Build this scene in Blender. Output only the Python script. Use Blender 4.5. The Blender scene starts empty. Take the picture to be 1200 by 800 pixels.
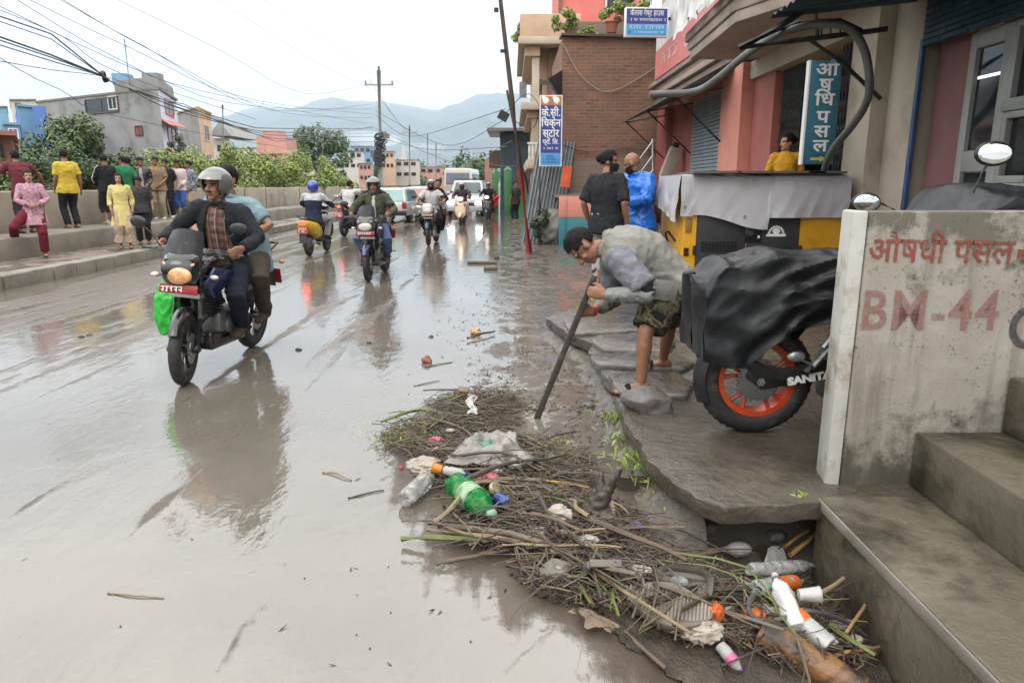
import bpy, bmesh, math, random
from mathutils import Vector, Matrix, noise, Euler
V = Vector
R = math.radians
random.seed(7)
scn = bpy.context.scene
COL = scn.collection

# ------------------------------------------------------------------ camera
FPX, HCAM = 820.0, 1.55
TH = math.atan(184 / FPX)
CT, ST = math.cos(TH), math.sin(TH)
cd = bpy.data.cameras.new('camera')
cam = bpy.data.objects.new('camera', cd)
COL.objects.link(cam)
cam.location = (0, 0, HCAM)
cam.rotation_euler = (math.pi / 2 - TH, 0, 0)
cd.sensor_width = 36
cd.lens = FPX * 36 / 1200
cd.clip_start = 0.05
cd.clip_end = 20000
scn.camera = cam

def ray(u, v):
    return V((u - 600, FPX * CT + ST * (400 - v), -FPX * ST + CT * (400 - v)))
def G(u, v, z=0.0):
    r = ray(u, v); t = (z - HCAM) / r.z
    return V((r.x * t, r.y * t, z))
def A(u, v, Y):
    r = ray(u, v); t = Y / r.y
    return V((r.x * t, Y, HCAM + r.z * t))
def AX(u, v, x):
    r = ray(u, v); t = x / r.x
    return V((x, r.y * t, HCAM + r.z * t))

# ------------------------------------------------------------------ mesh builder
def basis(d):
    d = V(d).normalized()
    a = V((0, 0, 1)) if abs(d.z) < .9 else V((1, 0, 0))
    x = d.cross(a).normalized()
    return x, x.cross(d).normalized(), d

def shell(bm, th):
    """give an open sheet a thickness: plain offset along the vertex normals, closed at the rim"""
    th = abs(th); bm.normal_update(); vs = bm.verts[:]; fs = bm.faces[:]
    rim = [(e.verts[0], e.verts[1]) for e in bm.edges if len(e.link_faces) == 1]
    nv = {v: bm.verts.new(v.co - v.normal * th) for v in vs}
    for f in fs: bm.faces.new([nv[v] for v in reversed(f.verts)]).material_index = f.material_index
    for a, b in rim:
        try: bm.faces.new((a, nv[a], nv[b], b))
        except ValueError: pass
    bmesh.ops.recalc_face_normals(bm, faces=bm.faces)
class MB:
    def __init__(s):
        s.v = []; s.f = []; s.mi = []; s.M = Matrix.Identity(4); s.m = 0
    def add(s, vs, fs):
        o = len(s.v)
        s.v += [s.M @ V(p) for p in vs]
        for f in fs:
            s.f.append([i + o for i in f]); s.mi.append(s.m)
        return s
    def box(s, c, sz, rot=None):
        h = V(sz) / 2
        vs = [V((x * h.x, y * h.y, z * h.z)) for z in (-1, 1) for y in (-1, 1) for x in (-1, 1)]
        if rot is not None:
            m = rot if isinstance(rot, Matrix) else Euler(rot).to_matrix()
            vs = [m @ p for p in vs]
        vs = [p + V(c) for p in vs]
        return s.add(vs, [(0, 2, 3, 1), (4, 5, 7, 6), (0, 1, 5, 4), (2, 6, 7, 3), (0, 4, 6, 2), (1, 3, 7, 5)])
    def loft(s, rings, caps=True, closed=False):
        n = len(rings[0]); vs = [p for r in rings for p in r]; fs = []
        k = len(rings)
        for i in range(k if closed else k - 1):
            a, b = i * n, ((i + 1) % k) * n
            for j in range(n):
                j2 = (j + 1) % n
                fs.append((a + j, a + j2, b + j2, b + j))
        if caps and not closed:
            fs.append(tuple(range(n - 1, -1, -1))); fs.append(tuple((k - 1) * n + j for j in range(n)))
        return s.add(vs, fs)
    def tube(s, pts, r, n=8, caps=True, flat=None):
        pts = [V(p) for p in pts]; k = len(pts)
        rs = list(r) if hasattr(r, '__len__') else [r] * k
        rings = []; px = None
        for i, p in enumerate(pts):
            d = (pts[min(i + 1, k - 1)] - pts[max(i - 1, 0)])
            if d.length < 1e-9: d = V((0, 0, 1))
            x, y, d = basis(d)
            if px is not None:
                x = (px - d * px.dot(d))
                x = x.normalized() if x.length > 1e-6 else basis(d)[0]
                y = d.cross(x)
            px = x
            rings.append([p + (x * math.cos(2 * math.pi * j / n) + y * math.sin(2 * math.pi * j / n)) * rs[i] for j in range(n)])
        return s.loft(rings, caps)
    def limb(s, pts, rs, n=12):
        pts = [V(p) for p in pts]; P = []; Q = []
        d0 = (pts[0] - pts[1]).normalized(); d1 = (pts[-1] - pts[-2]).normalized()
        P += [pts[0] + d0 * rs[0] * .92, pts[0] + d0 * rs[0] * .6]; Q += [rs[0] * .3, rs[0] * .78]
        P += pts; Q += list(rs)
        P += [pts[-1] + d1 * rs[-1] * .6, pts[-1] + d1 * rs[-1] * .92]; Q += [rs[-1] * .78, rs[-1] * .3]
        return s.tube(P, Q, n)
    def ell(s, c, r, rot=None, nu=16, nv=10):
        rings = []
        m = rot if rot is not None else Matrix.Identity(3)
        for i in range(1, nv):
            t = math.pi * i / nv
            rings.append([V(c) + m @ V((r[0] * math.sin(t) * math.cos(2 * math.pi * j / nu), r[1] * math.sin(t) * math.sin(2 * math.pi * j / nu), -r[2] * math.cos(t))) for j in range(nu)])
        o = [p for q in rings for p in q]; n = nu; fs = []
        for i in range(nv - 2):
            for j in range(n):
                fs.append((i * n + j, i * n + (j + 1) % n, (i + 1) * n + (j + 1) % n, (i + 1) * n + j))
        a = len(o); o += [V(c) + m @ V((0, 0, -r[2])), V(c) + m @ V((0, 0, r[2]))]
        for j in range(n):
            fs.append((a, (j + 1) % n, j)); fs.append((a + 1, (nv - 2) * n + j, (nv - 2) * n + (j + 1) % n))
        return s.add(o, fs)
    def torus(s, c, axis, R0, r, n=32, m=10, squash=1.0):
        x, y, d = basis(axis); rings = []
        for i in range(n):
            a = 2 * math.pi * i / n; e = x * math.cos(a) + y * math.sin(a)
            rings.append([V(c) + e * (R0 + r * squash * math.cos(2 * math.pi * j / m)) + d * r * math.sin(2 * math.pi * j / m) for j in range(m)])
        return s.loft(rings, closed=True)
    def lathe(s, c, axis, prof, n=24, caps=True):
        x, y, d = basis(axis)
        return s.loft([[V(c) + d * h + (x * math.cos(2 * math.pi * j / n) + y * math.sin(2 * math.pi * j / n)) * q for j in range(n)] for q, h in prof], caps)
    def prism(s, poly, d):
        d = V(d); n = len(poly)
        vs = [V(p) for p in poly] + [V(p) + d for p in poly]
        fs = [tuple(range(n - 1, -1, -1)), tuple(range(n, 2 * n))] + [(i, (i + 1) % n, n + (i + 1) % n, n + i) for i in range(n)]
        return s.add(vs, fs)
    def grid(s, fn, nu, nv):
        vs = [fn(i / nu, j / nv) for j in range(nv + 1) for i in range(nu + 1)]; w = nu + 1
        return s.add(vs, [(j * w + i, j * w + i + 1, (j + 1) * w + i + 1, (j + 1) * w + i) for j in range(nv) for i in range(nu)])
    def quad(s, a, b, c, d):
        return s.add([a, b, c, d], [(0, 1, 2, 3)])
    def mesh(s, name, mats, smooth=True, bevel=0, solid=0, norm=True, seg=2, auto=40):
        me = bpy.data.meshes.new(name)
        me.from_pydata(s.v, [], s.f)
        ms = mats if isinstance(mats, (list, tuple)) else [mats]
        for m in ms: me.materials.append(m)
        if len(ms) > 1: me.polygons.foreach_set('material_index', s.mi)
        bm = bmesh.new(); bm.from_mesh(me)
        if norm: bmesh.ops.recalc_face_normals(bm, faces=bm.faces)
        if bevel:
            es = [e for e in bm.edges if len(e.link_faces) == 2 and e.calc_face_angle(0) > R(28)]
            bmesh.ops.bevel(bm, geom=es, offset=bevel, segments=seg, profile=.5, affect='EDGES', clamp_overlap=True)
        if solid:
            shell(bm, solid)
        bm.to_mesh(me); bm.free()
        if smooth:
            me.polygons.foreach_set('use_smooth', [True] * len(me.polygons))
            try: me.set_sharp_from_angle(angle=R(auto))
            except Exception: pass
        me.update()
        return me
    def build(s, name, mats, parent=None, **k):
        o = bpy.data.objects.new(name, s.mesh(name, mats, **k)); COL.objects.link(o)
        if parent: o.parent = parent
        return o

def put(name, me, parent=None):
    o = bpy.data.objects.new(name, me); COL.objects.link(o)
    if parent: o.parent = parent
    return o
def tag(o, label=None, cat=None, group=None, kind=None):
    if label: o['label'] = label
    if cat: o['category'] = cat
    if group: o['group'] = group
    if kind: o['kind'] = kind
    return o
def thing(name, label, cat, loc=(0, 0, 0), rz=0, group=None, rot=None):
    o = bpy.data.objects.new(name, None); COL.objects.link(o)
    o.empty_display_size = .1
    o.location = loc; o.rotation_euler = rot if rot else (0, 0, rz)
    return tag(o, label, cat, group)
def struct(o): o['kind'] = 'structure'; return o
def smooth01(a, b, x):
    t = max(0, min(1, (x - a) / (b - a))); return t * t * (3 - 2 * t)
def nz(x, y=0, z=0): return noise.noise(V((x, y, z)))
def catmull(P, k=6):
    P = [V(p) for p in P]; out = []
    for i in range(len(P) - 1):
        a, b, c, d = P[max(i - 1, 0)], P[i], P[i + 1], P[min(i + 2, len(P) - 1)]
        for j in range(k):
            t = j / k
            out.append(.5 * (2 * b + (c - a) * t + (2 * a - 5 * b + 4 * c - d) * t * t + (3 * b - a - 3 * c + d) * t ** 3))
    return out + [P[-1]]

# ------------------------------------------------------------------ materials
MATS = {}
def nodes(name):
    m = bpy.data.materials.new(name); m.use_nodes = True
    nt = m.node_tree
    return m, nt, nt.nodes['Principled BSDF']
def N(nt, t, **k):
    n = nt.nodes.new(t)
    for a, b in k.items(): setattr(n, a, b)
    return n
def col4(c): return (c[0], c[1], c[2], 1)
def mix(nt, fac, a, b, mode='MIX'):
    n = N(nt, 'ShaderNodeMix', data_type='RGBA', blend_type=mode)
    for sock, val in ((n.inputs[0], fac), (n.inputs[6], a), (n.inputs[7], b)):
        if hasattr(val, 'is_output'): nt.links.new(val, sock)
        elif isinstance(val, (tuple, list)): sock.default_value = col4(val)
        else: sock.default_value = val
    return n.outputs[2]
def tnoise(nt, scale, detail=4, rough=.55, vec=None, dist=0):
    n = N(nt, 'ShaderNodeTexNoise'); n.inputs['Scale'].default_value = scale
    n.inputs['Detail'].default_value = detail; n.inputs['Roughness'].default_value = rough
    n.inputs['Distortion'].default_value = dist
    if vec is not None: nt.links.new(vec, n.inputs['Vector'])
    return n.outputs['Fac']
def tramp(nt, fac, stops, interp='LINEAR'):
    n = N(nt, 'ShaderNodeValToRGB'); nt.links.new(fac, n.inputs[0])
    e = n.color_ramp.elements; n.color_ramp.interpolation = interp
    while len(e) < len(stops): e.new(.5)
    for i, (p, c) in enumerate(stops):
        e[i].position = p; e[i].color = col4(c) if not isinstance(c, (int, float)) else (c, c, c, 1)
    return n.outputs[0]
def tco(nt, kind='Object', scale=None, rot=None):
    t = N(nt, 'ShaderNodeTexCoord').outputs[kind]
    if scale or rot:
        mp = N(nt, 'ShaderNodeMapping')
        if scale: mp.inputs['Scale'].default_value = scale
        if rot: mp.inputs['Rotation'].default_value = rot
        nt.links.new(t, mp.inputs[0]); t = mp.outputs[0]
    return t
def mth(nt, op, a, b=0.0, clamp=False):
    n = N(nt, 'ShaderNodeMath', operation=op, use_clamp=clamp)
    for s, val in ((n.inputs[0], a), (n.inputs[1], b)):
        if hasattr(val, 'is_output'): nt.links.new(val, s)
        else: s.default_value = val
    return n.outputs[0]
def bumpn(nt, bs, h, st, dist=.02, name='Normal'):
    b = N(nt, 'ShaderNodeBump'); b.inputs['Strength'].default_value = st; b.inputs['Distance'].default_value = dist
    nt.links.new(h, b.inputs['Height']); nt.links.new(b.outputs[0], bs.inputs[name])
def M(name, c, rough=.7, var=.22, sc=5, bump=.25, bsc=40, metal=0, dirt=None, spec=.5, coat=0, rvar=.12, bdist=.01):
    """plain material: uneven colour, uneven gloss, fine bump, and blotches of dirt (colour, amount, scale)"""
    if name in MATS: return MATS[name]
    m, nt, bs = nodes(name)
    co = tco(nt)
    f = tnoise(nt, sc, 5, .6, co)
    a = [x * (1 - var) for x in c]; b = [min(1, x * (1 + var)) for x in c]
    out = mix(nt, tramp(nt, f, [(.3, 0), (.7, 1)]), a, b)
    if dirt:
        d = tnoise(nt, dirt[2], 7, .68, co, .3)
        k = .62 - .3 * dirt[1]
        out = mix(nt, tramp(nt, d, [(k, 0), (k + .16, min(1, .5 + dirt[1]))]), out, dirt[0])
    nt.links.new(out, bs.inputs['Base Color'])
    g = tnoise(nt, sc * 2.3, 3, .6, co)
    nt.links.new(tramp(nt, g, [(.3, max(.02, rough - rvar)), (.7, min(1, rough + rvar))]), bs.inputs['Roughness'])
    bs.inputs['Metallic'].default_value = metal
    bs.inputs['Specular IOR Level'].default_value = spec
    if coat: bs.inputs['Coat Weight'].default_value = coat; bs.inputs['Coat Roughness'].default_value = .08
    if bump: bumpn(nt, bs, tnoise(nt, bsc, 5, .6, co), bump, bdist)
    MATS[name] = m
    return m
def glass_dark(name='dark_window_glass', c=(.012, .014, .016), rough=.06):
    return M(name, c, rough, .3, 2, .0, rvar=.03, spec=.6)
def lamp(name, c, st):
    if name in MATS: return MATS[name]
    m, nt, bs = nodes(name)
    bs.inputs['Base Color'].default_value = col4(c); bs.inputs['Roughness'].default_value = .15
    bs.inputs['Emission Color'].default_value = col4(c); bs.inputs['Emission Strength'].default_value = st
    MATS[name] = m; return m
def clear(name, c, rough=.1, tr=.85):
    if name in MATS: return MATS[name]
    m, nt, bs = nodes(name)
    co = tco(nt)
    d = tnoise(nt, 25, 5, .6, co)
    nt.links.new(mix(nt, tramp(nt, d, [(.5, 0), (.75, .6)]), c, (.35, .3, .24)), bs.inputs['Base Color'])
    nt.links.new(tramp(nt, d, [(.45, tr), (.75, tr * .4)]), bs.inputs['Transmission Weight'])
    bs.inputs['Roughness'].default_value = rough; bs.inputs['IOR'].default_value = 1.15
    bumpn(nt, bs, tnoise(nt, 30, 3, .5, co), .3, .01)
    MATS[name] = m; return m
def cloth(name, c, kind=None, c2=(0, 0, 0), sc=1.0, rough=.85, var=.18, bump=.5):
    """woven clothes: weave bump + soft folds; kind: plaid, stripe, camo, blotch"""
    if name in MATS: return MATS[name]
    m, nt, bs = nodes(name)
    co = tco(nt)
    f = tnoise(nt, 7, 4, .6, co)
    out = mix(nt, tramp(nt, f, [(.3, 0), (.7, 1)]), [x * (1 - var) for x in c], [min(1, x * (1 + var)) for x in c])
    if kind in ('plaid', 'stripe', 'hstripe'):
        sep = N(nt, 'ShaderNodeSeparateXYZ'); nt.links.new(co, sep.inputs[0])
        def band(ax, freq, th):
            s = mth(nt, 'FRACT', mth(nt, 'MULTIPLY', sep.outputs[ax], freq))
            return mth(nt, 'LESS_THAN', s, th)
        if kind == 'plaid':
            out = mix(nt, mth(nt, 'MULTIPLY', band(0, 14 * sc, .45), .65), out, c2)
            out = mix(nt, mth(nt, 'MULTIPLY', band(2, 14 * sc, .45), .65), out, c2)
            out = mix(nt, mth(nt, 'MULTIPLY', band(0, 14 * sc, .08), .7), out, (.5, .42, .34))
        elif kind == 'stripe':
            out = mix(nt, band(0, 40 * sc, .22), out, c2)
        else:
            out = mix(nt, band(2, 14 * sc, .3), out, c2)
    if kind == 'camo':
        g = tnoise(nt, 14 * sc, 2, .5, co, .5)
        out = tramp(nt, g, [(0, (.012, .014, .012)), (.42, (.05, .055, .03)), (.5, (.16, .13, .075)), (.57, (.035, .025, .015)), (.63, (.085, .09, .05))], 'CONSTANT')
    if kind == 'blotch':
        g = tnoise(nt, 18 * sc, 3, .5, co, .4)
        out = mix(nt, tramp(nt, g, [(.5, 0), (.54, 1)]), out, c2)
    nt.links.new(out, bs.inputs['Base Color'])
    bs.inputs['Roughness'].default_value = rough
    bs.inputs['Specular IOR Level'].default_value = .25
    h = mix(nt, .3, tnoise(nt, 20, 4, .62, co, 1.2), tnoise(nt, 400, 2, .5, co))
    bumpn(nt, bs, h, bump * 1.6, .02)
    MATS[name] = m; return m
def skinm(name, c):
    if name in MATS: return MATS[name]
    m, nt, bs = nodes(name)
    co = tco(nt)
    f = tnoise(nt, 18, 4, .6, co)
    nt.links.new(mix(nt, tramp(nt, f, [(.3, 0), (.7, 1)]), [x * .8 for x in c], [x * 1.15 for x in c]), bs.inputs['Base Color'])
    bs.inputs['Roughness'].default_value = .5
    bs.inputs['Subsurface Weight'].default_value = 0
    bumpn(nt, bs, tnoise(nt, 120, 3, .5, co), .2, .004)
    MATS[name] = m; return m

SK1 = skinm('brown_skin', (.24, .115, .065)); SK2 = skinm('deep_brown_skin', (.17, .082, .048)); SK3 = skinm('light_brown_skin', (.34, .18, .11))
HAIR = M('black_hair', (.006, .005, .005), .62, .4, 60, .8, 150, spec=.18)
EYEW = M('eye_white', (.22, .19, .165), .3, .05, 5, 0); EYED = M('eye_dark', (.01, .008, .006), .2, .05, 5, 0); LIP = M('lips', (.22, .075, .06), .45, .1, 30, 0)
RUB = M('tyre_rubber', (.018, .017, .016), .62, .3, 30, .4, 90, dirt=((.13, .105, .08), .25, 9))
BLK = M('black_plastic', (.014, .014, .015), .42, .25, 12, .15, 80, dirt=((.09, .075, .06), .12, 6))
GLOSS = M('glossy_black_paint', (.009, .009, .010), .18, .2, 5, .04, 60, coat=.5, dirt=((.1, .085, .065), .06, 7))
STEEL = M('steel', (.42, .42, .41), .32, .15, 20, .1, 70, metal=.9)
ALU = M('grey_engine_metal', (.16, .16, .16), .45, .25, 20, .3, 60, metal=.6, dirt=((.1, .08, .06), .2, 12))
CHROME = M('mirror_glass', (.75, .77, .78), .04, .03, 3, 0, metal=1, rvar=.01)
WHITE = M('white_paint', (.72, .72, .70), .4, .06, 4, .1, 30, dirt=((.32, .28, .22), .08, 5))
PLATE = M('red_number_plate', (.24, .010, .012), .4, .12, 20, .1)
LETW = M('white_lettering', (.78, .78, .76), .5, .05, 8, 0)

# ------------------------------------------------------------------ text as mesh
def text(s, size, mat, parent=None, loc=(0, 0, 0), rot=(math.pi / 2, 0, 0), name='lettering', ext=.002, off=0, align='CENTER', sx=1.0, space=1.0):
    c = bpy.data.curves.new(name, 'FONT'); c.body = s; c.size = size; c.extrude = ext; c.offset = off
    c.align_x = align; c.align_y = 'CENTER'; c.resolution_u = 3; c.space_character = space
    t = bpy.data.objects.new(name, c); COL.objects.link(t)
    dg = bpy.context.evaluated_depsgraph_get(); dg.update()
    me = bpy.data.meshes.new_from_object(t.evaluated_get(dg))
    bpy.data.objects.remove(t); bpy.data.curves.remove(c)
    me.materials.clear(); me.materials.append(mat)
    if sx != 1: me.transform(Matrix.Diagonal((sx, 1, 1, 1)))
    o = bpy.data.objects.new(name, me); COL.objects.link(o)
    o.location = loc; o.rotation_euler = rot
    if parent: o.parent = parent
    return o

def remesh(mb, voxel, it=3, wrinkle=0, wsc=9, seed=0, stretch=(1, 1, 1)):
    """closed shells melted into one continuous surface"""
    me = mb.mesh('tmp', [BLK], smooth=False, norm=True)
    o = bpy.data.objects.new('tmp', me); COL.objects.link(o)
    md = o.modifiers.new('r', 'REMESH'); md.mode = 'VOXEL'; md.voxel_size = voxel; md.use_smooth_shade = True
    if it:
        sm = o.modifiers.new('s', 'SMOOTH'); sm.iterations = it; sm.factor = .5
    dg = bpy.context.evaluated_depsgraph_get(); dg.update()
    out = bpy.data.meshes.new_from_object(o.evaluated_get(dg))
    bpy.data.objects.remove(o); bpy.data.meshes.remove(me)
    if wrinkle:
        k = []
        for v in out.vertices:
            p = V((v.co.x * stretch[0], v.co.y * stretch[1], v.co.z * stretch[2])) * wsc + V((seed * 3.1, seed, 0))
            n = 1 - 2 * abs(noise.noise(p + V((noise.noise(p * .6), noise.noise(p * .6 + V((5, 5, 5))), 0)) * .9))
            n2 = noise.noise(p * 2.3)
            k.append(v.co + v.normal * wrinkle * (n * .8 + n2 * .55 + .3 * noise.noise(p * 4.3)))
        for v, c in zip(out.vertices, k): v.co = c
    out.materials.clear()
    return out

# ------------------------------------------------------------------ world and light
w = bpy.data.worlds.new('World'); scn.world = w; w.use_nodes = True
nt = w.node_tree; bg = nt.nodes['Background']
sky = N(nt, 'ShaderNodeTexSky', sky_type='NISHITA'); sky.sun_disc = False
SUN_EL, SUN_AZ = R(52), R(200)
sky.sun_elevation = SUN_EL; sky.sun_rotation = SUN_AZ
gco = N(nt, 'ShaderNodeTexCoord').outputs['Generated']
sp = N(nt, 'ShaderNodeSeparateXYZ'); nt.links.new(gco, sp.inputs[0])
# overcast cloud deck: three times brighter overhead than at the horizon, broken by soft cloud
deck = tramp(nt, sp.outputs[2], [(0.0, (8.2, 8.35, 8.6)), (.10, (8.8, 8.9, 9.05)), (.30, (17.5, 17.3, 16.9)), (.62, (31, 30.4, 29.4))])
mp = N(nt, 'ShaderNodeMapping'); mp.inputs['Scale'].default_value = (1.2, 1.2, 5); nt.links.new(gco, mp.inputs[0])
cl = tnoise(nt, 2.2, 7, .6, mp.outputs[0], .4)
deck = mix(nt, 1, deck, tramp(nt, cl, [(.36, (.84, .865, .895)), (.58, (1.12, 1.11, 1.10))]), 'MULTIPLY')
nt.links.new(mix(nt, .9, sky.outputs[0], deck), bg.inputs[0])
bg.inputs[1].default_value = .13
sd = bpy.data.lights.new('sun', 'SUN'); sd.energy = .9; sd.angle = R(25); sd.color = (1, .96, .9)
so = bpy.data.objects.new('sun', sd); COL.objects.link(so)
so.rotation_euler = (math.pi / 2 - SUN_EL, 0, R(-20))
scn.view_settings.view_transform = 'Standard'; scn.view_settings.look = 'None'
scn.view_settings.exposure = -.08; scn.view_settings.gamma = 1
cy = scn.cycles
cy.use_denoising = True
cy.max_bounces = 6; cy.diffuse_bounces = 2; cy.glossy_bounces = 3; cy.transmission_bounces = 5; cy.volume_bounces = 1; cy.transparent_max_bounces = 6
cy.caustics_reflective = False; cy.caustics_refractive = False
cy.sample_clamp_indirect = 6
HAZE_D = 0.00023
# ================================================================== THE SETTING
KX = -7.6          # kerb face
SWZ, LEDX, LEDZ, WALX, WALZ = .22, -9.2, .59, -10.4, 1.41
PAVZ = .18

def wet_mud(name, dry, wet, film, stretch, thr, seed=0):
    """silt under a thin film of water: smooth where the film stands, rough and dull where ridges rise out of it"""
    m, nt, bs = nodes(name)
    co = tco(nt)
    mp = N(nt, 'ShaderNodeMapping'); mp.inputs['Scale'].default_value = stretch; mp.inputs['Location'].default_value = (seed, seed * 2, 0); nt.links.new(co, mp.inputs[0])
    return m, nt, bs, co, mp.outputs[0]

# --- road: film of water by a vertex attribute "mud" (height of silt above the water level)
pave_px = [(640, 372), (668, 392), (694, 402), (690, 414), (706, 424), (704, 436), (716, 446), (722, 462), (728, 482), (738, 502), (752, 524), (768, 545), (790, 565), (815, 582), (850, 594), (905, 592), (955, 588)]
PAVE_EDGE = [G(u, v, PAVZ) for u, v in pave_px]
def edge_x(y):
    """x of the pavement edge at y"""
    P = PAVE_EDGE
    if y >= P[0].y: return P[0].x + (y - P[0].y) * .0 + .05
    for a, b in zip(P, P[1:]):
        if b.y <= y <= a.y:
            t = (y - b.y) / max(1e-6, a.y - b.y); return b.x + (a.x - b.x) * t
    return P[-1].x
def dip(x, y):
    return -.26 * smooth01(.25, .95, x) * (1 - smooth01(2.9, 3.5, y))
def heap(x, y):
    h = 0
    for cx, cy, sx, sy, a in HEAPS:
        h += a * math.exp(-((x - cx) / sx) ** 2 - ((y - cy) / sy) ** 2)
    return h
HEAPS = []
for u, v, sx, sy, a in ((545, 515, .5, .45, .10), (600, 570, .5, .35, .10), (660, 620, .45, .35, .10), (760, 680, .5, .35, .12), (900, 690, .45, .3, .16), (960, 760, .4, .3, .14), (540, 480, .25, .3, .08)):
    g = G(u, v); HEAPS.append((g.x, g.y, sx, sy, a))
def mud_h(x, y):
    """silt height over the water level (m): mostly under water"""
    n = nz(x * .9, y * .12, 3) * .5 + nz(x * 2.6, y * .16, 7) * .42 + nz(x * 7, y * .4, 11) * .26 + nz(x * 16, y * 5, 2) * .1
    left = smooth01(-2.6, -5.5, x) if False else smooth01(2.6, 5.5, -x)
    near = smooth01(7, 4, y) if False else 1 - smooth01(4, 7, y)
    sh_n = .75 * (1 - smooth01(2.5, 3.8, y)); right = smooth01(-.9 + sh_n, .2 + sh_n, x)
    far = smooth01(14, 26, y)
    bias = -.34 + .33 * left + .06 * far - .06 * near * (1 - right)
    h = (n + bias) * .022
    for k, (x0, a) in enumerate(TRACKS):
        d = (x - x0 - .25 * nz(y * .09, k * 3.1)) / .055
        if abs(d) < 3: h += .022 * math.exp(-d * d) * max(0, nz(y * .45, k * 2.2) + a + .5 * nz(x * 9, y * 3, k))
    ch = nz(x * 3.2, y * 3.2, 5) * .5 + nz(x * 9, y * 9, 9) * .35 + nz(x * 24, y * 24, 4) * .25
    h2 = (ch - .02) * .030
    h = h * (1 - right) + h2 * right
    h += heap(x, y) * .22
    return h
TRACKS = [(-6.9, .3), (-6.45, .1), (-6.0, .25), (-5.6, 0), (-5.1, .2), (-4.6, -.05), (-4.1, .1), (-3.5, -.1), (-2.9, 0), (-2.42, .35), (-2.2, -.05), (-1.7, .1), (-1.25, -.05), (-.9, .1)]
def axis_steps(a, b, s0, grow):
    out = [a]; s = s0
    while out[-1] < b: out.append(out[-1] + s); s *= grow
    return out
ys = axis_steps(.6, 120, .03, 1.0045)
xs = [KX - .02 + i * .045 for i in range(int((1.75 - KX) / .045) + 1)]
road = MB(); att = []
vs = []
for y in ys:
    for x in xs:
        h = mud_h(x, y)
        att.append(max(0, min(1, .5 + h * 40)))
        z = max(h, 0) + dip(x, y) + max(0, -h) * .0
        fade = 1 - smooth01(25, 60, y)
        vs.append((x, y, z * fade))
wn = len(xs); fs = []
for j in range(len(ys) - 1):
    for i in range(wn - 1):
        a = j * wn + i; fs.append((a, a + 1, a + wn + 1, a + wn))
me = bpy.data.meshes.new('road'); me.from_pydata(vs, [], fs)
at = me.attributes.new('mud', 'FLOAT', 'POINT'); at.data.foreach_set('value', att)
me.polygons.foreach_set('use_smooth', [True] * len(me.polygons))
ROADO = struct(put('road', me))
m, nt, bs = nodes('wet_road_silt')
co = tco(nt)
an = N(nt, 'ShaderNodeAttribute', attribute_name='mud').outputs['Fac']
fine = tnoise(nt, 14, 6, .65, co)
mp = tco(nt, 'Object', (3.4, .32, 1)); streak = tnoise(nt, 2.0, 8, .68, mp, .35)
k = mth(nt, 'ADD', an, mth(nt, 'MULTIPLY', mth(nt, 'SUBTRACT', fine, .5), .35))
k = mth(nt, 'ADD', k, mth(nt, 'MULTIPLY', mth(nt, 'SUBTRACT', streak, .5), .85))
mask = tramp(nt, k, [(.48, 0), (.53, .55), (.62, 1)])
big = tnoise(nt, .35, 4, .6, co)
silt = mix(nt, tramp(nt, big, [(.35, 0), (.65, 1)]), (.085, .067, .049), (.120, .098, .075))
silt = mix(nt, tramp(nt, fine, [(.3, .0), (.75, .6)]), silt, (.060, .046, .034))
water = mix(nt, tramp(nt, big, [(.35, 0), (.65, 1)]), (.108, .094, .075), (.158, .141, .118))
silt = mix(nt, .35, silt, (.05, .036, .024))
nt.links.new(mix(nt, mask, water, silt), bs.inputs['Base Color'])
nt.links.new(tramp(nt, k, [(.40, .045), (.52, .12), (.62, .45)]), bs.inputs['Roughness'])
bs.inputs['IOR'].default_value = 1.95
nt.links.new(tramp(nt, k, [(.50, .5), (.60, .16)]), bs.inputs['Specular IOR Level'])
wv = tnoise(nt, 5, 3, .5, tco(nt, 'Object', (1.6, .7, 1)), .2)
rip = tnoise(nt, 26, 3, .55, co)
mid = tnoise(nt, 11, 4, .6, tco(nt, 'Object', (1.3, .8, 1)), .6)
hh = mth(nt, 'ADD', mth(nt, 'MULTIPLY', wv, .5), mth(nt, 'ADD', mth(nt, 'MULTIPLY', mid, .16), mth(nt, 'MULTIPLY', rip, .07)))
hh = mth(nt, 'ADD', hh, mth(nt, 'MULTIPLY', mth(nt, 'MULTIPLY', mask, tnoise(nt, 60, 5, .65, co)), .55))
bumpn(nt, bs, hh, .17, .05)
me.materials.append(m)
MUDM = m

# --- ground to the horizon
gm = M('far_ground', (.10, .10, .06), .95, .4, .02, .2, 3, dirt=((.06, .09, .03), .4, .05))
g = MB(); g.quad((-9000, -400, -.32), (9000, -400, -.32), (9000, 9000, -.32), (-9000, 9000, -.32))
struct(g.build('ground', gm))

# --- left kerb, sidewalk
CON = M('weathered_concrete', (.185, .165, .135), .75, .25, 1.6, .35, 30, dirt=((.09, .085, .06), .30, 2.2))
CONWET = M('wet_concrete', (.13, .115, .092), .38, .28, 1.8, .3, 26, dirt=((.085, .07, .05), .35, 1.7), rvar=.2)
kb = MB(); y = 2.0; i = 0
while y < 90:
    L = .6 if y < 40 else 1.8
    o = nz(y * 3.3) * .02
    kb.box((KX - .15 + o, y + L / 2, SWZ / 2 - .06 + nz(y * 2.1, 5) * .012), (.3, L - .025, SWZ + .12), (0, nz(y, 9) * .03, nz(y, 3) * .02))
    y += L
struct(kb.build('kerb', CON, bevel=.02))
sw = MB()
def swf(a, b):
    x = KX - .28 + (LEDX - KX + .2) * a; yy = 1 + 95 * b
    return (x, yy, SWZ - .03 + nz(x * 2, yy * 1.3) * .02)
sw.grid(swf, 14, 400)
m2, nt, bs = nodes('muddy_sidewalk')
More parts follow.
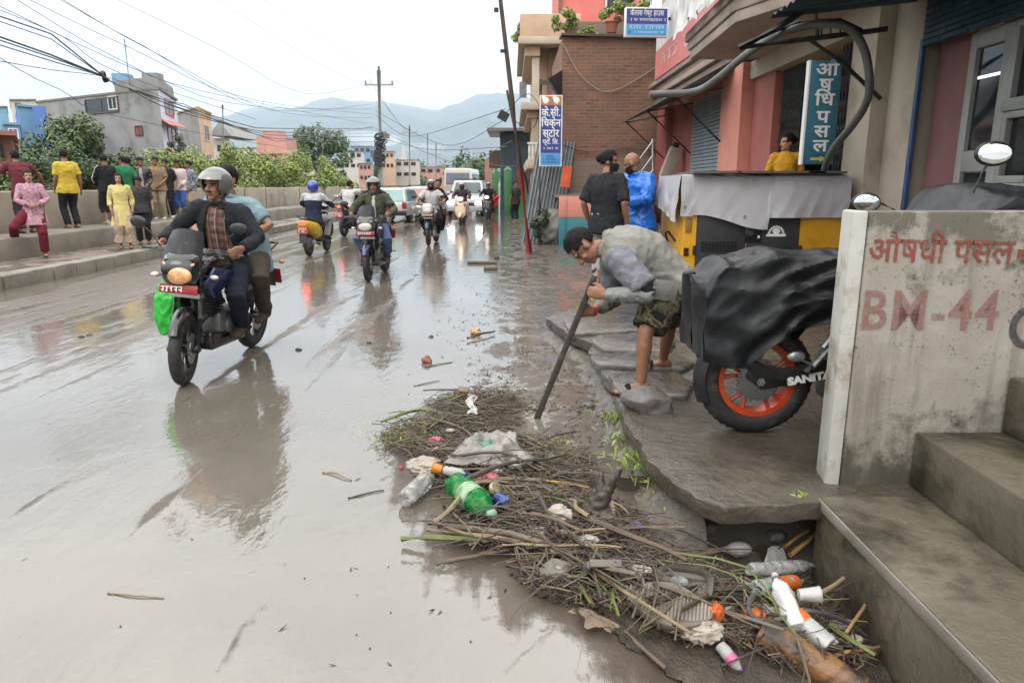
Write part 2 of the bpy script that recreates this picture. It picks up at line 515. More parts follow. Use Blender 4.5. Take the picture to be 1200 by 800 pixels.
co = tco(nt); f = tnoise(nt, 1.6, 6, .62, co, .3)
nt.links.new(tramp(nt, f, [(.3, (.105, .085, .064)), (.55, (.17, .14, .11)), (.7, (.075, .06, .044))]), bs.inputs['Base Color'])
nt.links.new(tramp(nt, f, [(.42, .08), (.6, .55)]), bs.inputs['Roughness'])
bumpn(nt, bs, tnoise(nt, 14, 6, .65, co), .5, .02)
struct(sw.build('sidewalk', m2, norm=False))

# --- ledge and parapet wall
lw = MB()
def profile_wall(mb, x0, x1, z0, z1, ya, yb, n, wob):
    rings = []
    for i in range(n + 1):
        yy = ya + (yb - ya) * i / n
        k = nz(yy * 1.3, x0) * wob; q = nz(yy * .7, x0 + 4) * wob
        rings.append([V((x1 + k, yy, z0)), V((x1 + k, yy, z1 - .03 + q)), V((x1 - .03 + k, yy, z1 + q)), V((x0, yy, z1 + q)), V((x0, yy, z0))])
    mb.loft(rings)
LEDM = M('damp_mossy_concrete', (.15, .128, .097), .6, .28, 1.3, .5, 24, dirt=((.075, .075, .045), .38, 1.5))
t = thing('concrete_ledge', 'long low concrete ledge bystanders stand on, below the roadside parapet wall', 'ledge', (-9.2, 20, 0))
profile_wall(lw, LEDX - 1.0, LEDX, 0, LEDZ, -1, 95, 240, .03)
lw.M = Matrix(); lb = lw.build('ledge_block', LEDM, auto=60); lb.parent = t; lb.matrix_parent_inverse = Matrix.Translation((9.2, -20, 0))
WALM = M('stained_parapet_concrete', (.27, .232, .178), .85, .22, .9, .4, 22, dirt=((.13, .12, .085), .30, 1.1))
t = thing('parapet_wall', 'stained concrete parapet wall running along the left of the road', 'wall', (-9.8, 20, 0))
pw = MB(); profile_wall(pw, WALX - .3, WALX, LEDZ - .05, WALZ, -1, 95, 160, .012)
o = pw.build('wall_panel', WALM, auto=60); o.parent = t; o.matrix_parent_inverse = Matrix.Translation((9.8, -20, 0))
cp = MB(); yy = -1
jm = M('dark_joint', (.1, .09, .07), .9, .3, 5)
while yy < 70:
    cp.box((WALX + .003, yy, (LEDZ + WALZ) / 2 - .01), (.02, .03, WALZ - LEDZ - .04)); yy += 2.4
o = cp.build('wall_joint', jm); o.parent = t; o.matrix_parent_inverse = Matrix.Translation((9.8, -20, 0))

# --- hills (far, blue with air) and the air itself
prof = [(-600, 150), (-200, 160), (0, 168), (150, 160), (250, 140), (300, 128), (345, 128), (380, 121), (430, 121), (470, 125), (510, 131), (535, 122), (558, 112), (575, 109), (595, 112), (640, 122), (760, 130), (900, 140), (1100, 150), (1500, 160), (1900, 165)]
def hill_v(u):
    for a, b in zip(prof, prof[1:]):
        if a[0] <= u <= b[0]:
            t = (u - a[0]) / (b[0] - a[0]); t = t * t * (3 - 2 * t); return a[1] + (b[1] - a[1]) * t
    return 170
def hills(name, Y, dz, amp, near):
    mb = MB()
    def f(a, b):
        u = -600 + 2500 * a
        yy = Y * (near + (1.25 - near) * b)
        top = A(u, hill_v(u) + dz, Y)
        d = (b - (1 - near) / (1.25 - near)) * 2.2
        s = max(0, 1 - abs(d) ** 1.3) if d > 0 else max(0, 1 - (abs(d) / (2.2 * (1 - near) / (1.25 - near))) ** 1.25)
        x = top.x * yy / Y
        r = nz(x * .004, yy * .004) * .5 + nz(x * .012, yy * .010, 4) * .25 + nz(x * .04, yy * .04, 4) * .08
        return (x, yy, -5 + (top.z + 5) * s * (1 + r * amp * (1 - s * .9)) + r * 30 * amp * s * .35)
    mb.grid(f, 220, 60)
    hm = M('forested_hill', (.022, .038, .030), .95, .6, .006, .6, .05, dirt=((.055, .065, .045), .35, .01))
    struct(mb.build(name, hm, norm=False))
hills('hills', 4200, 0, .9, .45)
hz = MB(); hz.box((0, 2700, 390), (17000, 5800, 800 - 2 * 0 + 2))
hz.v = [V((p.x, p.y, -1.5 if p.z < 100 else 800)) for p in hz.v]
m, nt, _ = nodes('air_haze')
nt.nodes.remove(_)
vol = N(nt, 'ShaderNodeVolumePrincipled'); vol.inputs['Color'].default_value = (.70, .84, 1.0, 1)
vol.inputs['Density'].default_value = HAZE_D
vol.inputs['Anisotropy'].default_value = 0.0
nt.links.new(vol.outputs[0], nt.nodes['Material Output'].inputs['Volume'])
tag(hz.build('haze', m, smooth=False), kind='stuff')
# low white cloud lying in front of the foot of the hills
mb = MB()
rr = random.Random(5)
for u, v, w_, h_ in ((395, 168, 60, 11), (430, 172, 55, 12), (470, 178, 60, 12), (510, 184, 60, 11), (550, 190, 60, 9), (360, 176, 50, 8), (330, 168, 35, 7), (250, 160, 30, 6)):
    for q in range(3):
        c = A(u + rr.uniform(-20, 20), v + rr.uniform(-4, 4), 2600 + rr.uniform(-200, 200)); s = 2600 / FPX
        mb.ell(c, (w_ * s * rr.uniform(.5, 1), w_ * s * .5, h_ * s * rr.uniform(.6, 1.1)), None, 24, 12)
m, nt, _ = nodes('low_cloud'); nt.nodes.remove(_)
vol = N(nt, 'ShaderNodeVolumePrincipled'); vol.inputs['Color'].default_value = (1, 1, 1, 1); vol.inputs['Density'].default_value = .004
nt.links.new(vol.outputs[0], nt.nodes['Material Output'].inputs['Volume'])
tag(mb.build('low_cloud', m), kind='stuff')

# --- leaves
def leafmat(name, a, b, c):
    if name in MATS: return MATS[name]
    m, nt, bs = nodes(name)
    g = N(nt, 'ShaderNodeNewGeometry').outputs['Random Per Island']
    cl = tnoise(nt, 1.1, 3, .6, tco(nt))
    o = tramp(nt, g, [(.0, a), (.5, b), (1, c)])
    o = mix(nt, tramp(nt, cl, [(.35, .0), (.65, .55)]), o, a)
    nt.links.new(o, bs.inputs['Base Color']); bs.inputs['Roughness'].default_value = .5
    MATS[name] = m; return m
LF1 = leafmat('bright_leaves', (.10, .14, .02), (.21, .28, .045), (.34, .40, .085))
LF2 = leafmat('mid_leaves', (.022, .048, .011), (.065, .11, .022), (.13, .18, .045))
LF3 = leafmat('dark_leaves', (.010, .022, .008), (.024, .046, .014), (.05, .075, .025))
BARK = M('bark', (.10, .075, .052), .9, .35, 8, .6, 40)
def leaf_clumps(mb, c, rad, n, size, rng, clumps=14):
    cs = []
    for _ in range(clumps):
        a, b = rng.uniform(0, 2 * math.pi), math.acos(rng.uniform(-.75, 1)); q = rng.uniform(.45, .98)
        cs.append((V((math.sin(b) * math.cos(a) * rad[0], math.sin(b) * math.sin(a) * rad[1], math.cos(b) * rad[2])) * q, rng.uniform(.25, .48)))
    mr = min(rad)
    for _ in range(n):
        p, q = rng.choice(cs)
        d = V((rng.gauss(0, 1), rng.gauss(0, 1), rng.gauss(0, 1))).normalized() * (q * mr * 1.15 * rng.uniform(.35, 1) ** .6)
        o = V(c) + p + d
        nrm = (d.normalized() + V((rng.uniform(-.7, .7), rng.uniform(-.7, .7), rng.uniform(-.1, .9)))).normalized()
        x, y, _z = basis(nrm); a = rng.uniform(0, 6.28); e = x * math.cos(a) + y * math.sin(a); f = nrm.cross(e)
        s = size * rng.uniform(.6, 1.3)
        mb.add([o - e * s, o + f * s * .42, o + e * s, o - f * s * .42], [(0, 1, 2, 3)])
def tree(label, x, y, z0, rad, cz, mat, n=1200, size=.12, name='tree', cat='tree', group=None, trunk=.12, seed=0, clumps=14):
    rng = random.Random(seed * 77 + 5)
    t = thing(name, label, cat, (x, y, z0), 0, group)
    mb = MB(); leaf_clumps(mb, (0, 0, cz), rad, n, size, rng, clumps)
    mb.build('crown', mat, t, smooth=False, norm=False)
    tr = MB()
    top = V((0, 0, cz))
    tr.tube([(0, 0, -.3), (nz(seed) * .1, 0, cz * .5), top], [trunk, trunk * .8, trunk * .4], 8)
    for k in range(5):
        a = k * 1.3 + seed
        tr.tube([top * .6, top * .85 + V((math.cos(a) * rad[0] * .35, math.sin(a) * rad[1] * .35, rad[2] * .1)), top + V((math.cos(a) * rad[0] * .7, math.sin(a) * rad[1] * .7, rad[2] * .35))], [trunk * .5, trunk * .3, trunk * .1], 6)
    tr.build('trunk', BARK, t)
    return t
# ================================================================== LEFT: bushes, trees, houses
bush = [(-30, 205, 60, 13.2, LF2), (25, 195, 40, 13.8, LF2), (60, 185, 40, 15, LF2), (150, 190, 30, 15.5, LF2), (190, 187, 34, 19, LF1), (225, 184, 36, 20, LF1), (262, 186, 34, 22, LF1), (290, 188, 32, 24, LF1), (318, 189, 30, 26, LF1), (345, 192, 28, 28, LF1), (372, 196, 26, 31, LF1), (393, 203, 20, 34, LF1), (125, 200, 30, 14.5, LF1)]
bl = ['bush at the far left edge behind the wall', 'bush behind the man in the maroon shirt', 'bush at the left foot of the dark round tree', 'bush right of the dark round tree under the grey house', 'light green bush below the striped house front', 'light green bush under the orange house', 'light green bush just left of the front rider', 'light green bush just right of the front rider', 'light green bush below the pink house', 'light green bush left of the blue helmet rider', 'light green bush above the blue helmet rider', 'last light green bush of the row, beside the pole', 'yellowish bush behind the man in the tracksuit']
for i, ((u, v, r, Y, mt), lb) in enumerate(zip(bush, bl)):
    Y = (11.7 + r * .02) * FPX / (600 - u)
    c = A(u, v + r * .75, Y); rr_ = r * Y / FPX * 1.1
    tree(lb, c.x, c.y, -.2, (rr_ * 1.15, rr_ * .8, rr_ * .95), c.z + .2, mt, 5600, .025 + .0016 * Y, 'bush', 'bush', 'bushes behind the parapet wall', .06, i, 18)
c = A(92, 185, 20.5); tree('dark round leafy tree in front of the grey concrete house', c.x, c.y, -.2, (1.15, 1.0, 1.2), c.z + .2, LF2, 6000, .07, 'tree', 'tree', None, .12, 31, 22)
c = A(372, 178, 75); tree('tall broad dark green tree beyond the pink house', c.x, c.y, -.3, (3.6, 3, 2.6), c.z + .1, LF2, 5000, .22, 'tree', 'tree', None, .3, 33, 24)
c = A(205, 172, 40); tree('small dark conical shrub beside the striped house front', c.x, c.y, -.3, (.55, .5, 1.1), c.z, LF3, 500, .12, 'tree', 'tree', None, .08, 34, 8)
c = A(395, 205, 60); tree('small dark tree left of the thick concrete pole', c.x, c.y, -.3, (1.0, .9, 1.5), c.z, LF2, 700, .2, 'tree', 'tree', None, .1, 35, 9)

FRM = M('dark_window_frame', (.09, .05, .03), .6, .3, 8)
WFR = M('pale_window_frame', (.55, .55, .53), .5, .1, 8)
DGL = glass_dark()
def house(label, corners, z1, mats, wins=(), z0=-.3, name='house', cat='house', roofm=None, slab=.12, group=None, lip=.15):
    """a block on a four-sided footprint; mats: one wall material per side; wins: (side, s0, s1, z0, z1, frame material, glass)"""
    P = [V((p[0], p[1], 0)) for p in corners]
    c = sum(P, V((0, 0, 0))) / 4
    t = thing(name, label, cat, (c.x, c.y, z0))
    O = V((c.x, c.y, z0))
    ms = []
    for m in mats:
        if m not in ms: ms.append(m)
    mb = MB(); H = V((0, 0, z1 - z0))
    for i in range(4):
        a, b = P[i] - V((c.x, c.y, 0)), P[(i + 1) % 4] - V((c.x, c.y, 0))
        mb.m = ms.index(mats[i % len(mats)])
        mb.quad(a, b, b + H, a + H)
    mb.m = 0
    q = [p - V((c.x, c.y, 0)) + H for p in P]; mb.quad(*q)
    mb.build('wall', ms, t, smooth=False)
    if slab:
        rf = MB(); pts = [(p - V((c.x, c.y, 0))) for p in P]
        pts = [p + p.normalized() * lip + V((0, 0, z1 - z0 + .004)) for p in pts]
        rf.prism(pts, (0, 0, slab)); rf.build('roof', roofm or CON, t, smooth=False)
    for w in wins:
        side, s0, s1, za, zb, fm, gm_ = w
        a, b = P[side] - V((c.x, c.y, 0)), P[(side + 1) % 4] - V((c.x, c.y, 0))
        d = (b - a); L = d.length; d = d / L
        n = V((d.y, -d.x, 0))
        if n.dot((a + b) / 2) < 0: n = -n
        A0, B0 = a + d * L * s0, a + d * L * s1
        up = V((0, 0, 1)); f = .07 if L * (s1 - s0) > .8 else .05
        fr = MB()
        def bar(p, q, zz0, zz1, depth=.06):
            fr.prism([p + up * (zz0 - z0) + n * .004, q + up * (zz0 - z0) + n * .004, q + up * (zz1 - z0) + n * .004, p + up * (zz1 - z0) + n * .004], n * depth)
        bar(A0, A0 + d * f, za, zb); bar(B0 - d * f, B0, za, zb)
        bar(A0 + d * f, B0 - d * f, za, za + f); bar(A0 + d * f, B0 - d * f, zb - f, zb)
        mid = (A0 + B0) / 2
        bar(mid - d * f * .4, mid + d * f * .4, za + f, zb - f, .05)
        fo = fr.build('window', fm, t, smooth=False)
        gl = MB(); gl.prism([A0 + d * f + up * (za + f - z0) + n * .006, B0 - d * f + up * (za + f - z0) + n * .006, B0 - d * f + up * (zb - f - z0) + n * .006, A0 + d * f + up * (zb - f - z0) + n * .006], n * .02)
        gl.build('pane', gm_, fo, smooth=False)
    return t
def at(u, Y): r = ray(u, 216); return (r.x * Y / r.y, Y)
def zz(v, Y): return A(600, v, Y).z

GREYC = M('grey_plaster', (.25, .245, .24), .9, .18, .5, .3, 6, dirt=((.13, .125, .11), .35, .6))
PALEB = M('pale_blue_plaster', (.50, .56, .66), .85, .1, 1, .2, 8)
PINKP = M('pink_trim', (.52, .16, .14), .8, .15, 2)
BLUEW = M('blue_wall_paint', (.08, .16, .42), .7, .15, 1, .2, 8, dirt=((.10, .22, .5), .2, 2))
LBLUE = M('light_blue_wall_paint', (.15, .30, .44), .75, .15, 1, .2, 8)
ORNG = M('orange_plaster', (.52, .36, .22), .85, .15, 1, .2, 8)
RBRK = M('far_red_brick', (.22, .085, .05), .9, .3, 3, .3, 12)
PEACH = M('peach_plaster', (.50, .34, .24), .85, .15, 1, .2, 8, dirt=((.25, .2, .15), .2, 1))
SALM = M('salmon_plaster', (.46, .25, .215), .85, .15, 1, .2, 8, dirt=((.3, .14, .1), .2, 2))
OFFW = M('off_white_plaster', (.50, .48, .45), .85, .12, 1, .2, 8, dirt=((.3, .28, .25), .25, 1))
ROOFT = M('rusty_sheet_roof', (.25, .09, .06), .7, .3, 3, .2, 20)
CURT = M('blue_grey_curtain', (.12, .17, .24), .8, .3, 6)

# grey house: bare flank towards us, striped front to the road
hA, hB, hC = at(57, 50), at(197, 43), at(216, 49)
hD = (hA[0] + hC[0] - hB[0], hA[1] + hC[1] - hB[1])
t = house('big bare grey concrete house with a pale blue and pink front', [hA, hB, hC, hD], zz(112, 46), [GREYC, PALEB, GREYC, GREYC],
    [(0, .43, .70, zz(133, 46), zz(113, 46) - .1, FRM, DGL), (0, .805, .86, zz(159, 44), zz(147, 44), FRM, RBRK), (1, .25, .75, zz(134, 45), zz(116, 45), PINKP, DGL), (1, .25, .75, zz(165, 45), zz(148, 45), PINKP, DGL), (0, .62, .69, zz(130, 46), zz(114, 46), WFR, CURT)])
up_ = MB(); cx0 = t.location
def rel(p, z): return V((p[0], p[1], z)) - t.location
a, b, c_ = V(hA), V(hB), V(hC)
i0 = a + (b - a) * .68
d_ = V(hC) - V(hB)
q = [i0, b + (b - a) * .002, b + d_ * .9, i0 + d_ * .9]
up_.prism([rel(p, zz(111, 46)) for p in q], (0, 0, zz(93, 44) - zz(112, 46)))
up_.build('upper_floor', GREYC, t, smooth=False)
for s, h, hm_ in ((.70, .7, LBLUE), (.93, .5, GREYC)):
    hu = MB(); p = a + (b - a) * s + d_ * .3
    hu.box(rel(p, zz(95, 44) + h / 2 + .1), (.95, .8, h)); hu.build('roof_hut', hm_, t, smooth=False)
aw = MB()
for v_ in (142, 175):
    p = V(hB) + d_ * .5
    aw.prism([rel(V(hB), zz(v_, 44)), rel(V(hC), zz(v_, 47)), rel(V(hC) + V((.7, -.4)), zz(v_, 47) - .35), rel(V(hB) + V((.7, -.4)), zz(v_, 44) - .35)], (0, 0, .06))
aw.build('awning', PINKP, t, smooth=False)
# mast on its roof
p = A(151, 92, 44)
ms = thing('antenna_mast', 'thin guyed antenna mast on the roof of the grey house', 'antenna', p)
mb = MB(); mb.tube([(0, 0, -.4), (0, 0, 2.2)], .035, 6); mb.build('pole', STEEL, ms)
mb = MB(); mb.tube([(0, 0, 1.9), (-1.3, .2, -.1)], .01, 4); mb.tube([(0, 0, 1.9), (.9, .2, -.1)], .01, 4); mb.build('guy_wire', BLK, ms)
# blue house
house('bright blue and light blue house left of the grey house', [at(34, 40), at(56, 41), at(58, 47), at(30, 47)], zz(127, 41), [LBLUE, BLUEW], [], roofm=LBLUE)
p = at(42.5, 40); q_ = at(55.5, 40.7)
h2 = house('blue balcony house with white trimmed window near the left edge', [at(14, 38), at(33, 38.5), at(34, 45), at(12, 45)], zz(146, 38), [LBLUE, LBLUE], [(0, .25, .85, zz(166, 38), zz(150, 38), WHITE, BLUEW)], roofm=LBLUE)
pb = MB(); pc = A(49, 150, 40.3); pb.box((0, 0, 0), (.65, .12, 2.3)); tag(pb.build('painted_panel', BLUEW), 'deep blue painted panel on the light blue house wall', 'panel').location = pc
house('low red brick house with a rusty sheet roof at the left edge', [at(-30, 30), at(22, 31), at(24, 37), at(-30, 37)], zz(158, 30), [RBRK, RBRK], [(0, .55, .8, zz(187, 30), zz(166, 30), FRM, DGL)], roofm=ROOFT, lip=.8, slab=.18)
house('peach coloured house corner beside the red brick house', [at(20, 36), at(30, 36.5), at(31, 41), at(20, 41)], zz(165, 36), [PEACH], [(0, .3, .7, zz(182, 36), zz(170, 36), FRM, DGL)])
house('pale house with a water tank behind the blue house', [at(26, 60), at(56, 60), at(56, 67), at(26, 67)], zz(118, 60), [OFFW], [(0, .2, .4, zz(128, 60), zz(121, 60), FRM, DGL)])
house('blue topped house behind the roof of the grey house', [at(-5, 66), at(22, 66), at(22, 72), at(-5, 72)], zz(126, 66), [LBLUE], [(0, .3, .55, zz(140, 66), zz(131, 66), WHITE, DGL)])
house('orange fronted house with a bare grey flank', [at(215, 62), at(240, 57), at(254, 62), at(228, 67)], zz(128, 58), [GREYC, ORNG, ORNG, GREYC], [(1, .3, .7, zz(165, 59), zz(146, 59), WFR, DGL), (1, .3, .7, zz(198, 59), zz(180, 59), WFR, DGL)], roofm=ORNG)
ht = house('small pale house with a grey pitched roof right of the orange house', [at(253, 75), at(272, 75), at(274, 82), at(252, 82)], zz(162, 75), [OFFW], [(0, .3, .5, zz(178, 75), zz(170, 75), FRM, DGL)], slab=0)
rf = MB(); a_, b_ = at(250, 74), at(276, 74); zt = zz(160, 75)
rf.prism([V((a_[0], 74, zt)) - ht.location, V((b_[0], 74, zt)) - ht.location, V(((a_[0] + b_[0]) / 2, 74, zt + 1.4)) - ht.location], (0, 8, 0)); rf.build('pitched_roof', GREYC, ht, smooth=False)
house('pale terrace of flats behind the bushes', [at(268, 95), at(308, 93), at(310, 101), at(270, 103)], zz(175, 95), [OFFW], [(0, .1 + .2 * k, .2 + .2 * k, zz(190, 95), zz(181, 95), FRM, DGL) for k in range(4)])
hp = house('salmon pink house with stepped terraces', [at(295, 62), at(338, 60), at(348, 66), at(300, 70)], zz(181, 61), [SALM, SALM], [(0, .3, .45, zz(197, 61), zz(187, 61), WFR, DGL), (0, .65, .8, zz(197, 61), zz(187, 61), WFR, DGL)], roofm=PEACH)
mb = MB(); p = A(325, 172, 65); mb.box(p - hp.location, (2.6, 3, 1.6)); p = A(322, 160, 66); mb.box(p - hp.location, (1.5, 2, .9)); mb.build('upper_terrace', SALM, hp, smooth=False)
mb = MB()
for k in range(18):
    p = A(296 + k * 2.6, 178.5, 61); mb.box(p - hp.location, (.08, .08, .35))
mb.build('railing', PEACH, hp, smooth=False)
far = [(402, 428, 110, 178, OFFW, 'white block of flats left of the thick pole'), (415, 438, 135, 172, LBLUE, 'pale blue block behind the thick concrete pole'), (421, 437, 95, 192, SALM, 'small salmon house left of the thick concrete pole'), (447, 464, 120, 178, PEACH, 'pink tower house right of the thick concrete pole'), (462, 492, 130, 188, OFFW, 'grey white house behind the second pole'), (350, 398, 120, 190, OFFW, 'far pale house right of the big tree'), (490, 520, 160, 196, SALM, 'far small red house above the bus'), (520, 552, 170, 200, OFFW, 'far white house above the traffic')]
for a0, a1, Y, v, mt, lb in far:
    wl = [(0, .12 + .28 * k, .30 + .28 * k, zz(v + 6 + 12 * j, Y), zz(v + 2 + 12 * j, Y) , FRM, DGL) for k in range(3) for j in range(2)]
    house(lb, [at(a0, Y), at(a1, Y), at(a1 + .5, Y + 9), at(a0 + .5, Y + 9)], zz(v, Y), [mt], wl)
p_ = A(489, 185, 260)
tt = thing('temple_spire', 'far pale stepped temple spire right of the thick pole', 'spire', (A(474, 216, 150).x, 150, 0))
mb = MB()
for k in range(7): mb.box((0, 0, 2 + k * 1.0), (3.2 - k * .42, 3.2 - k * .42, 1.02))
mb.tube([(0, 0, 8.5), (0, 0, 10.5)], [.25, .03], 8); mb.build('tower', OFFW, tt, smooth=False)
rng = random.Random(3)
for i, (u, Y, r, v) in enumerate(((565, 120, 3.0, 205), (548, 150, 4, 203), (530, 170, 4.5, 205), (505, 190, 4, 207), (483, 140, 3, 206), (450, 150, 3.4, 206))):
    c = A(u, v, Y)
    tree(['far green tree above the green gate', 'far green tree right of the bus', 'far green tree over the bus roof', 'far hazy tree left of the bus', 'far hazy tree between second pole and bus', 'far hazy tree right of the thick pole'][i], c.x, c.y, -.3, (r * 1.3, r, r), max(c.z, r * .9), LF2, 700, .55, 'tree', 'tree', 'far trees along the road', .25, 50 + i, 14)

# ================================================================== poles and wires
POLC = M('pole_concrete', (.30, .29, .27), .85, .2, 2, .3, 20, dirt=((.15, .14, .12), .25, 2))
RUST = M('rusty_pole', (.085, .062, .05), .75, .35, 5, .4, 40, metal=.3, dirt=((.14, .06, .03), .3, 8))
REDP = M('red_pole_paint', (.28, .035, .025), .6, .25, 6, .2, 40, dirt=((.1, .05, .04), .25, 6))
def concrete_pole(label, u, vb, vt, Y, r, arms, wrap):
    b = A(u, vb, Y); top = A(u - 3 if wrap else u, vt, Y)
    t = thing('utility_pole', label, 'utility pole', (b.x, b.y, 0))
    h = top.z; dx = top.x - b.x
    mb = MB(); mb.tube([(0, 0, -.3), (dx, 0, h)], [r, r * .6], 10); mb.build('pole', POLC, t)
    for az, w in arms:
        k = az
        mb = MB(); mb.box((dx * k, -.05, h * k), (w, .1, .1))
        for s in (-1, 1): mb.lathe((dx * k + s * w * .46, -.05, h * k + .05), (0, 0, 1), [(.02, 0), (.09, .03), (.05, .12), (.08, .16), (.02, .25)], 8)
        mb.build('cross_arm', POLC, t)
    mb = MB(); mb.lathe((dx, 0, h), (0, 0, 1), [(.02, 0), (.09, .03), (.05, .12), (.08, .2), (.02, .3)], 8); mb.build('insulator', BLK, t)
    if wrap:
        mb = MB(); rg = random.Random(9)
        for i in range(26):
            z = h * rg.uniform(.33, .56); a = rg.uniform(0, 6.28)
            mb.torus((dx * z / h + rg.uniform(-.1, .1), -.1, z), (rg.uniform(-.6, .6), rg.uniform(-.6, .6), 1), rg.uniform(.25, .45), .04, 14, 5)
        mb.box((dx * .4 - .1, -.3, h * .36), (.5, .3, 1.0)); mb.build('cable_coil', BLK, t)
        mb = MB(); mb.box((dx * .5 + .3, -.2, h * .53), (.7, .25, .3)); mb.box((dx * .45 - .45, -.2, h * .40), (.35, .25, .5)); mb.build('junction_box', ALU, t)
    return t
concrete_pole('thick concrete utility pole with tangled black cables, left of the road', 447, 240, 83, 48.7, .26, [(.9, 1.9)], True)
concrete_pole('second utility pole, slimmer, right of the cable-tangled thick pole', 480, 232, 150, 82, .2, [(.93, 1.6)], False)
concrete_pole('third utility pole, thin and plain, left of the bus', 501, 228, 160, 110, .17, [], False)
concrete_pole('fourth utility pole, with short arms, just above the bus', 511, 226, 170, 120, .2, [(.9, 1.5), (.8, 1.5)], False)
concrete_pole('thin plain pole among the bushes below the orange house', 261, 215, 128, 50, .07, [], False)
concrete_pole('thin grey pole in front of the tall broad tree', 378, 225, 168, 60, .08, [], False)
# leaning steel pole with red foot, in the road edge
def steel_pole(label, foot, top, r, frac):
    t = thing('leaning_pole', label, 'pole', foot)
    d = top - foot
    mb = MB(); mb.tube([V((0, 0, -.1)), d * frac], [r * 1.3, r * 1.2], 10); mb.build('painted_foot', REDP, t)
    mb = MB(); mb.tube([d * frac, d * (frac + .25), d], [r, r * .85, r * .7], 10); mb.build('pole', RUST, t)
    return t
foot = G(621, 296); t = steel_pole('tall leaning steel pole with a red painted foot in the wet road edge', foot, A(585, -12, foot.y), .066, .33)
mb = MB(); mb.box(A(586, 12, foot.y) - foot + V((-.08, 0, 0)), (.1, .1, .08)); mb.build('bracket', BLK, t); mb = MB(); mb.box(A(590, 60, foot.y) - foot, (.14, .14, .05)); mb.build('bracket', BLK, t)
f2 = G(625, 256); t = steel_pole('shorter thin leaning pole behind the tall red-footed pole', V((f2.x, f2.y, 0)), A(594, 106, f2.y), .08, .3)
mb = MB(); mb.box(A(590, 136, f2.y - .2) - V((f2.x, f2.y, 0)), (.45, .2, .4), (0, .5, 0)); mb.build('cable_box', BLK, t)

def wire(pts, r, label, group, sag=0, name='overhead_wire'):
    P = []
    for a, b in zip(pts, pts[1:]):
        n = 10
        for i in range(n):
            q = i / n; p = a.lerp(b, q); p = p - V((0, 0, sag * 4 * q * (1 - q))); P.append(p)
    P.append(pts[-1])
    mb = MB(); o = P[0]; mb.tube([p - o for p in P], r, 5)
    w_ = mb.build(name, BLK); w_.location = o
    return tag(w_, label, 'wire', group)
WX = -10.3
knot = AX(122, 90, WX)
LB = 'black cable of the bundle running past the grey house to the thick pole'
for (u, v, r) in ((-10, 40, .022), (-10, 44, .016), (-10, 50, .014), (-10, 16, .018), (-10, 22, .012)):
    a = AX(u, v, WX + (v - 40) * .01)
    wire([a, AX(60, 44 + (v - 20) * 1.0, WX) if v < 30 else AX(60, 66 + (v - 42) * .7, WX), knot], r, LB, 'black cable bundle on the left')
endp = AX(440, 152, WX)
for k, (u, v, ve) in enumerate(((160, 106, 150), (200, 128, 156), (230, 132, 160), (250, 140, 166), (215, 122, 148))):
    wire([knot, AX(150, 103, WX), AX(u, v, WX), AX(300 + k * 6, 150 + k * 4, WX), AX(438, ve, WX)], .018 - k * .001, LB, 'black cable bundle on the left', .05)
mb = MB()
for k in range(7): mb.torus(V((nz(k) * .2, 0, nz(k, 4) * .1)), (1, .3, .2 * k), .12, .03, 12, 5)
o = tag(mb.build('cable_knot', BLK), 'tangled knot where the black cables meet above the grey house', 'cable knot'); o.location = knot
LB2 = 'thin single power line crossing the white sky on the left'
top = [((-10, 3), (180, 90), (300, 125), (437, 128)), ((25, -5), (150, 55), (300, 118), (437, 134)), ((62, -5), (170, 55), (320, 130), (437, 122)), ((66, -5), (182, 62), (330, 132), (437, 138)), ((128, -5), (260, 60), (360, 110), (434, 98)), ((248, -5), (310, 35), (380, 78), (436, 105)), ((300, -5), (345, 22), (400, 60), (436, 88)), ((-10, 62), (70, 105), (200, 150), (437, 190)), ((-10, 70), (60, 82), (130, 92), (200, 118)), ((-10, 8), (75, 44), (145, 88), (300, 140)), ((20, 0), (140, 70), (250, 110), (430, 145))]
for pts in top:
    P = [AX(u, v, WX - .3) for u, v in pts]
    wire(catmull(P, 4), .009, LB2, 'single power lines on the left', 0)
LB3 = 'thin wire sagging across the valley between the poles ahead'
far_w = [((440, 160, 48), (500, 175, 40), (594, 172, 26)), ((440, 130, 48), (520, 170, 40), (592, 140, 26)), ((440, 150, 48), (530, 190, 38), (600, 165, 26)), ((440, 135, 48), (480, 160, 45), (592, 128, 26)), ((442, 112, 48.7), (476, 152, 82), (499, 165, 110)), ((432, 92, 48.7), (478, 155, 82), (511, 172, 120)), ((600, 140, 26), (625, 150, 25), (634, 112, 24)), ((590, 136, 26), (620, 110, 24.5), (650, 160, 20.5))]
for pts in far_w:
    wire(catmull([A(*p) for p in pts], 6), .014, LB3, 'wires across the road ahead', 0)
wire([A(560, 187, 40), A(600, 195, 32), A(650, 180, 28)], .012, LB3, 'wires across the road ahead', .1)
def scribble(n, w, h, mat, parent, loc, rz=0, seed=0):
    """a line of print too small to read: uneven strokes"""
    rg = random.Random(seed); mb = MB(); s = w / n
    for i in range(n):
        x = -w / 2 + s * (i + .5)
        if rg.random() < .12: continue
        mb.box((x, 0, h * .42), (s * .86, .003, h * .16)); mb.box((x + s * rg.uniform(-.1, .25), 0, 0), (s * .2, .003, h * .9))
        mb.box((x - s * .15, 0, h * rg.uniform(-.35, .1)), (s * .45, .0028, h * .18), (0, rg.uniform(-.5, .5), 0))
    o = mb.build('fine_print', mat, parent, smooth=False); o.location = loc; o.rotation_euler = (0, 0, rz)
    return o
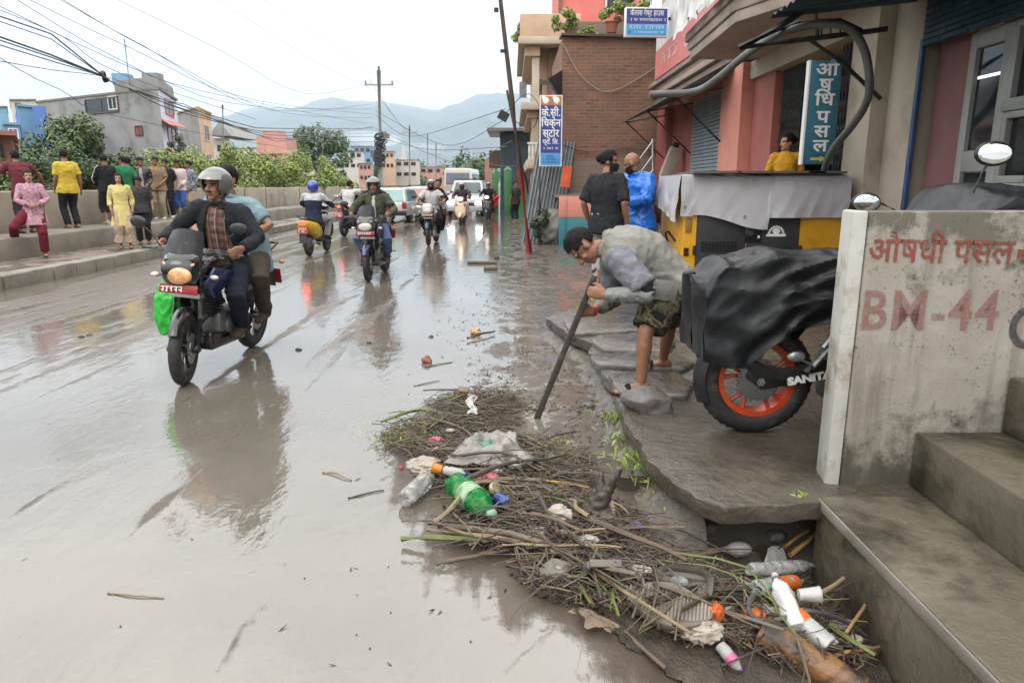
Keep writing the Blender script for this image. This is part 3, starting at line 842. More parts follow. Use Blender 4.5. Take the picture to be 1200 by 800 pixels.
# ================================================================== RIGHT: pavement, shop row, brick house and beyond
def brickmat(name, a, b, mortar, sc=1.0, grime=.3, weather=None):
    m, nt, bs = nodes(name)
    co = tco(nt)
    s = N(nt, 'ShaderNodeSeparateXYZ'); nt.links.new(co, s.inputs[0])
    c = N(nt, 'ShaderNodeCombineXYZ'); nt.links.new(mth(nt, 'ADD', s.outputs[0], s.outputs[1]), c.inputs[0]); nt.links.new(s.outputs[2], c.inputs[1])
    # wobble so courses are not ruler-straight
    dn = N(nt, 'ShaderNodeTexNoise'); dn.inputs['Scale'].default_value = 3; nt.links.new(co, dn.inputs['Vector'])
    ad = N(nt, 'ShaderNodeVectorMath', operation='MULTIPLY_ADD'); nt.links.new(dn.outputs['Color'], ad.inputs[0]); ad.inputs[1].default_value = (.03, .03, 0); nt.links.new(c.outputs[0], ad.inputs[2])
    br = N(nt, 'ShaderNodeTexBrick'); nt.links.new(ad.outputs[0], br.inputs['Vector'])
    br.inputs['Scale'].default_value = sc; br.inputs['Brick Width'].default_value = .24; br.inputs['Row Height'].default_value = .075
    br.inputs['Mortar Size'].default_value = .011; br.inputs['Mortar Smooth'].default_value = .3; br.inputs['Bias'].default_value = -.1
    br.inputs['Color1'].default_value = col4(a); br.inputs['Color2'].default_value = col4(b); br.inputs['Mortar'].default_value = col4(mortar)
    f = tnoise(nt, 1.1, 6, .65, co)
    out = mix(nt, tramp(nt, f, [(.42, 0), (.68, grime * 2)]), br.outputs['Color'], (.10, .085, .07))
    f2 = tnoise(nt, 9, 4, .6, co)
    out = mix(nt, tramp(nt, f2, [(.35, .0), (.7, .35)]), out, (.30, .15, .09))
    if weather:
        # greyer band low down, with a ragged edge (old lime render worn off)
        z0, col = weather
        k = mth(nt, 'ADD', mth(nt, 'MULTIPLY', mth(nt, 'SUBTRACT', z0, s.outputs[2]), 2.2), mth(nt, 'MULTIPLY', mth(nt, 'SUBTRACT', f, .5), 1.5))
        out = mix(nt, tramp(nt, k, [(.4, 0), (.6, .75)]), out, col)
    nt.links.new(out, bs.inputs['Base Color']); bs.inputs['Roughness'].default_value = .9
    h = mth(nt, 'SUBTRACT', 1, br.outputs['Fac'])
    h = mth(nt, 'ADD', h, mth(nt, 'MULTIPLY', tnoise(nt, 30, 5, .6, co), .5))
    bumpn(nt, bs, h, .7, .02)
    return m
# --- pavement: outline with a broken edge, top of worn slabs
pv = [V((p.x, p.y)) for p in PAVE_EDGE]
back = [V((1.0, 8.4)), V((1.15, 9.6)), V((1.55, 11.5)), V((1.6, 15)), V((1.7, 18.3))]
outl = []
for a, b in zip(pv, pv[1:]):
    n = max(2, int((b - a).length / .05))
    for i in range(n):
        q = a.lerp(b, i / n); outl.append(V((q.x + nz(q.x * 9, q.y * 9) * .03, q.y + nz(q.x * 8, q.y * 8, 5) * .03)))
outl.append(V((1.38, pv[-1].y)))
outl += [V((1.38, 2.87)), V((6, 2.87)), V((6, 20)), V((1.7, 20))] + back[::-1]
mb = MB(); mb.prism([V((p.x, p.y, PAVZ - .085)) for p in outl], (0, 0, .085))
# loose worn slabs along the sweeper's edge
slabs = [[(660, 372), (722, 366), (760, 372), (758, 386), (668, 391)], [(693, 398), (700, 392), (765, 388), (790, 398), (785, 411), (708, 410)], [(690, 416), (712, 411), (792, 413), (815, 424), (800, 432), (702, 427)], [(712, 438), (790, 434), (812, 446), (806, 462), (726, 458)]]
m2 = M('wet_worn_stone', (.076, .064, .050), .24, .35, 2.6, .7, 20, dirt=((.034, .026, .018), .40, 2.0), rvar=.22, bdist=.02)
bl_ = MB()
for i, s in enumerate(slabs):
    z = PAVZ + .035 + .012 * (i % 2)
    pts = [G(u, v, z) for u, v in s]; q = []
    for a, b in zip(pts, pts[1:] + pts[:1]):
        n = max(2, int((b - a).length / .06))
        for j in range(n):
            p = a.lerp(b, j / n); q.append(p + V((nz(p.x * 11, p.y * 11) * .025, nz(p.x * 11, p.y * 11, 7) * .025, -.07)))
    bl_.prism(q, (0, 0, .07))
o = mb.build('pavement', [m2], smooth=True, bevel=.012, auto=50); struct(o)
o = bl_.build('pavement_slabs', [M('wet_grey_slab', (.108, .097, .082), .22, .32, 3.5, .8, 18, dirt=((.04, .031, .022), .42, 2.6), rvar=.2, bdist=.015)], bevel=.015, auto=50); struct(o)
# broken muddy bank sloping from the pavement edge down into the silt
mb = MB(); pl_ = []
for a, b in zip(PAVE_EDGE, PAVE_EDGE[1:]):
    if b.y < 2.86 and b.x > 1.0: break
    for i in range(14): pl_.append(a.lerp(b, i / 14))
nb_ = 12; vs = []
for i, p in enumerate(pl_):
    q0, q1 = pl_[max(i - 6, 0)], pl_[min(i + 6, len(pl_) - 1)]
    t_ = (q1 - q0); o_ = V((t_.y, -t_.x, 0)).normalized()
    if o_.x > 0: o_ = -o_
    for j in range(nb_ + 1):
        k = j / nb_; w_ = .20 + .10 * nz(p.y * 2.3, 3)
        z = PAVZ - .035 - (PAVZ + .03 - dip(p.x, p.y)) * k ** .75
        fz = smooth01(0, 26, len(pl_) - 1 - i)
        z = dip(p.x, p.y) - .05 + (z - dip(p.x, p.y) + .05) * fz; w_ *= fz
        r_ = V((p.x - .06 * -o_.x * 0, p.y, 0)) - o_ * .10 + o_ * (w_ + .10) * k
        n_ = nz(r_.x * 8, r_.y * 8, 2) * .035 + nz(r_.x * 21, r_.y * 21, 5) * .022 + abs(nz(r_.x * 38, r_.y * 38, 7)) * .016
        vs.append(V((r_.x, r_.y, z + n_ * min(1, .25 + k * 2) - .01)))
mb.add(vs, [(i * (nb_ + 1) + j, i * (nb_ + 1) + j + 1, (i + 1) * (nb_ + 1) + j + 1, (i + 1) * (nb_ + 1) + j) for i in range(len(pl_) - 1) for j in range(nb_)])
struct(mb.build('pavement_edge', M('broken_concrete', (.105, .092, .074), .38, .5, 7, .8, 60, dirt=((.045, .036, .026), .42, 8), rvar=.25), norm=False, auto=35))
# drain: side walls under the pavement lip and floor (the road sheet dips there)
mb = MB(); mb.box((1.0, 3.42, -.12), (.9, .08, .40)); struct(mb.build('drain_wall', M('dark_wet_concrete', (.05, .042, .032), .6, .3, 4, .4, 25)))

# --- steps at the right front
STEPM = M('damp_step_concrete', (.125, .108, .078), .36, .35, 1.6, .6, 24, dirt=((.032, .026, .016), .50, 1.9), rvar=.22)
t = thing('concrete_steps', 'damp concrete steps and landing at the lower right, beside the painted wall', 'steps', (2.2, 2.2, 0))
def wstep(name, x0, x1, y0, y1, z0, z1):
    mb = MB(); mb.box(((x0 + x1) / 2 - 2.2, (y0 + y1) / 2 - 2.2, (z0 + z1) / 2), (x1 - x0, y1 - y0, z1 - z0)); return mb.build(name, STEPM, t, bevel=.015)
wstep('landing', 1.38, 6, -1.5, 2.93, -.4, PAVZ + .002)
wstep('step', 1.85, 6, -1.5, 3.047, PAVZ, .443); wstep('step', 2.24, 6, -1.5, 3.043, .44, .706); wstep('step', 2.65, 6, -1.5, 3.039, .70, .97)
mb = MB(); mb.box((1.372 - 2.2, .7 - 2.2, PAVZ - .02), (.012, 4.4, .045)); mb.build('edge_lip', CON, t, bevel=.004)

# --- painted wall
m, nt, bs = nodes('mouldy_painted_wall')
co = tco(nt); s = N(nt, 'ShaderNodeSeparateXYZ'); nt.links.new(co, s.inputs[0])
f = tnoise(nt, 2.6, 8, .68, co, .2); f2 = tnoise(nt, 9, 6, .7, co)
base = mix(nt, tramp(nt, f, [(.35, 0), (.65, 1)]), (.235, .208, .172), (.325, .298, .262))
fsum = mth(nt, 'SUBTRACT', mth(nt, 'ADD', mth(nt, 'MULTIPLY', f, 1.15), mth(nt, 'MULTIPLY', f2, .7)), .42)
# mould grows from the foot and from under the coping, in ragged patches
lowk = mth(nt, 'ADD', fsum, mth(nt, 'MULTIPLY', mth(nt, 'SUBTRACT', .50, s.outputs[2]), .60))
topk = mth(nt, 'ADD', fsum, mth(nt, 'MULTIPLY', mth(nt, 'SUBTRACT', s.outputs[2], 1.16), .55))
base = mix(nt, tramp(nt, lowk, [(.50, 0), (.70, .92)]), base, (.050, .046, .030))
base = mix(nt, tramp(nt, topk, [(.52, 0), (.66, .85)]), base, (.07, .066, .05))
spk = tnoise(nt, 60, 4, .7, co)
base = mix(nt, tramp(nt, mth(nt, 'ADD', mth(nt, 'MULTIPLY', spk, .6), mth(nt, 'MULTIPLY', f2, .42)), [(.57, 0), (.63, .8)]), base, (.05, .045, .03))
drip = tnoise(nt, 1.0, 5, .6, tco(nt, 'Object', (11, 11, .9)))
base = mix(nt, tramp(nt, drip, [(.52, 0), (.66, .5)]), base, (.12, .10, .078))
nt.links.new(base, bs.inputs['Base Color']); bs.inputs['Roughness'].default_value = .85
bumpn(nt, bs, mth(nt, 'ADD', f2, mth(nt, 'MULTIPLY', spk, .4)), .35, .012)
WALLP = m
WHT = M('chipped_whitewash', (.40, .395, .36), .7, .14, 3, .25, 25, dirt=((.20, .145, .10), .40, 4))
t = thing('painted_wall', 'mouldy wall with red lettering beside the steps on the right', 'wall', (2.5, 3.05, 0))
def wl(p): return V(p) - V((2.5, 3.05, 0))
x1 = 1.535; z1 = 1.435
mb = MB(); mb.prism([wl((x1, 3.05, .0)), wl((6, 3.05, .0)), wl((6, 3.24, .0)), wl((x1, 3.24, .0))], (0, 0, z1)); mb.build('wall_block', WALLP, t, bevel=.008)
mb = MB(); mb.prism([wl((x1 - .004, 3.046, .0)), wl((x1 - .004, 3.244, .0)), wl((1.500, 3.235, .0)), wl((1.468, 3.062, .0))], (0, 0, z1 + .004)); mb.build('whitewashed_end', WHT, t, bevel=.012)
def paintm(name, c, worn):
    m, nt, bs = nodes(name); co = tco(nt)
    f = tnoise(nt, 26, 6, .7, co)
    nt.links.new(mix(nt, tramp(nt, f, [(.3, 0), (.7, 1)]), [x * .75 for x in c], c), bs.inputs['Base Color']); bs.inputs['Roughness'].default_value = .8
    nt.links.new(tramp(nt, tnoise(nt, 14, 7, .75, co), [(.5 - worn, 1), (.62 - worn * .4, .25)]), bs.inputs['Alpha'])
    return m
RP = paintm('red_wall_paint', (.32, .085, .055), .10); PP = paintm('faded_pink_wall_paint', (.37, .19, .165), .18); GP = paintm('grey_wall_paint', (.08, .08, .075), .05)
def onwall(u, v): return A(u, v, 3.046) - V((2.5, 3.05, 0))
p = onwall(1103, 295); o = text('औषधी पसल', .150, RP, t, p, off=.002, sx=.90, ext=.0006); o.name = 'red_lettering'
o.rotation_euler = (math.pi / 2, R(1), 0)
p = onwall(1198, 299); mb = MB(); mb.box((.06, 0, 0), (.16, .003, .05)); mb.prism([V((.14, 0, -.05)), V((.14, 0, .05)), V((.22, 0, 0))], (0, -.003, 0)); o = mb.build('red_arrow', RP, t, smooth=False); o.location = p
p = onwall(1090, 366); o = text('BM-44', .25, PP, t, p, off=.004, sx=.86, space=1.1, ext=.0006); o.name = 'faded_lettering'
p = onwall(1207, 383); mb = MB(); mb.torus((0, 0, 0), (0, 1, 0), .075, .016, 24, 6, 1); o = mb.build('grey_ring_mark', GP, t); o.location = p; o.scale = (1, .1, 1.1)

# --- shop row: facade plane x = 4
FX = 4.0
PINKW = M('salmon_shop_paint', (.36, .11, .09), .75, .14, 1.6, .2, 18, dirt=((.22, .09, .07), .18, 2))
PINKL = M('pale_pink_shop_paint', (.60, .24, .18), .7, .12, 1.6, .2, 18, dirt=((.3, .13, .1), .12, 2.5))
CREAM = M('stained_cream_plaster', (.42, .36, .28), .8, .14, 1.2, .25, 16, dirt=((.24, .20, .15), .22, 1.6))
SHUT = M('pale_blue_grey_shutter', (.26, .33, .34), .5, .15, 2, .15, 20, metal=.2, dirt=((.2, .17, .13), .18, 3))
t = thing('shop_row', 'salmon and cream shop row with shutters and a projecting balcony slab on the right', 'building', (FX, 10, 0))
def rb(name, x0, x1, y0, y1, z0, z1, m, parent=None, bev=.01, **k):
    mb = MB(); c = V(((x0 + x1) / 2, (y0 + y1) / 2, (z0 + z1) / 2)) - V((FX, 10, 0)); mb.box(c, (x1 - x0, y1 - y0, z1 - z0)); return mb.build(name, m, parent or t, bevel=bev, **k)
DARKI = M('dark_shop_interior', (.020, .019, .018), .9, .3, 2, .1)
rb('pillar', FX - .05, FX + .4, 18.6, 19.9, 0, 3.6, PINKW)
rb('pillar', FX + .1, FX + .4, 16.5, 18.6, 0, 3.6, PINKW)
rb('pillar', FX - .22, FX + .4, 12.15, 13.3, 0, 3.5, PINKL)
rb('pillar', FX - .02, FX + .4, 11.2, 12.15, 0, 3.5, PINKW)
rb('pillar', FX - .12, FX + .4, 7.95, 8.5, 0, 3.5, CREAM); rb('pillar', FX + .06, FX + .4, 7.4, 7.95, 0, 3.5, CREAM)
rb('beam', FX - .1, FX + .4, 8.0, 12.15, 3.22, 3.5, CREAM)
rb('beam', FX - .04, FX + .4, 13.3, 16.5, 3.35, 3.6, PINKW)
rb('plinth', FX - .75, FX + .3, 8.4, 19, .1, .55, CONWET)
# rolling shutter of the far bay
mb = MB(); y0, y1 = 13.3, 16.5
for k in range(38):
    z = .55 + k * .0745
    mb.box((.10 + .0 * k, (y0 + y1) / 2 - 10, z + .036), (.05, y1 - y0, .062), (0, R(12), 0))
mb.build('rolling_shutter', SHUT, t, smooth=False)
# open pharmacy bay: dark room, shelf of bottles, folding gate
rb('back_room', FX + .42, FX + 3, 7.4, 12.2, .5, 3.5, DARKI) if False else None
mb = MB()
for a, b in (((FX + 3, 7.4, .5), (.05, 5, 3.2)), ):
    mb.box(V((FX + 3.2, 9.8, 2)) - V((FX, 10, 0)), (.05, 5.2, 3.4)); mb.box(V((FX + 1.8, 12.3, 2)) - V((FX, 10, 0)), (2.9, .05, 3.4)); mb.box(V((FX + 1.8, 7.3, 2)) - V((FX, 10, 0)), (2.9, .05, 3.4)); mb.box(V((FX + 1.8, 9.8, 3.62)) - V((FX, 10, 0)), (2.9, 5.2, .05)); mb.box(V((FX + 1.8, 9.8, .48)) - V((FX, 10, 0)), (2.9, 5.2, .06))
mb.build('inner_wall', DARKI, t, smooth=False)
mb = MB()
for z in (1.55, 1.95, 2.35): mb.box(V((FX + 2.2, 10, z)) - V((FX, 10, 0)), (.35, 3.6, .03))
sh = mb.build('shelf', M('dim_wood_shelf', (.10, .085, .06), .6, .2, 5), t)
rg = random.Random(2); mb = MB()
for z in (1.57, 1.97):
    for k in range(30):
        y = 8.4 + k * .11; h = rg.uniform(.1, .2); mb.box(V((FX + 2.1, y, z + h / 2)) - V((FX, 10, 0)), (.06, .07, h))
mb.build('medicine_boxes', M('pale_cartons', (.45, .42, .30), .6, .5, 9), sh)
GATE = M('dark_folding_gate_steel', (.05, .047, .043), .5, .3, 8, .2, 40, metal=.6)
def folding(y0, y1, n, x):
    mb = MB()
    for i in range(n + 1):
        y = y0 + (y1 - y0) * i / n
        mb.box((x - FX, y - 10, 1.88), (.02, .022, 2.66))
    s = (y1 - y0) / n
    for i in range(0, n):
        y = y0 + s * i
        for k in range(9):
            z = .7 + k * .29
            mb.tube([(x - FX - .015, y - 10, z), (x - FX - .015, y + s - 10, z + .26)], .007, 4); mb.tube([(x - FX - .03, y + s - 10, z), (x - FX - .03, y - 10, z + .26)], .007, 4)
    return mb.build('folding_gate', GATE, t, smooth=False)
folding(10.45, 11.18, 12, FX + .12); folding(8.52, 9.25, 9, FX + .12)
# balcony slab with a stepped fascia
sl = [(2.85, 11.95), (2.76, 9.3), (3.2, 8.15), (3.25, 5.0), (6, 5.0), (6, 11.95)]
mb = MB()
cxs, cys = 4.6, 8.5
for i, (z0, z1_, ex) in enumerate(((3.5, 3.63, 0), (3.632, 3.76, .035), (3.762, 3.90, .075))):
    mb.m = 0
    mb.prism([V((x - (ex if x < 4 else 0) - FX, y + (ex if y > 9 and True else 0) - 10, z0)) for x, y in sl], (0, 0, z1_ - z0))
mb.build('balcony_slab', M('grey_brown_slab_plaster', (.37, .30, .255), .8, .14, 1.2, .25, 14, dirt=((.17, .13, .11), .25, 1.5)), t, bevel=.012)
# mouldings and parapet of the far bay
for i in range(4): rb('moulding', FX - .22 - .07 * (i % 2) - .03 * i, FX + .4, 12.0, 19.6, 3.62 + .125 * i, 3.73 + .125 * i, M('moulding_plaster', (.34, .25, .21), .8, .14, 1.2, .2, 14, dirt=((.17, .13, .11), .2, 1.5)))
rb('upper_wall', FX - .1, FX + 2.5, 12.05, 19.7, 4.12, 8.5, CREAM); rb('upper_wall', FX + .3, FX + 2.5, 5, 12.0, 3.93, 8.5, CREAM)
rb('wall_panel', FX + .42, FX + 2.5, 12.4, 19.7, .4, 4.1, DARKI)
mb = MB(); mb.box(V((FX - .12, 18.6, 6.3)) - V((FX, 10, 0)), (.04, .35, 2.2)); mb.build('dark_window_strip', DGL, t, smooth=False)
# --- right bay (near): blue strip, pink wall, white window frames, roller
rb('blue_edge_strip', FX + .03, FX + .075, 7.34, 7.395, .7, 2.95, M('blue_steel_paint', (.03, .085, .19), .5, .2, 4))
rb('pink_wall', FX + .18, FX + .4, 6.72, 7.29, .6, 3.3, M('awning_shaded_pink_paint', (.20, .085, .085), .75, .12, 2, .15, 15, dirt=((.2, .08, .08), .12, 2)))  # pink darkened in its base colour for the shade under the awning
WHF = M('aluminium_window_frame', (.27, .27, .25), .45, .1, 3, .1, 20, dirt=((.25, .23, .2), .12, 4))  # white frames, awning shade put into a greyer base colour
SMG = M('dim_window_glass', (.018, .021, .022), .05, .4, 1.5, 0, rvar=.02)
def xbar(mb, y0, y1, z0, z1_, x0=FX + .12, d=.09): mb.box(V((x0 + d / 2, (y0 + y1) / 2, (z0 + z1_) / 2)) - V((FX, 10, 0)), (d, abs(y1 - y0), z1_ - z0))
mb = MB()
xbar(mb, 6.62, 6.715, .7, 2.86); xbar(mb, 6.15, 6.26, .7, 2.86); xbar(mb, 6.26, 6.62, 1.66, 1.84, d=.085); xbar(mb, 6.26, 6.62, 2.72, 2.86, d=.085); xbar(mb, 6.26, 6.62, .7, .95, d=.085)
dr = mb.build('door_frame', WHF, t, bevel=.006)
mb = MB(); xbar(mb, 6.27, 6.61, .96, 1.65, FX + .155, .02); xbar(mb, 6.27, 6.61, 1.85, 2.71, FX + .155, .02); mb.build('door_glass', SMG, dr, smooth=False)
mb = MB(); xbar(mb, 6.28, 6.60, 2.46, 2.485, FX + .150, .004); mb.build('tube_light', lamp('tube_glow', (1, .98, .92), 1.2), dr, smooth=False)
mb = MB()
xbar(mb, 2, 6.14, 1.46, 1.56, FX + .07, .16); xbar(mb, 2, 6.14, 2.14, 2.24, FX + .08, .12); xbar(mb, 2, 6.14, 2.80, 2.86); xbar(mb, 6.08, 6.145, 1.56, 2.80, FX + .11)
for y in (5.70, 5.28, 4.5, 3.7): xbar(mb, y, y + .06, 1.56, 2.14, FX + .125)
xbar(mb, 5.76, 6.08, 1.562, 1.62, FX + .10, .06); xbar(mb, 5.76, 6.08, 2.08, 2.138, FX + .10, .06)
wn_ = mb.build('window_frame', WHF, t, bevel=.006)
mb = MB(); xbar(mb, 2, 6.08, 1.57, 2.13, FX + .165, .02); xbar(mb, 2, 6.08, 2.25, 2.79, FX + .165, .02); mb.build('window_glass', SMG, wn_, smooth=False)
rb('dado_wall', FX + .1, FX + .4, 2, 6.14, .6, 1.40, M('dusky_wall_paint', (.22, .19, .17), .75, .15, 2, .15)); rb('sill', FX - .02, FX + .4, 2, 6.14, 1.40, 1.455, BLK)
mb = MB()
for k in range(8): mb.box(V((FX + .03, 4.6, 2.88 + k * .055)) - V((FX, 10, 0)), (.05, 5.4, .048), (0, R(14), 0))
mb.build('blue_roller_shutter', M('blue_roller_paint', (.025, .065, .09), .35, .2, 2.5, .15, 20, metal=.3, dirt=((.3, .36, .38), .14, 5)), t, smooth=False)
# tin awning over the near bay on an iron truss
AWN = M('dark_blue_tin', (.028, .05, .075), .55, .3, 1.5, .2, 10, metal=.3, dirt=((.05, .05, .035), .3, 2))
aw = thing('tin_awning', 'dark blue tin awning on iron brackets above the near shop at top right', 'awning', (FX, 5, 3.3))
mb = MB()
def awf(a, b):
    y = 1 + 6.6 * a; x = FX + .1 - 1.5 * b
    return V((x - FX, y - 5, 3.36 - .16 * b - 3.3 + .018 * math.sin(y * 42)))
mb.grid(awf, 160, 6); mb.build('tin_sheet', AWN, aw, solid=.006)
IRON = M('green_black_iron', (.022, .032, .026), .55, .3, 6, .3, 40, metal=.4, dirt=((.09, .05, .03), .2, 7))
mb = MB(); O = V((FX, 5, 3.3))
def ap(u, v, Y): return A(u, v, Y) - O
mb.tube([ap(866, 56, 7.7), ap(910, 34, 7.6), ap(990, -20, 7.4)], .035, 6); mb.tube([ap(868, 56, 7.7), ap(930, 48, 7.65), ap(1012, 38, 7.55), ap(1040, 34, 7.5)], .028, 6)
mb.tube([ap(945, 44, 7.65), ap(985, 72, 7.65), ap(1032, 116, 7.7)], .022, 6); mb.tube([ap(880, 50, 7.7), ap(935, 26, 7.66), ap(985, 24, 7.6), ap(1010, 36, 7.6)], .02, 6)
for u, v in ((968, 37), (990, 34)): mb.torus(ap(u, v, 7.62), (0, 1, 0), .05, .008, 14, 5)
mb.tube([ap(955, 5, 7.6), ap(958, 44, 7.62)], .02, 6)
for k in (3.2, 5.4): r_ = MB(); r_.tube([V((0, k - 5, -.02)), V((-1.4, k - 5, -.16))], .02, 6); r_.build('rafter', IRON, aw)
mb.build('iron_bracket', IRON, aw)
# tin canopy of the far bay with struts
cn = thing('tin_canopy', 'rusty green tin canopy with struts over the far shutter', 'awning', (FX - .7, 15, 3.3))
mb = MB(); O2 = V((FX - .7, 15, 3.3))
def cnf(a, b):
    y = 12.6 + 6.4 * a; x = FX - .1 - 1.05 * b
    return V((x, y, 3.52 - .42 * b + .012 * math.sin(y * 40))) - O2
mb.grid(cnf, 120, 5); mb.build('tin_sheet', M('green_grey_tin', (.07, .10, .085), .5, .3, 1.5, .2, 10, metal=.4, dirt=((.15, .16, .15), .25, 2)), cn, solid=.006)
for y in (13.2, 15.8, 18.6):
    mb = MB(); mb.tube([V((FX - 1.1, y, 3.10)) - O2, V((FX - .1, y, 2.2)) - O2], .02, 6); mb.tube([V((FX - 1.1, y, 3.08)) - O2, V((FX - .1, y, 3.25)) - O2], .018, 6); mb.build('strut', IRON, cn)
# speaker-like box hung under it
p = A(786, 192, 17.2); bx = thing('hanging_box', 'pale cardboard-coloured box hung on the pillar under the tin canopy', 'box', p)
mb = MB(); mb.box((0, 0, 0), (.3, .25, .75), (0, .35, 0)); mb.build('box_body', CREAM, bx, bevel=.02); mb = MB(); mb.box((.1, .0, .42), (.12, .2, .12), (0, .35, 0)); mb.build('bracket', IRON, bx)

# banner boards and hanging sheets
bn = thing('shop_banner', 'long red and white banner board above the far shop', 'banner', (FX - .38, 15.5, 4.1))
mb = MB(); mb.box((0, 0, .33), (.05, 6.3, .66)); mb.build('red_panel', M('red_banner', (.60, .19, .18), .5, .1, 2, .05), bn, smooth=False)
mb = MB(); mb.box((0.003, 0, 1.15), (.05, 6.3, .96)); mb.build('white_panel', M('white_banner', (.60, .58, .57), .5, .08, 1.4, .05, dirt=((.45, .30, .28), .14, 1.5)), bn, smooth=False)
o = scribble(5, 2.6, .26, M('faded_white_print', (.62, .40, .38), .6), bn, (-.03, 1.0, .36), -math.pi / 2, 11)
SHEET = M('printed_flex_sheet', (.62, .60, .58), .55, .1, 2, .1, dirt=((.35, .33, .33), .2, 3))
sh = thing('flex_sheet', 'crumpled printed plastic sheets hung over the balcony edge at top', 'sheet', (2.7, 10.5, 3.95))
mb = MB()
def shf(a, b):
    y = 12.1 - 3.6 * a; x = 2.78 - .04 * a + (0 if a < .75 else (a - .75) * 1.2)
    zb = 3.86 + .32 * abs(nz(a * 5, 2)) - .05; w = nz(a * 14, b * 3, 3) * .07 + nz(a * 30, b * 7, 8) * .03
    return V((x - .08 + w - .1 * (1 - b), y, zb + (5.1 - zb) * b + w * .4)) - V((2.7, 10.5, 3.95))
mb.grid(shf, 90, 24); mb.build('sheet_cloth', SHEET, sh, solid=.004)
mb = MB()
for k in range(4):
    y = .9 - k * .55
    mb.add([V((-.20, y, .45)), V((-.20, y - .35, .55)), V((-.19, y - .30, .95)), V((-.19, y + .05, .9))], [(0, 1, 2, 3)])
mb.build('printed_patch', M('blue_print', (.30, .36, .45), .6, .3, 12, 0, dirt=((.5, .15, .13), .2, 6)), sh, smooth=False)

# blade sign of the pharmacy
SB = M('teal_blue_sign', (.03, .135, .205), .45, .12, 2, .05, dirt=((.06, .10, .12), .15, 4))
c = A(962, 133, 8.55); w_, h_ = .345, 1.15
sg = thing('pharmacy_sign', 'tall blue blade sign with white letters and a yellow arrow, by the cream pillar', 'sign', c, R(-4))
mb = MB(); mb.box((0, 0, 0), (w_, .09, h_)); mb.build('sign_panel', SB, sg, bevel=.006)
mb = MB(); mb.box((-w_ / 2 - .012, 0, 0), (.02, .1, h_ + .01)); mb.build('sign_edge', WHITE, sg)
for i, ch in enumerate(('औ', 'ष', 'िध', 'प', 'स', 'ल')):
    text(ch, .195, LETW, sg, (.01, -.048, .47 - i * .162 - (.03 if i > 2 else 0)), off=.004, sx=1.25)
mb = MB(); mb.box((-.035, -.048, -.515), (.11, .004, .032)); mb.prism([V((.02, -.046, -.55)), V((.02, -.046, -.48)), V((.085, -.046, -.515))], (0, -.004, 0)); mb.build('yellow_arrow', M('yellow_paint', (.62, .48, .02), .5, .1), sg, smooth=False)
for z in (.5, -.5): mb = MB(); mb.box((.28, 0, z), (.22, .03, .03)); mb.build('bracket', IRON, sg)

# guest house sign
c = A(757, 27, 17); gs = thing('guest_house_sign', 'small white framed blue guest house sign high on the right building', 'sign', c, R(3))
mb = MB(); mb.box((0, 0, 0), (.98, .14, .62)); mb.build('sign_box', WHITE, gs, bevel=.01)
mb = MB(); mb.box((0, -.074, .12), (.92, .006, .32)); mb.build('upper_panel', M('navy_sign', (.035, .05, .24), .4, .08), gs, smooth=False)
mb = MB(); mb.box((0, -.074, -.165), (.92, .006, .23)); mb.build('lower_panel', M('sky_blue_sign', (.08, .30, .58), .4, .08), gs, smooth=False)
text('कैलास गेष्ट हाउस', .165, LETW, gs, (0, -.08, .185), off=.0, sx=.70); scribble(20, .8, .055, LETW, gs, (.03, -.08, .045), 0, 4)
PALEL = M('pale_lettering', (.42, .62, .78), .5); scribble(11, .8, .075, PALEL, gs, (0, -.08, -.11), 0, 5); scribble(16, .68, .045, PALEL, gs, (.06, -.08, -.215), 0, 6)
mb = MB(); mb.torus((-.39, -.078, -.21), (0, 1, 0), .026, .008, 12, 5); mb.build('ring_emblem', M('navy_sign', (.035, .05, .24)), gs)
mb = MB(); mb.box((.55, .05, .1), (.2, .05, .06)); mb.build('bracket', IRON, gs)

# --- brick house end wall, low pink and teal wall, stair rail
BRK = brickmat('old_red_brick', (.25, .105, .062), (.125, .052, .036), (.20, .17, .138), sc=.86, grime=.36, weather=(2.45, (.22, .185, .14)))
bh = thing('brick_house', 'old unplastered red brick house end behind the roadside sign', 'house', (2.7, 20, 0))
mb = MB()
def bf(a, b):
    x = 1.36 + 2.9 * a; zt = 5.38 - .05 * a + nz(a * 18) * .03
    return V((x - 2.7, .0 + nz(a * 6, b * 6) * .006, 1.35 + (zt - 1.35) * b))
mb.box((0.05, 2.2, 2.65), (2.66, 4.36, 5.3)); mb.build('brick_core', BRK, bh, smooth=False) if False else None
mb = MB(); mb.box((.10, 2.5, 2.69), (2.9, 5, 5.38)); mb.build('brick_wall', BRK, bh, smooth=False)
mb = MB(); mb.box((-.60, -.02, .95), (1.5, .04, .75)); mb.build('plastered_base', M('grey_wall_render', (.24, .22, .195), .9, .15, 1.5, .3, 14, dirt=((.12, .11, .09), .25, 2)), bh)
mb = MB(); mb.prism([V((-1.38, -.15, 5.40)), V((1.45, -.15, 5.32)), V((1.45, 1, 5.42)), V((-1.38, 1, 5.5))], (0, 0, .06)); mb.build('tin_roof_edge', RUST, bh)
mb = MB(); mb.prism([V((-1.35, -.01, 4.55)), V((-1.75, -.55, 4.25)), V((-1.35, -.1, 3.75))], (0, .5, 0)); mb.build('dark_flap', BLK, bh, smooth=False)
o = wire(catmull([V((1.36, 19.93, 5.2)), V((1.9, 19.93, 4.35)), V((2.7, 19.93, 4.0)), V((4.0, 19.93, 4.7))], 6), .012, 'pale cable looping across the brick end wall', None); o.data.materials[0] = M('pale_cable', (.3, .26, .22), .6)
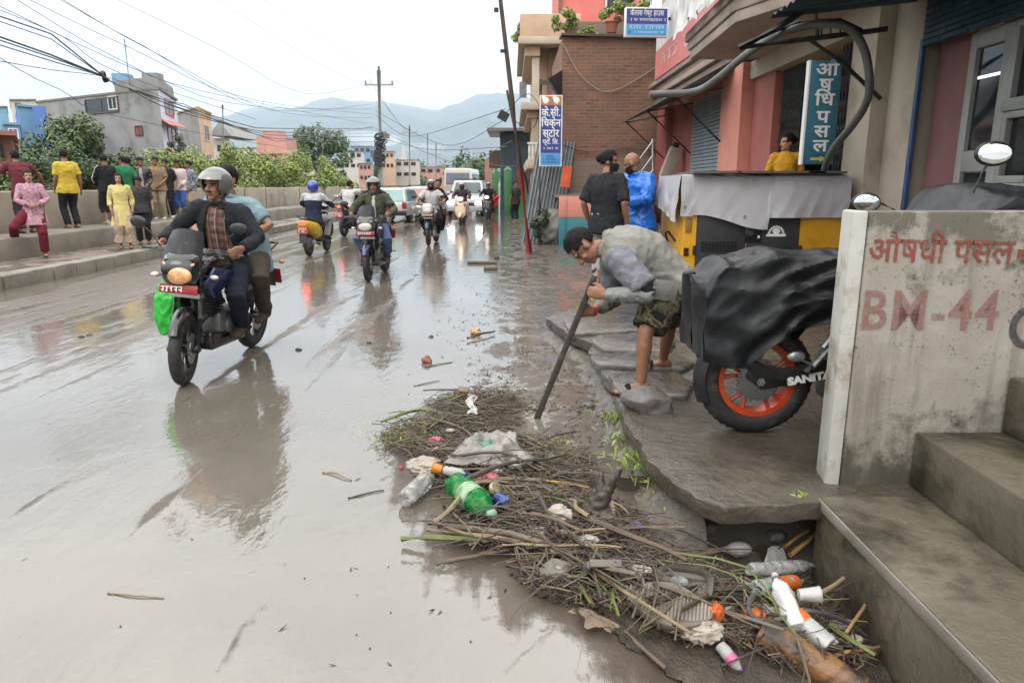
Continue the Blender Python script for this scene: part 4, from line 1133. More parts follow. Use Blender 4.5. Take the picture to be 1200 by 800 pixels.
o = wire(catmull([V((1.38, 19.93, 2.6)), V((2.1, 19.93, 2.42)), V((3.0, 19.93, 2.5)), V((4.0, 19.93, 2.45))], 6), .012, 'dark cable running low across the brick end wall', None)
lw_ = thing('low_wall', 'low wall painted salmon above and teal below, under the brick house', 'wall', (2.4, 18.3, 0))
mb = MB(); mb.box((0, .15, .98), (2.34, .3, .52)); mb.box((-1.08, .146, .985), (.2, .32, .53)); mb.build('salmon_band', PINKL, lw_, bevel=.01)
mb = MB(); mb.box((0, .15, .34), (2.34, .3, .75)); mb.box((-1.08, .146, .34), (.2, .32, .752)); mb.build('teal_band', M('teal_wall_paint', (.03, .17, .20), .6, .2, 2, .2, 18, dirt=((.2, .17, .13), .16, 2)), lw_, bevel=.01)
mb = MB(); mb.box((0, 1.0, 1.24), (2.5, 1.6, .06)); mb.build('coping', CON, lw_)
rl = thing('stair_railing', 'white sloping stair railing beside the brick wall', 'railing', (2.9, 16, 0))
mb = MB()
for k in range(5):
    a, b = A(716, 232 + k * 17, 16.3) - V((2.9, 16, 0)), A(766, 164 + k * 17, 16.3) - V((2.9, 16, 0))
    mb.tube([a, b], .022, 6)
mb.tube([A(765, 163, 16.3) - V((2.9, 16, 0)), A(765, 262, 16.3) - V((2.9, 16, 0))], .025, 6); mb.tube([A(716, 230, 16.3) - V((2.9, 16, 0)), A(716, 285, 16.3) - V((2.9, 16, 0))], .025, 6)
mb.build('rail', WHITE, rl)
# roof plants
for i, (u, v, Y, r, lb) in enumerate(((663, 25, 22, .30, 'tuft of plants on the left of the brick house roof'), (722, 18, 21.5, .34, 'leafy pot plant on the brick house roof beside the guest house sign'), (690, 38, 21, .22, 'low weeds growing on the brick parapet'), (745, 5, 21, .3, 'tall roof plant above the guest house sign'), (614, 41, 27, .35, 'row of pot plants along the cream house roof'))):
    c = A(u, v, Y); z0 = 5.4 if Y < 23 else 7.3
    tree(lb, c.x, c.y, min(z0, c.z - r), (r * 1.2, r, r), max(.15, c.z - min(z0, c.z - r)), LF1, 1300, .05, 'roof_plant', 'plant', None, .02, 70 + i, 9)
p = A(717, 30, 21.5); pot = thing('flower_pot', 'small terracotta pot on the brick roof', 'pot', (p.x, p.y, p.z - .2)); mb = MB(); mb.lathe((0, 0, 0), (0, 0, 1), [(.13, 0), (.19, .28)], 12); mb.build('pot_body', M('terracotta', (.30, .11, .06), .8), pot); mb = MB(); mb.torus((0, 0, .28), (0, 0, 1), .19, .025, 14, 6); mb.build('pot_rim', M('terracotta', (.30, .11, .06)), pot)
house('bright salmon pink house rising behind the brick house', [(1.75, 27), (4.6, 27), (4.6, 33), (1.75, 33)], 11.5, [M('bright_pink_plaster', (.60, .17, .14), .8, .1, 1, .1)], [(0, .55, .9, 7.6, 9.0, WFR, DGL)], slab=0)
mb = MB(); mb.box((1.72, 27, 8), (.12, .3, 7)); o = tag(mb.build('brick_column', BRK), 'slim brick column at the corner of the salmon pink house', 'column')
mb = MB(); mb.box((0, 0, 0), (2.8, .4, 1.0)); o = tag(mb.build('brick_parapet', BRK), 'dark brick parapet below the salmon pink house', 'wall'); o.location = (3.0, 22.5, 5.75)

# --- cream house with balconies
ch = thing('cream_house', 'cream house with projecting balconies beyond the brick house', 'house', (1.6, 30, 0))
O3 = V((1.6, 30, 0))
def cb(name, x0, x1, y0, y1, z0, z1, m=PEACH, bev=.02): mb = MB(); mb.box(V(((x0 + x1) / 2, (y0 + y1) / 2, (z0 + z1) / 2)) - O3, (x1 - x0, y1 - y0, z1 - z0)); return mb.build(name, m, ch, bevel=bev)
cb('wall', .85, 3.0, 27.3, 34, 0, 7.0)
cb('roof_parapet', .28, 2.4, 26.3, 34, 6.6, 7.35); cb('roof_slab', .22, 2.4, 26.2, 34, 6.35, 6.59, CREAM)
cb('roof_bracket', .45, 1.0, 26.5, 34, 6.0, 6.34)
cb('balcony_slab', .32, 2.4, 26.2, 34, 4.15, 4.40, CREAM); cb('balcony_bracket', .55, 1.0, 26.5, 34, 3.9, 4.14)
cb('balcony_slab', .55, 2.4, 26.0, 34, 2.10, 2.45, CREAM)
mb = MB()
for k in range(12): mb.lathe(V((.62 + k * .13, 26.1, 2.46)) - O3, (0, 0, 1), [(.04, 0), (.025, .15), (.05, .3), (.02, .5)], 6)
mb.box(V((1.3, 26.1, 2.99)) - O3, (1.5, .12, .06)); mb.build('balustrade', WHITE, ch)
cb('column', .72, .98, 26.6, 26.9, 2.46, 6.34, CREAM)
cb('door', 1.05, 1.5, 27.25, 27.33, 2.5, 4.1, FRM, 0); cb('brick_infill', 1.3, 2.6, 27.0, 27.28, 4.41, 6.3, BRK, 0); cb('window', .3, .6, 30, 30.1, 5, 5.6, M('grey_cloth', (.25, .27, .3), .9), 0)
cb('teal_shopfront', .95, 2.2, 27.2, 27.28, .2, 2.0, M('teal_front', (.02, .13, .14), .6), 0)
# --- grey tin shack, green gate and wall
sk = thing('tin_shack', 'grey corrugated shack with a flat roof left of the cream house', 'shack', (.3, 40, 0)); O4 = V((.3, 40, 0))
TIN = M('grey_blue_tin', (.20, .25, .29), .55, .2, 1, .2, 8, metal=.2, dirt=((.15, .14, .13), .2, 1.5))
mb = MB()
for k in range(46):
    mb.tube([V((-.62 + k * .052, 38.6, 0)) - O4, V((-.62 + k * .052, 38.6, 4.2)) - O4], .026, 6)
mb.box(V((.6, 40.6, 2.1)) - O4, (2.4, 3.9, 4.2)); mb.build('wall', TIN, sk)
mb = MB(); mb.box(V((.4, 40.3, 4.32)) - O4, (3.4, 5.2, .16)); mb.build('roof', ALU, sk)
mb = MB(); mb.box(V((-.9, 40.5, 2.9)) - O4, (.7, 2, .9)); mb.build('dark_porch', FRM, sk)
mb = MB(); mb.box(V((-1.35, 44, 1.9)) - O4, (.5, 3, 2.2)); mb.build('red_side_panel', SALM, sk)
GRN = M('green_gate_paint', (.035, .16, .055), .55, .2, 2, .15, 14, dirt=((.12, .11, .07), .18, 2))
gt = thing('green_gate', 'green walled gateway with pointed gate posts', 'gate', (.3, 36.5, 0)); O5 = V((.3, 36.5, 0))
for u, v, Y in ((580, 203, 38.5), (595, 199, 35.5)):
    q = A(u, v, Y); mb = MB(); mb.box(V((q.x, q.y, q.z / 2)) - O5, (.36, .36, q.z)); mb.lathe(V((q.x, q.y, q.z)) - O5, (0, 0, 1), [(.24, 0), (.02, .16)], 4); mb.build('gate_post', GRN, gt, bevel=.02)
mb = MB(); mb.box(V((.75, 35.6, .72)) - O5, (1.9, .25, 1.44)); mb.build('wall_panel', GRN, gt)
# corrugated sheets leaning, red panel, boulder, weeds
cs = thing('corrugated_sheet', 'grey corrugated tin sheets leaning under the blue roadside sign', 'tin sheet', (.82, 19.0, 0))
mb = MB()
def csf(a, b):
    return V((-.35 + 1.05 * a + (b - .5) * .5 + .0, .2 + b * .8 + .03 * math.sin(a * 70), -.05 + 2.75 * b))
mb.grid(csf, 140, 4); mb.build('tin_sheet', M('dull_grey_tin', (.21, .23, .24), .5, .2, 1.2, .2, 10, metal=.4, dirt=((.12, .09, .07), .2, 2)), cs, solid=.006)
mb = MB(); mb.box((.62, .1, 1.75), (.25, .05, .55), (0, .1, 0)); mb.build('orange_panel', M('orange_red_board', (.55, .09, .03), .6), cs)
mb = MB(); mb.ell((0, 0, .4), (.38, .4, .5)); me = remesh(mb, .05, 2, .06, 3, 4); me.materials.append(M('grey_tarp_lump', (.16, .15, .14), .7, .3, 3)); o = tag(put('tarp_bundle', me), 'grey lumpy bundle at the foot of the brick house corner', 'bundle'); o.location = (1.12, 18.9, 0)
c = A(640, 250, 18.7); tree('dark weeds growing round the foot of the roadside sign pole', c.x, c.y, 0, (.38, .35, .42), .42, LF3, 900, .07, 'weed_clump', 'weeds', None, .02, 91, 10)
# --- chicken shop sign on its pole
sp_ = thing('roadside_sign', 'tall blue shop sign with orange top on a dark pole before the brick house', 'sign', (1.0, 19.2, 0)); O6 = V((1.0, 19.2, 0))
mb = MB(); a = A(632, 267, 24); mb.tube([V((.745, 19.2, 0)) - O6, V((.745, 19.2, 4.2)) - O6], .04, 8); mb.box(V((.85, 19.18, 4.12)) - O6, (.25, .08, .1)); mb.build('pole', RUST, sp_)
lt, br_ = A(632.5, 112, 19.1), A(658, 195, 19.1); cx_, cz_ = (lt.x + br_.x) / 2 - 1.0, (lt.z + br_.z) / 2; W_, H_ = br_.x - lt.x, lt.z - br_.z
mb = MB(); mb.box((cx_, -.1, cz_), (W_, .12, H_)); mb.build('sign_frame', WHITE, sp_)
def band(nm, z0, z1, m): mb = MB(); mb.box((cx_, -.165, cz_ - H_ / 2 + (z0 + z1) / 2 * H_), (W_ - .06, .008, (z1 - z0) * H_)); mb.build(nm, m, sp_, smooth=False)
band('top_panel', .86, .985, M('orange_sign', (.42, .17, .07), .5, .1)); band('middle_panel', .19, .86, M('navy_sign', (.035, .05, .24))); band('lower_panel', .015, .19, M('sky_blue_sign', (.08, .30, .58)))
for s, q, z, oo in (('के.सी.', .27, .755, .004), ('िचकेन', .27, .61, .004), ('स्टोर', .27, .465, .004), ('प्रा. िल.', .17, .345, .002)):
    text(s, q, LETW, sp_, (cx_, -.172, cz_ - H_ / 2 + z * H_), off=oo, sx=.85)
scribble(9, .4, .055, LETW, sp_, (cx_, -.172, cz_ - H_ / 2 + .255 * H_), 0, 8)
for q_, z_ in ((5, .14), (12, .10), (12, .055)): scribble(q_, .07 + q_ * .03, .05, M('navy_sign', (.035, .05, .24)), sp_, (cx_, -.172, cz_ - H_ / 2 + z_ * H_), 0, q_)
for s in (-1, 1):
    mb = MB(); mb.ell((cx_ + s * .14, -.172, cz_ + .425 * H_), (.08, .006, .085), None, 12, 8); mb.ell((cx_ + s * .14 - .055, -.172, cz_ + .46 * H_), (.05, .006, .05), None, 10, 6); mb.build('hen_emblem', LETW, sp_)
# ================================================================== PEOPLE
def ik(a, b, l1, l2, pole):
    a, b = V(a), V(b); d = b - a; L = min(d.length, (l1 + l2) * .998)
    e = d.normalized(); k = (l1 * l1 - l2 * l2 + L * L) / (2 * L); h = math.sqrt(max(0, l1 * l1 - k * k))
    p = V(pole) - e * e.dot(V(pole)); p = p.normalized() if p.length > 1e-5 else basis(e)[0]
    return a + e * k + p * h
def stand(**k):
    """joints of a person facing -Y; L is the person's left, at +X"""
    J = dict(P=(0, 0, .93), W=(0, .005, 1.08), C=(0, .01, 1.27), N=(0, .02, 1.44), H=(0, -.005, 1.585), hf=(0, -1, 0), hu=(0, 0, 1),
             shL=(.168, .015, 1.378), shR=(-.168, .015, 1.378), wrL=(.235, -.03, .87), wrR=(-.235, -.03, .87), epL=(.4, 1, 0), epR=(-.4, 1, 0),
             hiL=(.09, 0, .90), hiR=(-.09, 0, .90), anL=(.10, .02, .075), anR=(-.10, .02, .075), kpL=(.05, -1, 0), kpR=(-.05, -1, 0), toL=(.04, -1, 0), toR=(-.04, -1, 0),
             hdL=None, hdR=None, curl=.5)
    J.update(k); return {a: (V(b) if isinstance(b, (tuple, Vector)) else b) for a, b in J.items()}
def ride(gx=.33, gy=-.36, gz=1.04, sy=.2, sz=.86, fx=.17, fy=.08, fz=.36, lean=.10, **k):
    J = dict(P=(0, sy, sz), W=(0, sy - lean * .2, sz + .16), C=(0, sy - lean * .6, sz + .35), N=(0, sy - lean, sz + .52), H=(0, sy - lean - .03, sz + .665),
             shL=(.18, sy - lean + .0, sz + .475), shR=(-.18, sy - lean + .0, sz + .475), wrL=(gx, gy + .07, gz + .035), wrR=(-gx, gy + .07, gz + .035), epL=(.8, .3, -.6), epR=(-.8, .3, -.6),
             hiL=(.09, sy - .02, sz - .02), hiR=(-.09, sy - .02, sz - .02), anL=(fx, fy, fz), anR=(-fx, fy, fz), kpL=(.35, -1, .5), kpR=(-.35, -1, .5), toL=(.1, -1, -.05), toR=(-.1, -1, -.05),
             hdL=(-.25, -1, -.25), hdR=(.25, -1, -.25), curl=1.25)
    J.update(k); return stand(**J)

def ring(c, r, f, w, d, n=20, p=.8):
    out = []
    for j in range(n):
        a = 2 * math.pi * j / n; x, y = math.cos(a), math.sin(a)
        out.append(c + r * (w * math.copysign(abs(x) ** p, x)) + f * (d * math.copysign(abs(y) ** p, y)))
    return out
def hand(mb, wr, fd, pn, thumb, curl, sc=1.0, grip=None):
    """palm, four bent fingers of unequal length, thumb from the side; fd = finger direction, pn = palm normal, thumb = side it leaves from"""
    fd = V(fd).normalized(); pn = V(pn); pn = (pn - fd * pn.dot(fd)).normalized(); sd = fd.cross(pn)
    if sd.dot(V(thumb)) < 0: sd = -sd
    wr = V(wr)
    rings = [ring(wr + fd * (t * sc), sd, pn, w * sc, d * sc, 12, .8) for t, w, d in ((-.012, .024, .02), (.02, .033, .018), (.055, .041, .017), (.085, .040, .014), (.095, .034, .010))]
    mb.loft(rings)
    for k, (o, L, rr) in enumerate(((.029, .073, .0092), (.010, .080, .0095), (-.010, .075, .0092), (-.028, .060, .0085))):
        p = wr + fd * .086 * sc + sd * o * sc; pts = [p - fd * .02 * sc, p]; a = curl * .25; d = fd
        for seg in (.42, .33, .28):
            d = (fd * math.cos(a) + pn * math.sin(a)); p = p + d * L * seg * sc; pts.append(p); a += curl * (1.0 if curl > .9 else .7)
        mb.limb(pts, [rr * sc, rr * sc, rr * .95 * sc, rr * .88 * sc, rr * .75 * sc], 8)
    p = wr + fd * .025 * sc + sd * .03 * sc
    d1 = (sd * .75 + fd * .75 + pn * .25 * min(1, curl)).normalized(); d2 = (fd * .9 + sd * (.25 - .3 * min(1, curl)) + pn * .55 * min(1.2, curl)).normalized()
    mb.limb([p - fd * .01 * sc, p + d1 * .035 * sc, p + d1 * .035 * sc + d2 * .03 * sc, p + d1 * .035 * sc + d2 * .055 * sc], [.015 * sc, .0125 * sc, .0105 * sc, .009 * sc], 8)

def person(label, J, look, loc=(0, 0, 0), rz=0, sc=1.0, group=None, vox=.012, seed=0, cat='person'):
    """look: skin, girth, top=(mat, sleeve 0..2, loose, hem), vest=(mat,), under=(mat,), bottom=(mat, leg 0..2, loose), shoe=mat, hair=(kind), helmet=mat, mask=mat, skirt"""
    t = thing('person', label, cat, loc, rz, group); t.scale = (sc, sc, sc)
    J = dict(J); g = look.get('girth', 1.0)
    for s in 'LR':
        if J.get('el' + s) is None: J['el' + s] = ik(J['sh' + s], J['wr' + s], .285, .255, J['ep' + s])
        if J.get('kn' + s) is None: J['kn' + s] = ik(J['hi' + s], J['an' + s], .44, .42, J['kp' + s])
    P, W, C, Nk, H = J['P'], J['W'], J['C'], J['N'], J['H']
    hf = J['hf'].normalized(); hu = (J['hu'] - hf * J['hu'].dot(hf)).normalized(); hr = hf.cross(hu)     # head: right, forward, up
    pl = (J['hiL'] - J['hiR']).normalized(); cl = (J['shL'] - J['shR']).normalized()
    def trunk(mb, ex=0, hem=.10, flare=0, top=1, wide=1.0, front=0.0, n=20):
        u0 = (W - P).normalized(); u1 = (C - W).normalized(); u2 = (Nk - C).normalized()
        f0 = pl.cross(u0); f1 = cl.cross(u1).normalized(); f2 = cl.cross(u2).normalized()
        rs = []
        for c, r, f, w, d in ((P - u0 * hem, pl, f0, .158 + flare, .112 + flare), (P - u0 * hem * .4, pl, f0, .164 + flare * .6, .118 + flare * .6), (P + u0 * .05, pl, f0, .157, .112), (W, (pl + cl).normalized(), f1, .146, .104), (W.lerp(C, .55), cl, f1, .158, .112), (C, cl, f1, .170, .118), (C.lerp(Nk, .45), cl, f2, .165, .105), (C.lerp(Nk, .74), cl, f2, .125, .082), (C.lerp(Nk, .95), cl, f2, .078, .066)):
            rs.append(ring(c + f * front, r, f, (w * g + ex) * wide, d * g + ex, n, .86))
        mb.loft(rs if top else rs[:-1])
    # ---- body
    mb = MB(); trunk(mb, -.006)
    mb.limb([Nk - hu * .05, Nk + hu * .02, H - hu * .06], [.062, .054, .054], 14)
    for s, sg in (('L', 1), ('R', -1)):
        a, b, c = J['sh' + s], J['el' + s], J['wr' + s]
        mb.limb([Nk.lerp(a, .3) - (Nk - C).normalized() * .045, a.lerp(Nk, .1)], [.05, .056], 10)
        mb.limb([a, a.lerp(b, .35), b, b.lerp(c, .3), c], [.056 * g, .049 * g, .039, .040, .026], 12)
        hd = J['hd' + s]
        fd = V(hd) if hd is not None else (c - b).normalized()
        pn = J.get('pn' + s); pn = V(pn) if pn is not None else cl * -sg + V((0, 0, -.2))
        th = J.get('th' + s); th = V(th) if th is not None else cl.cross((Nk - C).normalized()) + cl * -sg * .3
        hand(mb, c, fd, pn, th, J['curl' + s] if ('curl' + s) in J else J['curl'])
        a, b, c = J['hi' + s], J['kn' + s], J['an' + s]
        mb.limb([a, a.lerp(b, .4), b, b.lerp(c, .28), b.lerp(c, .7), c], [.084 * g, .074 * g, .052, .054, .040, .034], 14)
        to = J['to' + s].normalized(); dn = V((0, 0, -1)); dn = (dn - to * dn.dot(to)).normalized()
        sdv = to.cross(dn)
        rings = [ring(c + to * q + dn * e, sdv, dn, w_, h_, 12, .85) for q, e, w_, h_ in ((-.065, .045, .022, .022), (-.045, .035, .034, .036), (.0, .030, .036, .042), (.06, .045, .040, .028), (.12, .055, .044, .018), (.17, .060, .034, .012), (.185, .062, .018, .008))]
        mb.loft(rings)
    hm = Matrix((hr, hf, hu)).transposed()
    def hp(x, y, z): return H + hr * x + hf * y + hu * z
    mb.ell(hp(0, -.012, .028), (.077, .097, .094), hm, 18, 12); mb.ell(hp(0, .022, -.048), (.060, .068, .072), hm, 16, 10)
    mb.ell(hp(0, .062, -.098), (.030, .026, .022), hm, 10, 8)
    mb.limb([hp(0, .080, .012), hp(0, .096, -.012), hp(0, .106, -.030)], [.010, .0125, .0165], 8)
    for q in (-1, 1):
        mb.ell(hp(q * .077, -.005, -.012), (.011, .020, .032), hm, 8, 8); mb.ell(hp(q * .03, .079, .024), (.026, .013, .009), hm, 8, 6); mb.ell(hp(q * .038, .062, -.028), (.022, .020, .018), hm, 8, 6); mb.ell(hp(q * .013, .098, -.036), (.009, .010, .008), hm, 6, 6)
    mb.ell(hp(0, .083, -.056), (.024, .011, .007), hm, 8, 6); mb.ell(hp(0, .082, -.069), (.021, .012, .008), hm, 8, 6)
    me = remesh(mb, vox, 2)
    sk = look.get('skin', SK1)
    for m in (sk, EYEW, EYED, LIP, HAIR): me.materials.append(m)
    idx = [0] * len(me.polygons)
    hl = t.matrix_world  # identity: face paint is done in local space
    for p in me.polygons:
        d = p.center - H
        if d.length > .16: continue
        x, y, z = d.dot(hr), d.dot(hf), d.dot(hu)
        if y < .03: continue
        ax = abs(abs(x) - .031)
        if (ax / .008) ** 2 + ((z - .003) / .0075) ** 2 < 1: idx[p.index] = 2
        elif (ax / .0145) ** 2 + ((z - .003) / .0065) ** 2 < 1: idx[p.index] = 1
        elif ax < .021 and abs(z - .024 + ax * .25) < .0038 and not look.get('nobrow'): idx[p.index] = 4
        elif abs(x) < .024 and -.075 < z < -.053: idx[p.index] = 3
        elif look.get('moustache') and abs(x) < .028 and -.053 < z < -.040: idx[p.index] = 4
    me.polygons.foreach_set('material_index', idx)
    put('body', me, t)
    # ---- clothes
    vx = max(vox, .010)
    def sleeves(mb, to_, ex, flare=0):
        for s, sg in (('L', 1), ('R', -1)):
            a, b, c = J['sh' + s], J['el' + s], J['wr' + s]
            mb.limb([Nk.lerp(a, .34) - (Nk - C).normalized() * .045, a.lerp(Nk, .06)], [.05 + ex, .058 + ex], 10)
            pts = [a, a.lerp(b, .4)]; rs = [.060 * g + ex, .053 * g + ex + flare * .4]
            if to_ <= 1: pts.append(a.lerp(b, to_)); rs.append(.048 + ex + flare)
            else: pts += [b, b.lerp(c, .4), b.lerp(c, to_ - 1)]; rs += [.043 + ex, .042 + ex, .031 + ex + flare * .5]
            P_ = [pts[0] + (pts[0] - pts[1]).normalized() * rs[0] * .7] + pts
            mb.tube(P_, [rs[0] * .7] + rs, 14)
    if look.get('under'):
        mb = MB(); trunk(mb, .006, .06, 0, 1, .62, .012); me = remesh(mb, vx, 2, .005, 10, seed + 3); me.materials.append(look['under']); put('shirt', me, t)
    m_, sl_, lo, hem = look['top']
    mb = MB(); trunk(mb, .006 + lo * .75, hem, look.get('flare', lo * 1.2))
    if sl_: sleeves(mb, sl_, .004 + lo * .38, look.get('cuff', .008))
    if look.get('collar', 1): mb.torus(Nk + hu * .0 - hf * .004, hu + hf * -.25, .062, .016, 20, 8)
    me = remesh(mb, vx, 5, .007 + lo * .16, 8.5, seed)
    if look.get('open'):
        # front opening of the jacket: remove the faces over the shirt's middle
        bm = bmesh.new(); bm.from_mesh(me); kill = []
        u1 = (Nk - P).normalized(); f1 = cl.cross((C - W).normalized()).normalized()
        for f in bm.faces:
            q = f.calc_center_median(); d = q - C; k = d.dot(u1)
            if d.dot(f1) > .02 and abs(d.dot(cl)) < look['open'] * (.75 + .5 * smooth01(.2, -.25, k) if True else 1) and f.normal.dot(f1) > .1 and k < .17: kill.append(f)
        bmesh.ops.delete(bm, geom=kill, context='FACES'); shell(bm, .006); bm.to_mesh(me); bm.free()
    tm = list(m_) if isinstance(m_, (list, tuple)) else [m_]
    for m in tm: me.materials.append(m)
    if len(tm) > 1:
        # second cloth: shoulders/yoke or sleeves ("yoke", "sleeve")
        kind = look.get('two', 'yoke'); u1 = (Nk - P).normalized()
        ix = []
        for p in me.polygons:
            q = p.center; h = (q - C).dot(u1); s_ = abs((q - C).dot(cl))
            if kind == 'yoke': ix.append(1 if h > .02 else 0)
            elif kind == 'sleeve':
                ok = 0
                for s in 'LR':
                    a, b = J['sh' + s], J['el' + s]; e = (b - a); k = (q - a).dot(e) / e.length_squared
                    if k > -.25 and (q - a - e * max(0, k)).length < .10 and s_ > .10: ok = 1
                ix.append(ok)
            elif kind == 'stripe':
                dd = 9
                for s in 'LR':
                    a, b = J['sh' + s], J['el' + s]; e = (b - a); k = max(0, min(1, (q - a).dot(e) / e.length_squared)); r_ = q - a - e * k
                    if r_.length < .12 and s_ > .17 and abs(r_.dot(cl.cross(e).normalized())) < .014 and r_.dot(cl) * (1 if s == 'L' else -1) > 0: dd = 0
                ix.append(1 if dd == 0 else 0)
            else: ix.append(0)
        me.polygons.foreach_set('material_index', ix)
    put(look.get('topname', 'shirt' if not look.get('under') else 'jacket'), me, t)
    m_, ll, lo = look['bottom']
    mb = MB(); u0 = (W - P).normalized(); f0 = pl.cross(u0)
    mb.loft([ring(P + u0 * q, pl, f0, (.160 * g + lo * .4) * k, (.116 * g + lo * .4) * k, 20, .86) for q, k in ((-.13, .75), (-.07, .95), (0, 1.0), (.09, .96))])
    for s in 'LR':
        a, b, c = J['hi' + s], J['kn' + s], J['an' + s]
        pts = [a + (a - b).normalized() * .04, a, a.lerp(b, .4)]; rs = [.07, .094 * g + lo * .5, .083 * g + lo]
        if ll <= 1: pts.append(a.lerp(b, ll)); rs.append(.07 + lo * 1.5)
        else: pts += [b, b.lerp(c, .45), b.lerp(c, ll - 1)]; rs += [.063 + lo, .056 + lo * 1.1, .050 + lo * look.get('bell', 1.2)]
        mb.tube(pts, rs, 16)
    me = remesh(mb, vx, 2, .008 + lo * .1, 8, seed + 9); me.materials.append(m_); put('trousers' if ll > 1 else 'shorts', me, t)
    if look.get('skirt'):
        m_, z1_, ex = look['skirt']; mb = MB(); rs = []
        for k in range(9):
            q = k / 8; z = .06 - (z1_ + .06) * q
            rr_ = []
            for j in range(36):
                a = 2 * math.pi * j / 36; w_ = 1 + .10 * q * math.sin(a * 6 + seed) + .05 * q * math.sin(a * 11)
                rr_.append(P + V((0, 0, 1)) * z + pl * math.cos(a) * (.17 + ex * q) * w_ + f0 * math.sin(a) * (.125 + ex * q) * w_)
            rs.append(rr_)
        mb.loft(rs, caps=False); mb.build('tunic_skirt', m_, t, solid=.004)
    sm = look.get('shoe')
    if sm:
        for s in 'LR':
            c = J['an' + s]; to = J['to' + s].normalized(); dn = V((0, 0, -1)); dn = (dn - to * dn.dot(to)).normalized(); sdv = to.cross(dn)
            mb = MB()
            if look.get('sandal'):
                mb.loft([ring(c + to * q + dn * .074, sdv, dn, w_, .010, 14, .85) for q, w_ in ((-.085, .015), (-.075, .032), (-.03, .038), (.05, .042), (.12, .050), (.18, .040), (.205, .015))])
                mb.tube([c + to * .10 + dn * .07 - sdv * .048, c + to * .09 + dn * .035 - sdv * .03, c + to * .09 + dn * .022, c + to * .09 + dn * .035 + sdv * .03, c + to * .10 + dn * .07 + sdv * .048], [.012, .016, .018, .016, .012], 8)
                mb.build('sandal', sm, t)
            else:
                mb.loft([ring(c + to * q + dn * e, sdv, dn, w_, h_, 14, .8) for q, e, w_, h_ in ((-.082, .05, .024, .026), (-.065, .028, .040, .052), (.0, .020, .044, .060), (.06, .040, .047, .040), (.12, .050, .052, .030), (.19, .058, .040, .022), (.212, .062, .02, .014))])
                mb.build('shoe', sm, t)
    # ---- head gear
    hk = look.get('hair')
    def cap(sc_, front, back, side, bump=.006, sd_=0, grow=.0):
        mb = MB(); nu, nv = 40, 22; keep = {}
        vs_ = []; fs_ = []
        c = hp(0, -.014, .030)
        for i in range(nv + 1):
            th = math.pi * i / nv
            for j in range(nu):
                a = 2 * math.pi * j / nu
                x, y, z = math.sin(th) * math.cos(a), math.sin(th) * math.sin(a), math.cos(th)
                k = 1 + bump * 10 * noise.noise(V((x * 4, y * 4, z * 4 + sd_))) + bump * 5 * noise.noise(V((x * 13, y * 13, z * 9 + sd_)))
                vs_.append(c + hr * x * .080 * sc_ * k + hf * y * .1 * sc_ * k + hu * z * .099 * sc_ * k)
        for i in range(nv):
            for j in range(nu):
                th = math.pi * (i + .5) / nv; a = 2 * math.pi * (j + .5) / nu; y = math.sin(th) * math.sin(a); z = math.cos(th)
                lim = front if y > .55 else (side if y > -.25 else back)
                if y > .55 : lim = front - .1 * (1 - y)
                if z > lim + .12 * noise.noise(V((j * .5, i, sd_))): fs_.append((i * nu + j, i * nu + (j + 1) % nu, (i + 1) * nu + (j + 1) % nu, (i + 1) * nu + j))
        mb.add(vs_, fs_); return mb
    if hk in ('short', 'long', 'bun', 'pony', 'thin'):
        mb = cap(1.075 if hk != 'thin' else 1.03, .46, -.62, -.05 if hk == 'short' else -.3, .007, seed)
        if hk == 'long':
            mb.tube([hp(0, -.085, .03), hp(0, -.105, -.06), hp(.0, -.10, -.16), hp(.0, -.09, -.26)], [.05, .065, .06, .03], 12)
            for q in (-1, 1): mb.tube([hp(q * .072, .0, .03), hp(q * .08, .0, -.07), hp(q * .085, .0, -.16)], [.02, .026, .012], 8)
        if hk == 'bun': mb.ell(hp(0, -.115, .03), (.05, .045, .05), hm, 14, 10)
        if hk == 'pony': mb.tube([hp(0, -.09, .03), hp(0, -.125, .0), hp(0.01, -.125, -.12), hp(0.0, -.11, -.24)], [.03, .035, .035, .012], 10); mb.tube([hp(-.06, .0, .03), hp(-.07, -.01, -.08)], [.015, .005], 6)
        mb.build('hair', HAIR, t, solid=-.008)
    if look.get('helmet'):
        m_ = look['helmet']; mb = MB(); nu, nv = 40, 24; vs_, fs_ = [], []; c = hp(0, -.008, .018)
        for i in range(nv + 1):
            th = math.pi * .86 * i / nv
            for j in range(nu):
                a = 2 * math.pi * j / nu; x, y, z = math.sin(th) * math.cos(a), math.sin(th) * math.sin(a), math.cos(th)
                vs_.append(c + hr * x * .123 + hf * y * .142 + hu * z * .134)
        for i in range(nv):
            for j in range(nu):
                th = math.pi * .86 * (i + .5) / nv; a = 2 * math.pi * (j + .5) / nu; x, y, z = math.sin(th) * math.cos(a), math.sin(th) * math.sin(a), math.cos(th)
                if y > .25 and z < .36 and abs(x) < .80: continue
                fs_.append((i * nu + j, i * nu + (j + 1) % nu, (i + 1) * nu + (j + 1) % nu, (i + 1) * nu + j))
        mb.add(vs_, fs_); he = mb.build('helmet', m_, t, solid=-.018)
        mb = MB(); vs_, fs_ = [], []; n1, n2 = 20, 5
        for i in range(n2 + 1):
            for j in range(n1 + 1):
                a = R(20) + R(140) * j / n1; z = .30 + .42 * i / n2; r_ = math.sqrt(1 - z * z)
                vs_.append(c + hr * math.cos(a) * .128 * r_ + hf * (math.sin(a) * .148 * r_ + (.018 * (1 - i / n2))) + hu * z * .138)
        for i in range(n2):
            for j in range(n1): fs_.append((i * (n1 + 1) + j, i * (n1 + 1) + j + 1, (i + 1) * (n1 + 1) + j + 1, (i + 1) * (n1 + 1) + j))
        mb.add(vs_, fs_); mb.build('visor', look.get('visor', m_), he, solid=.004)
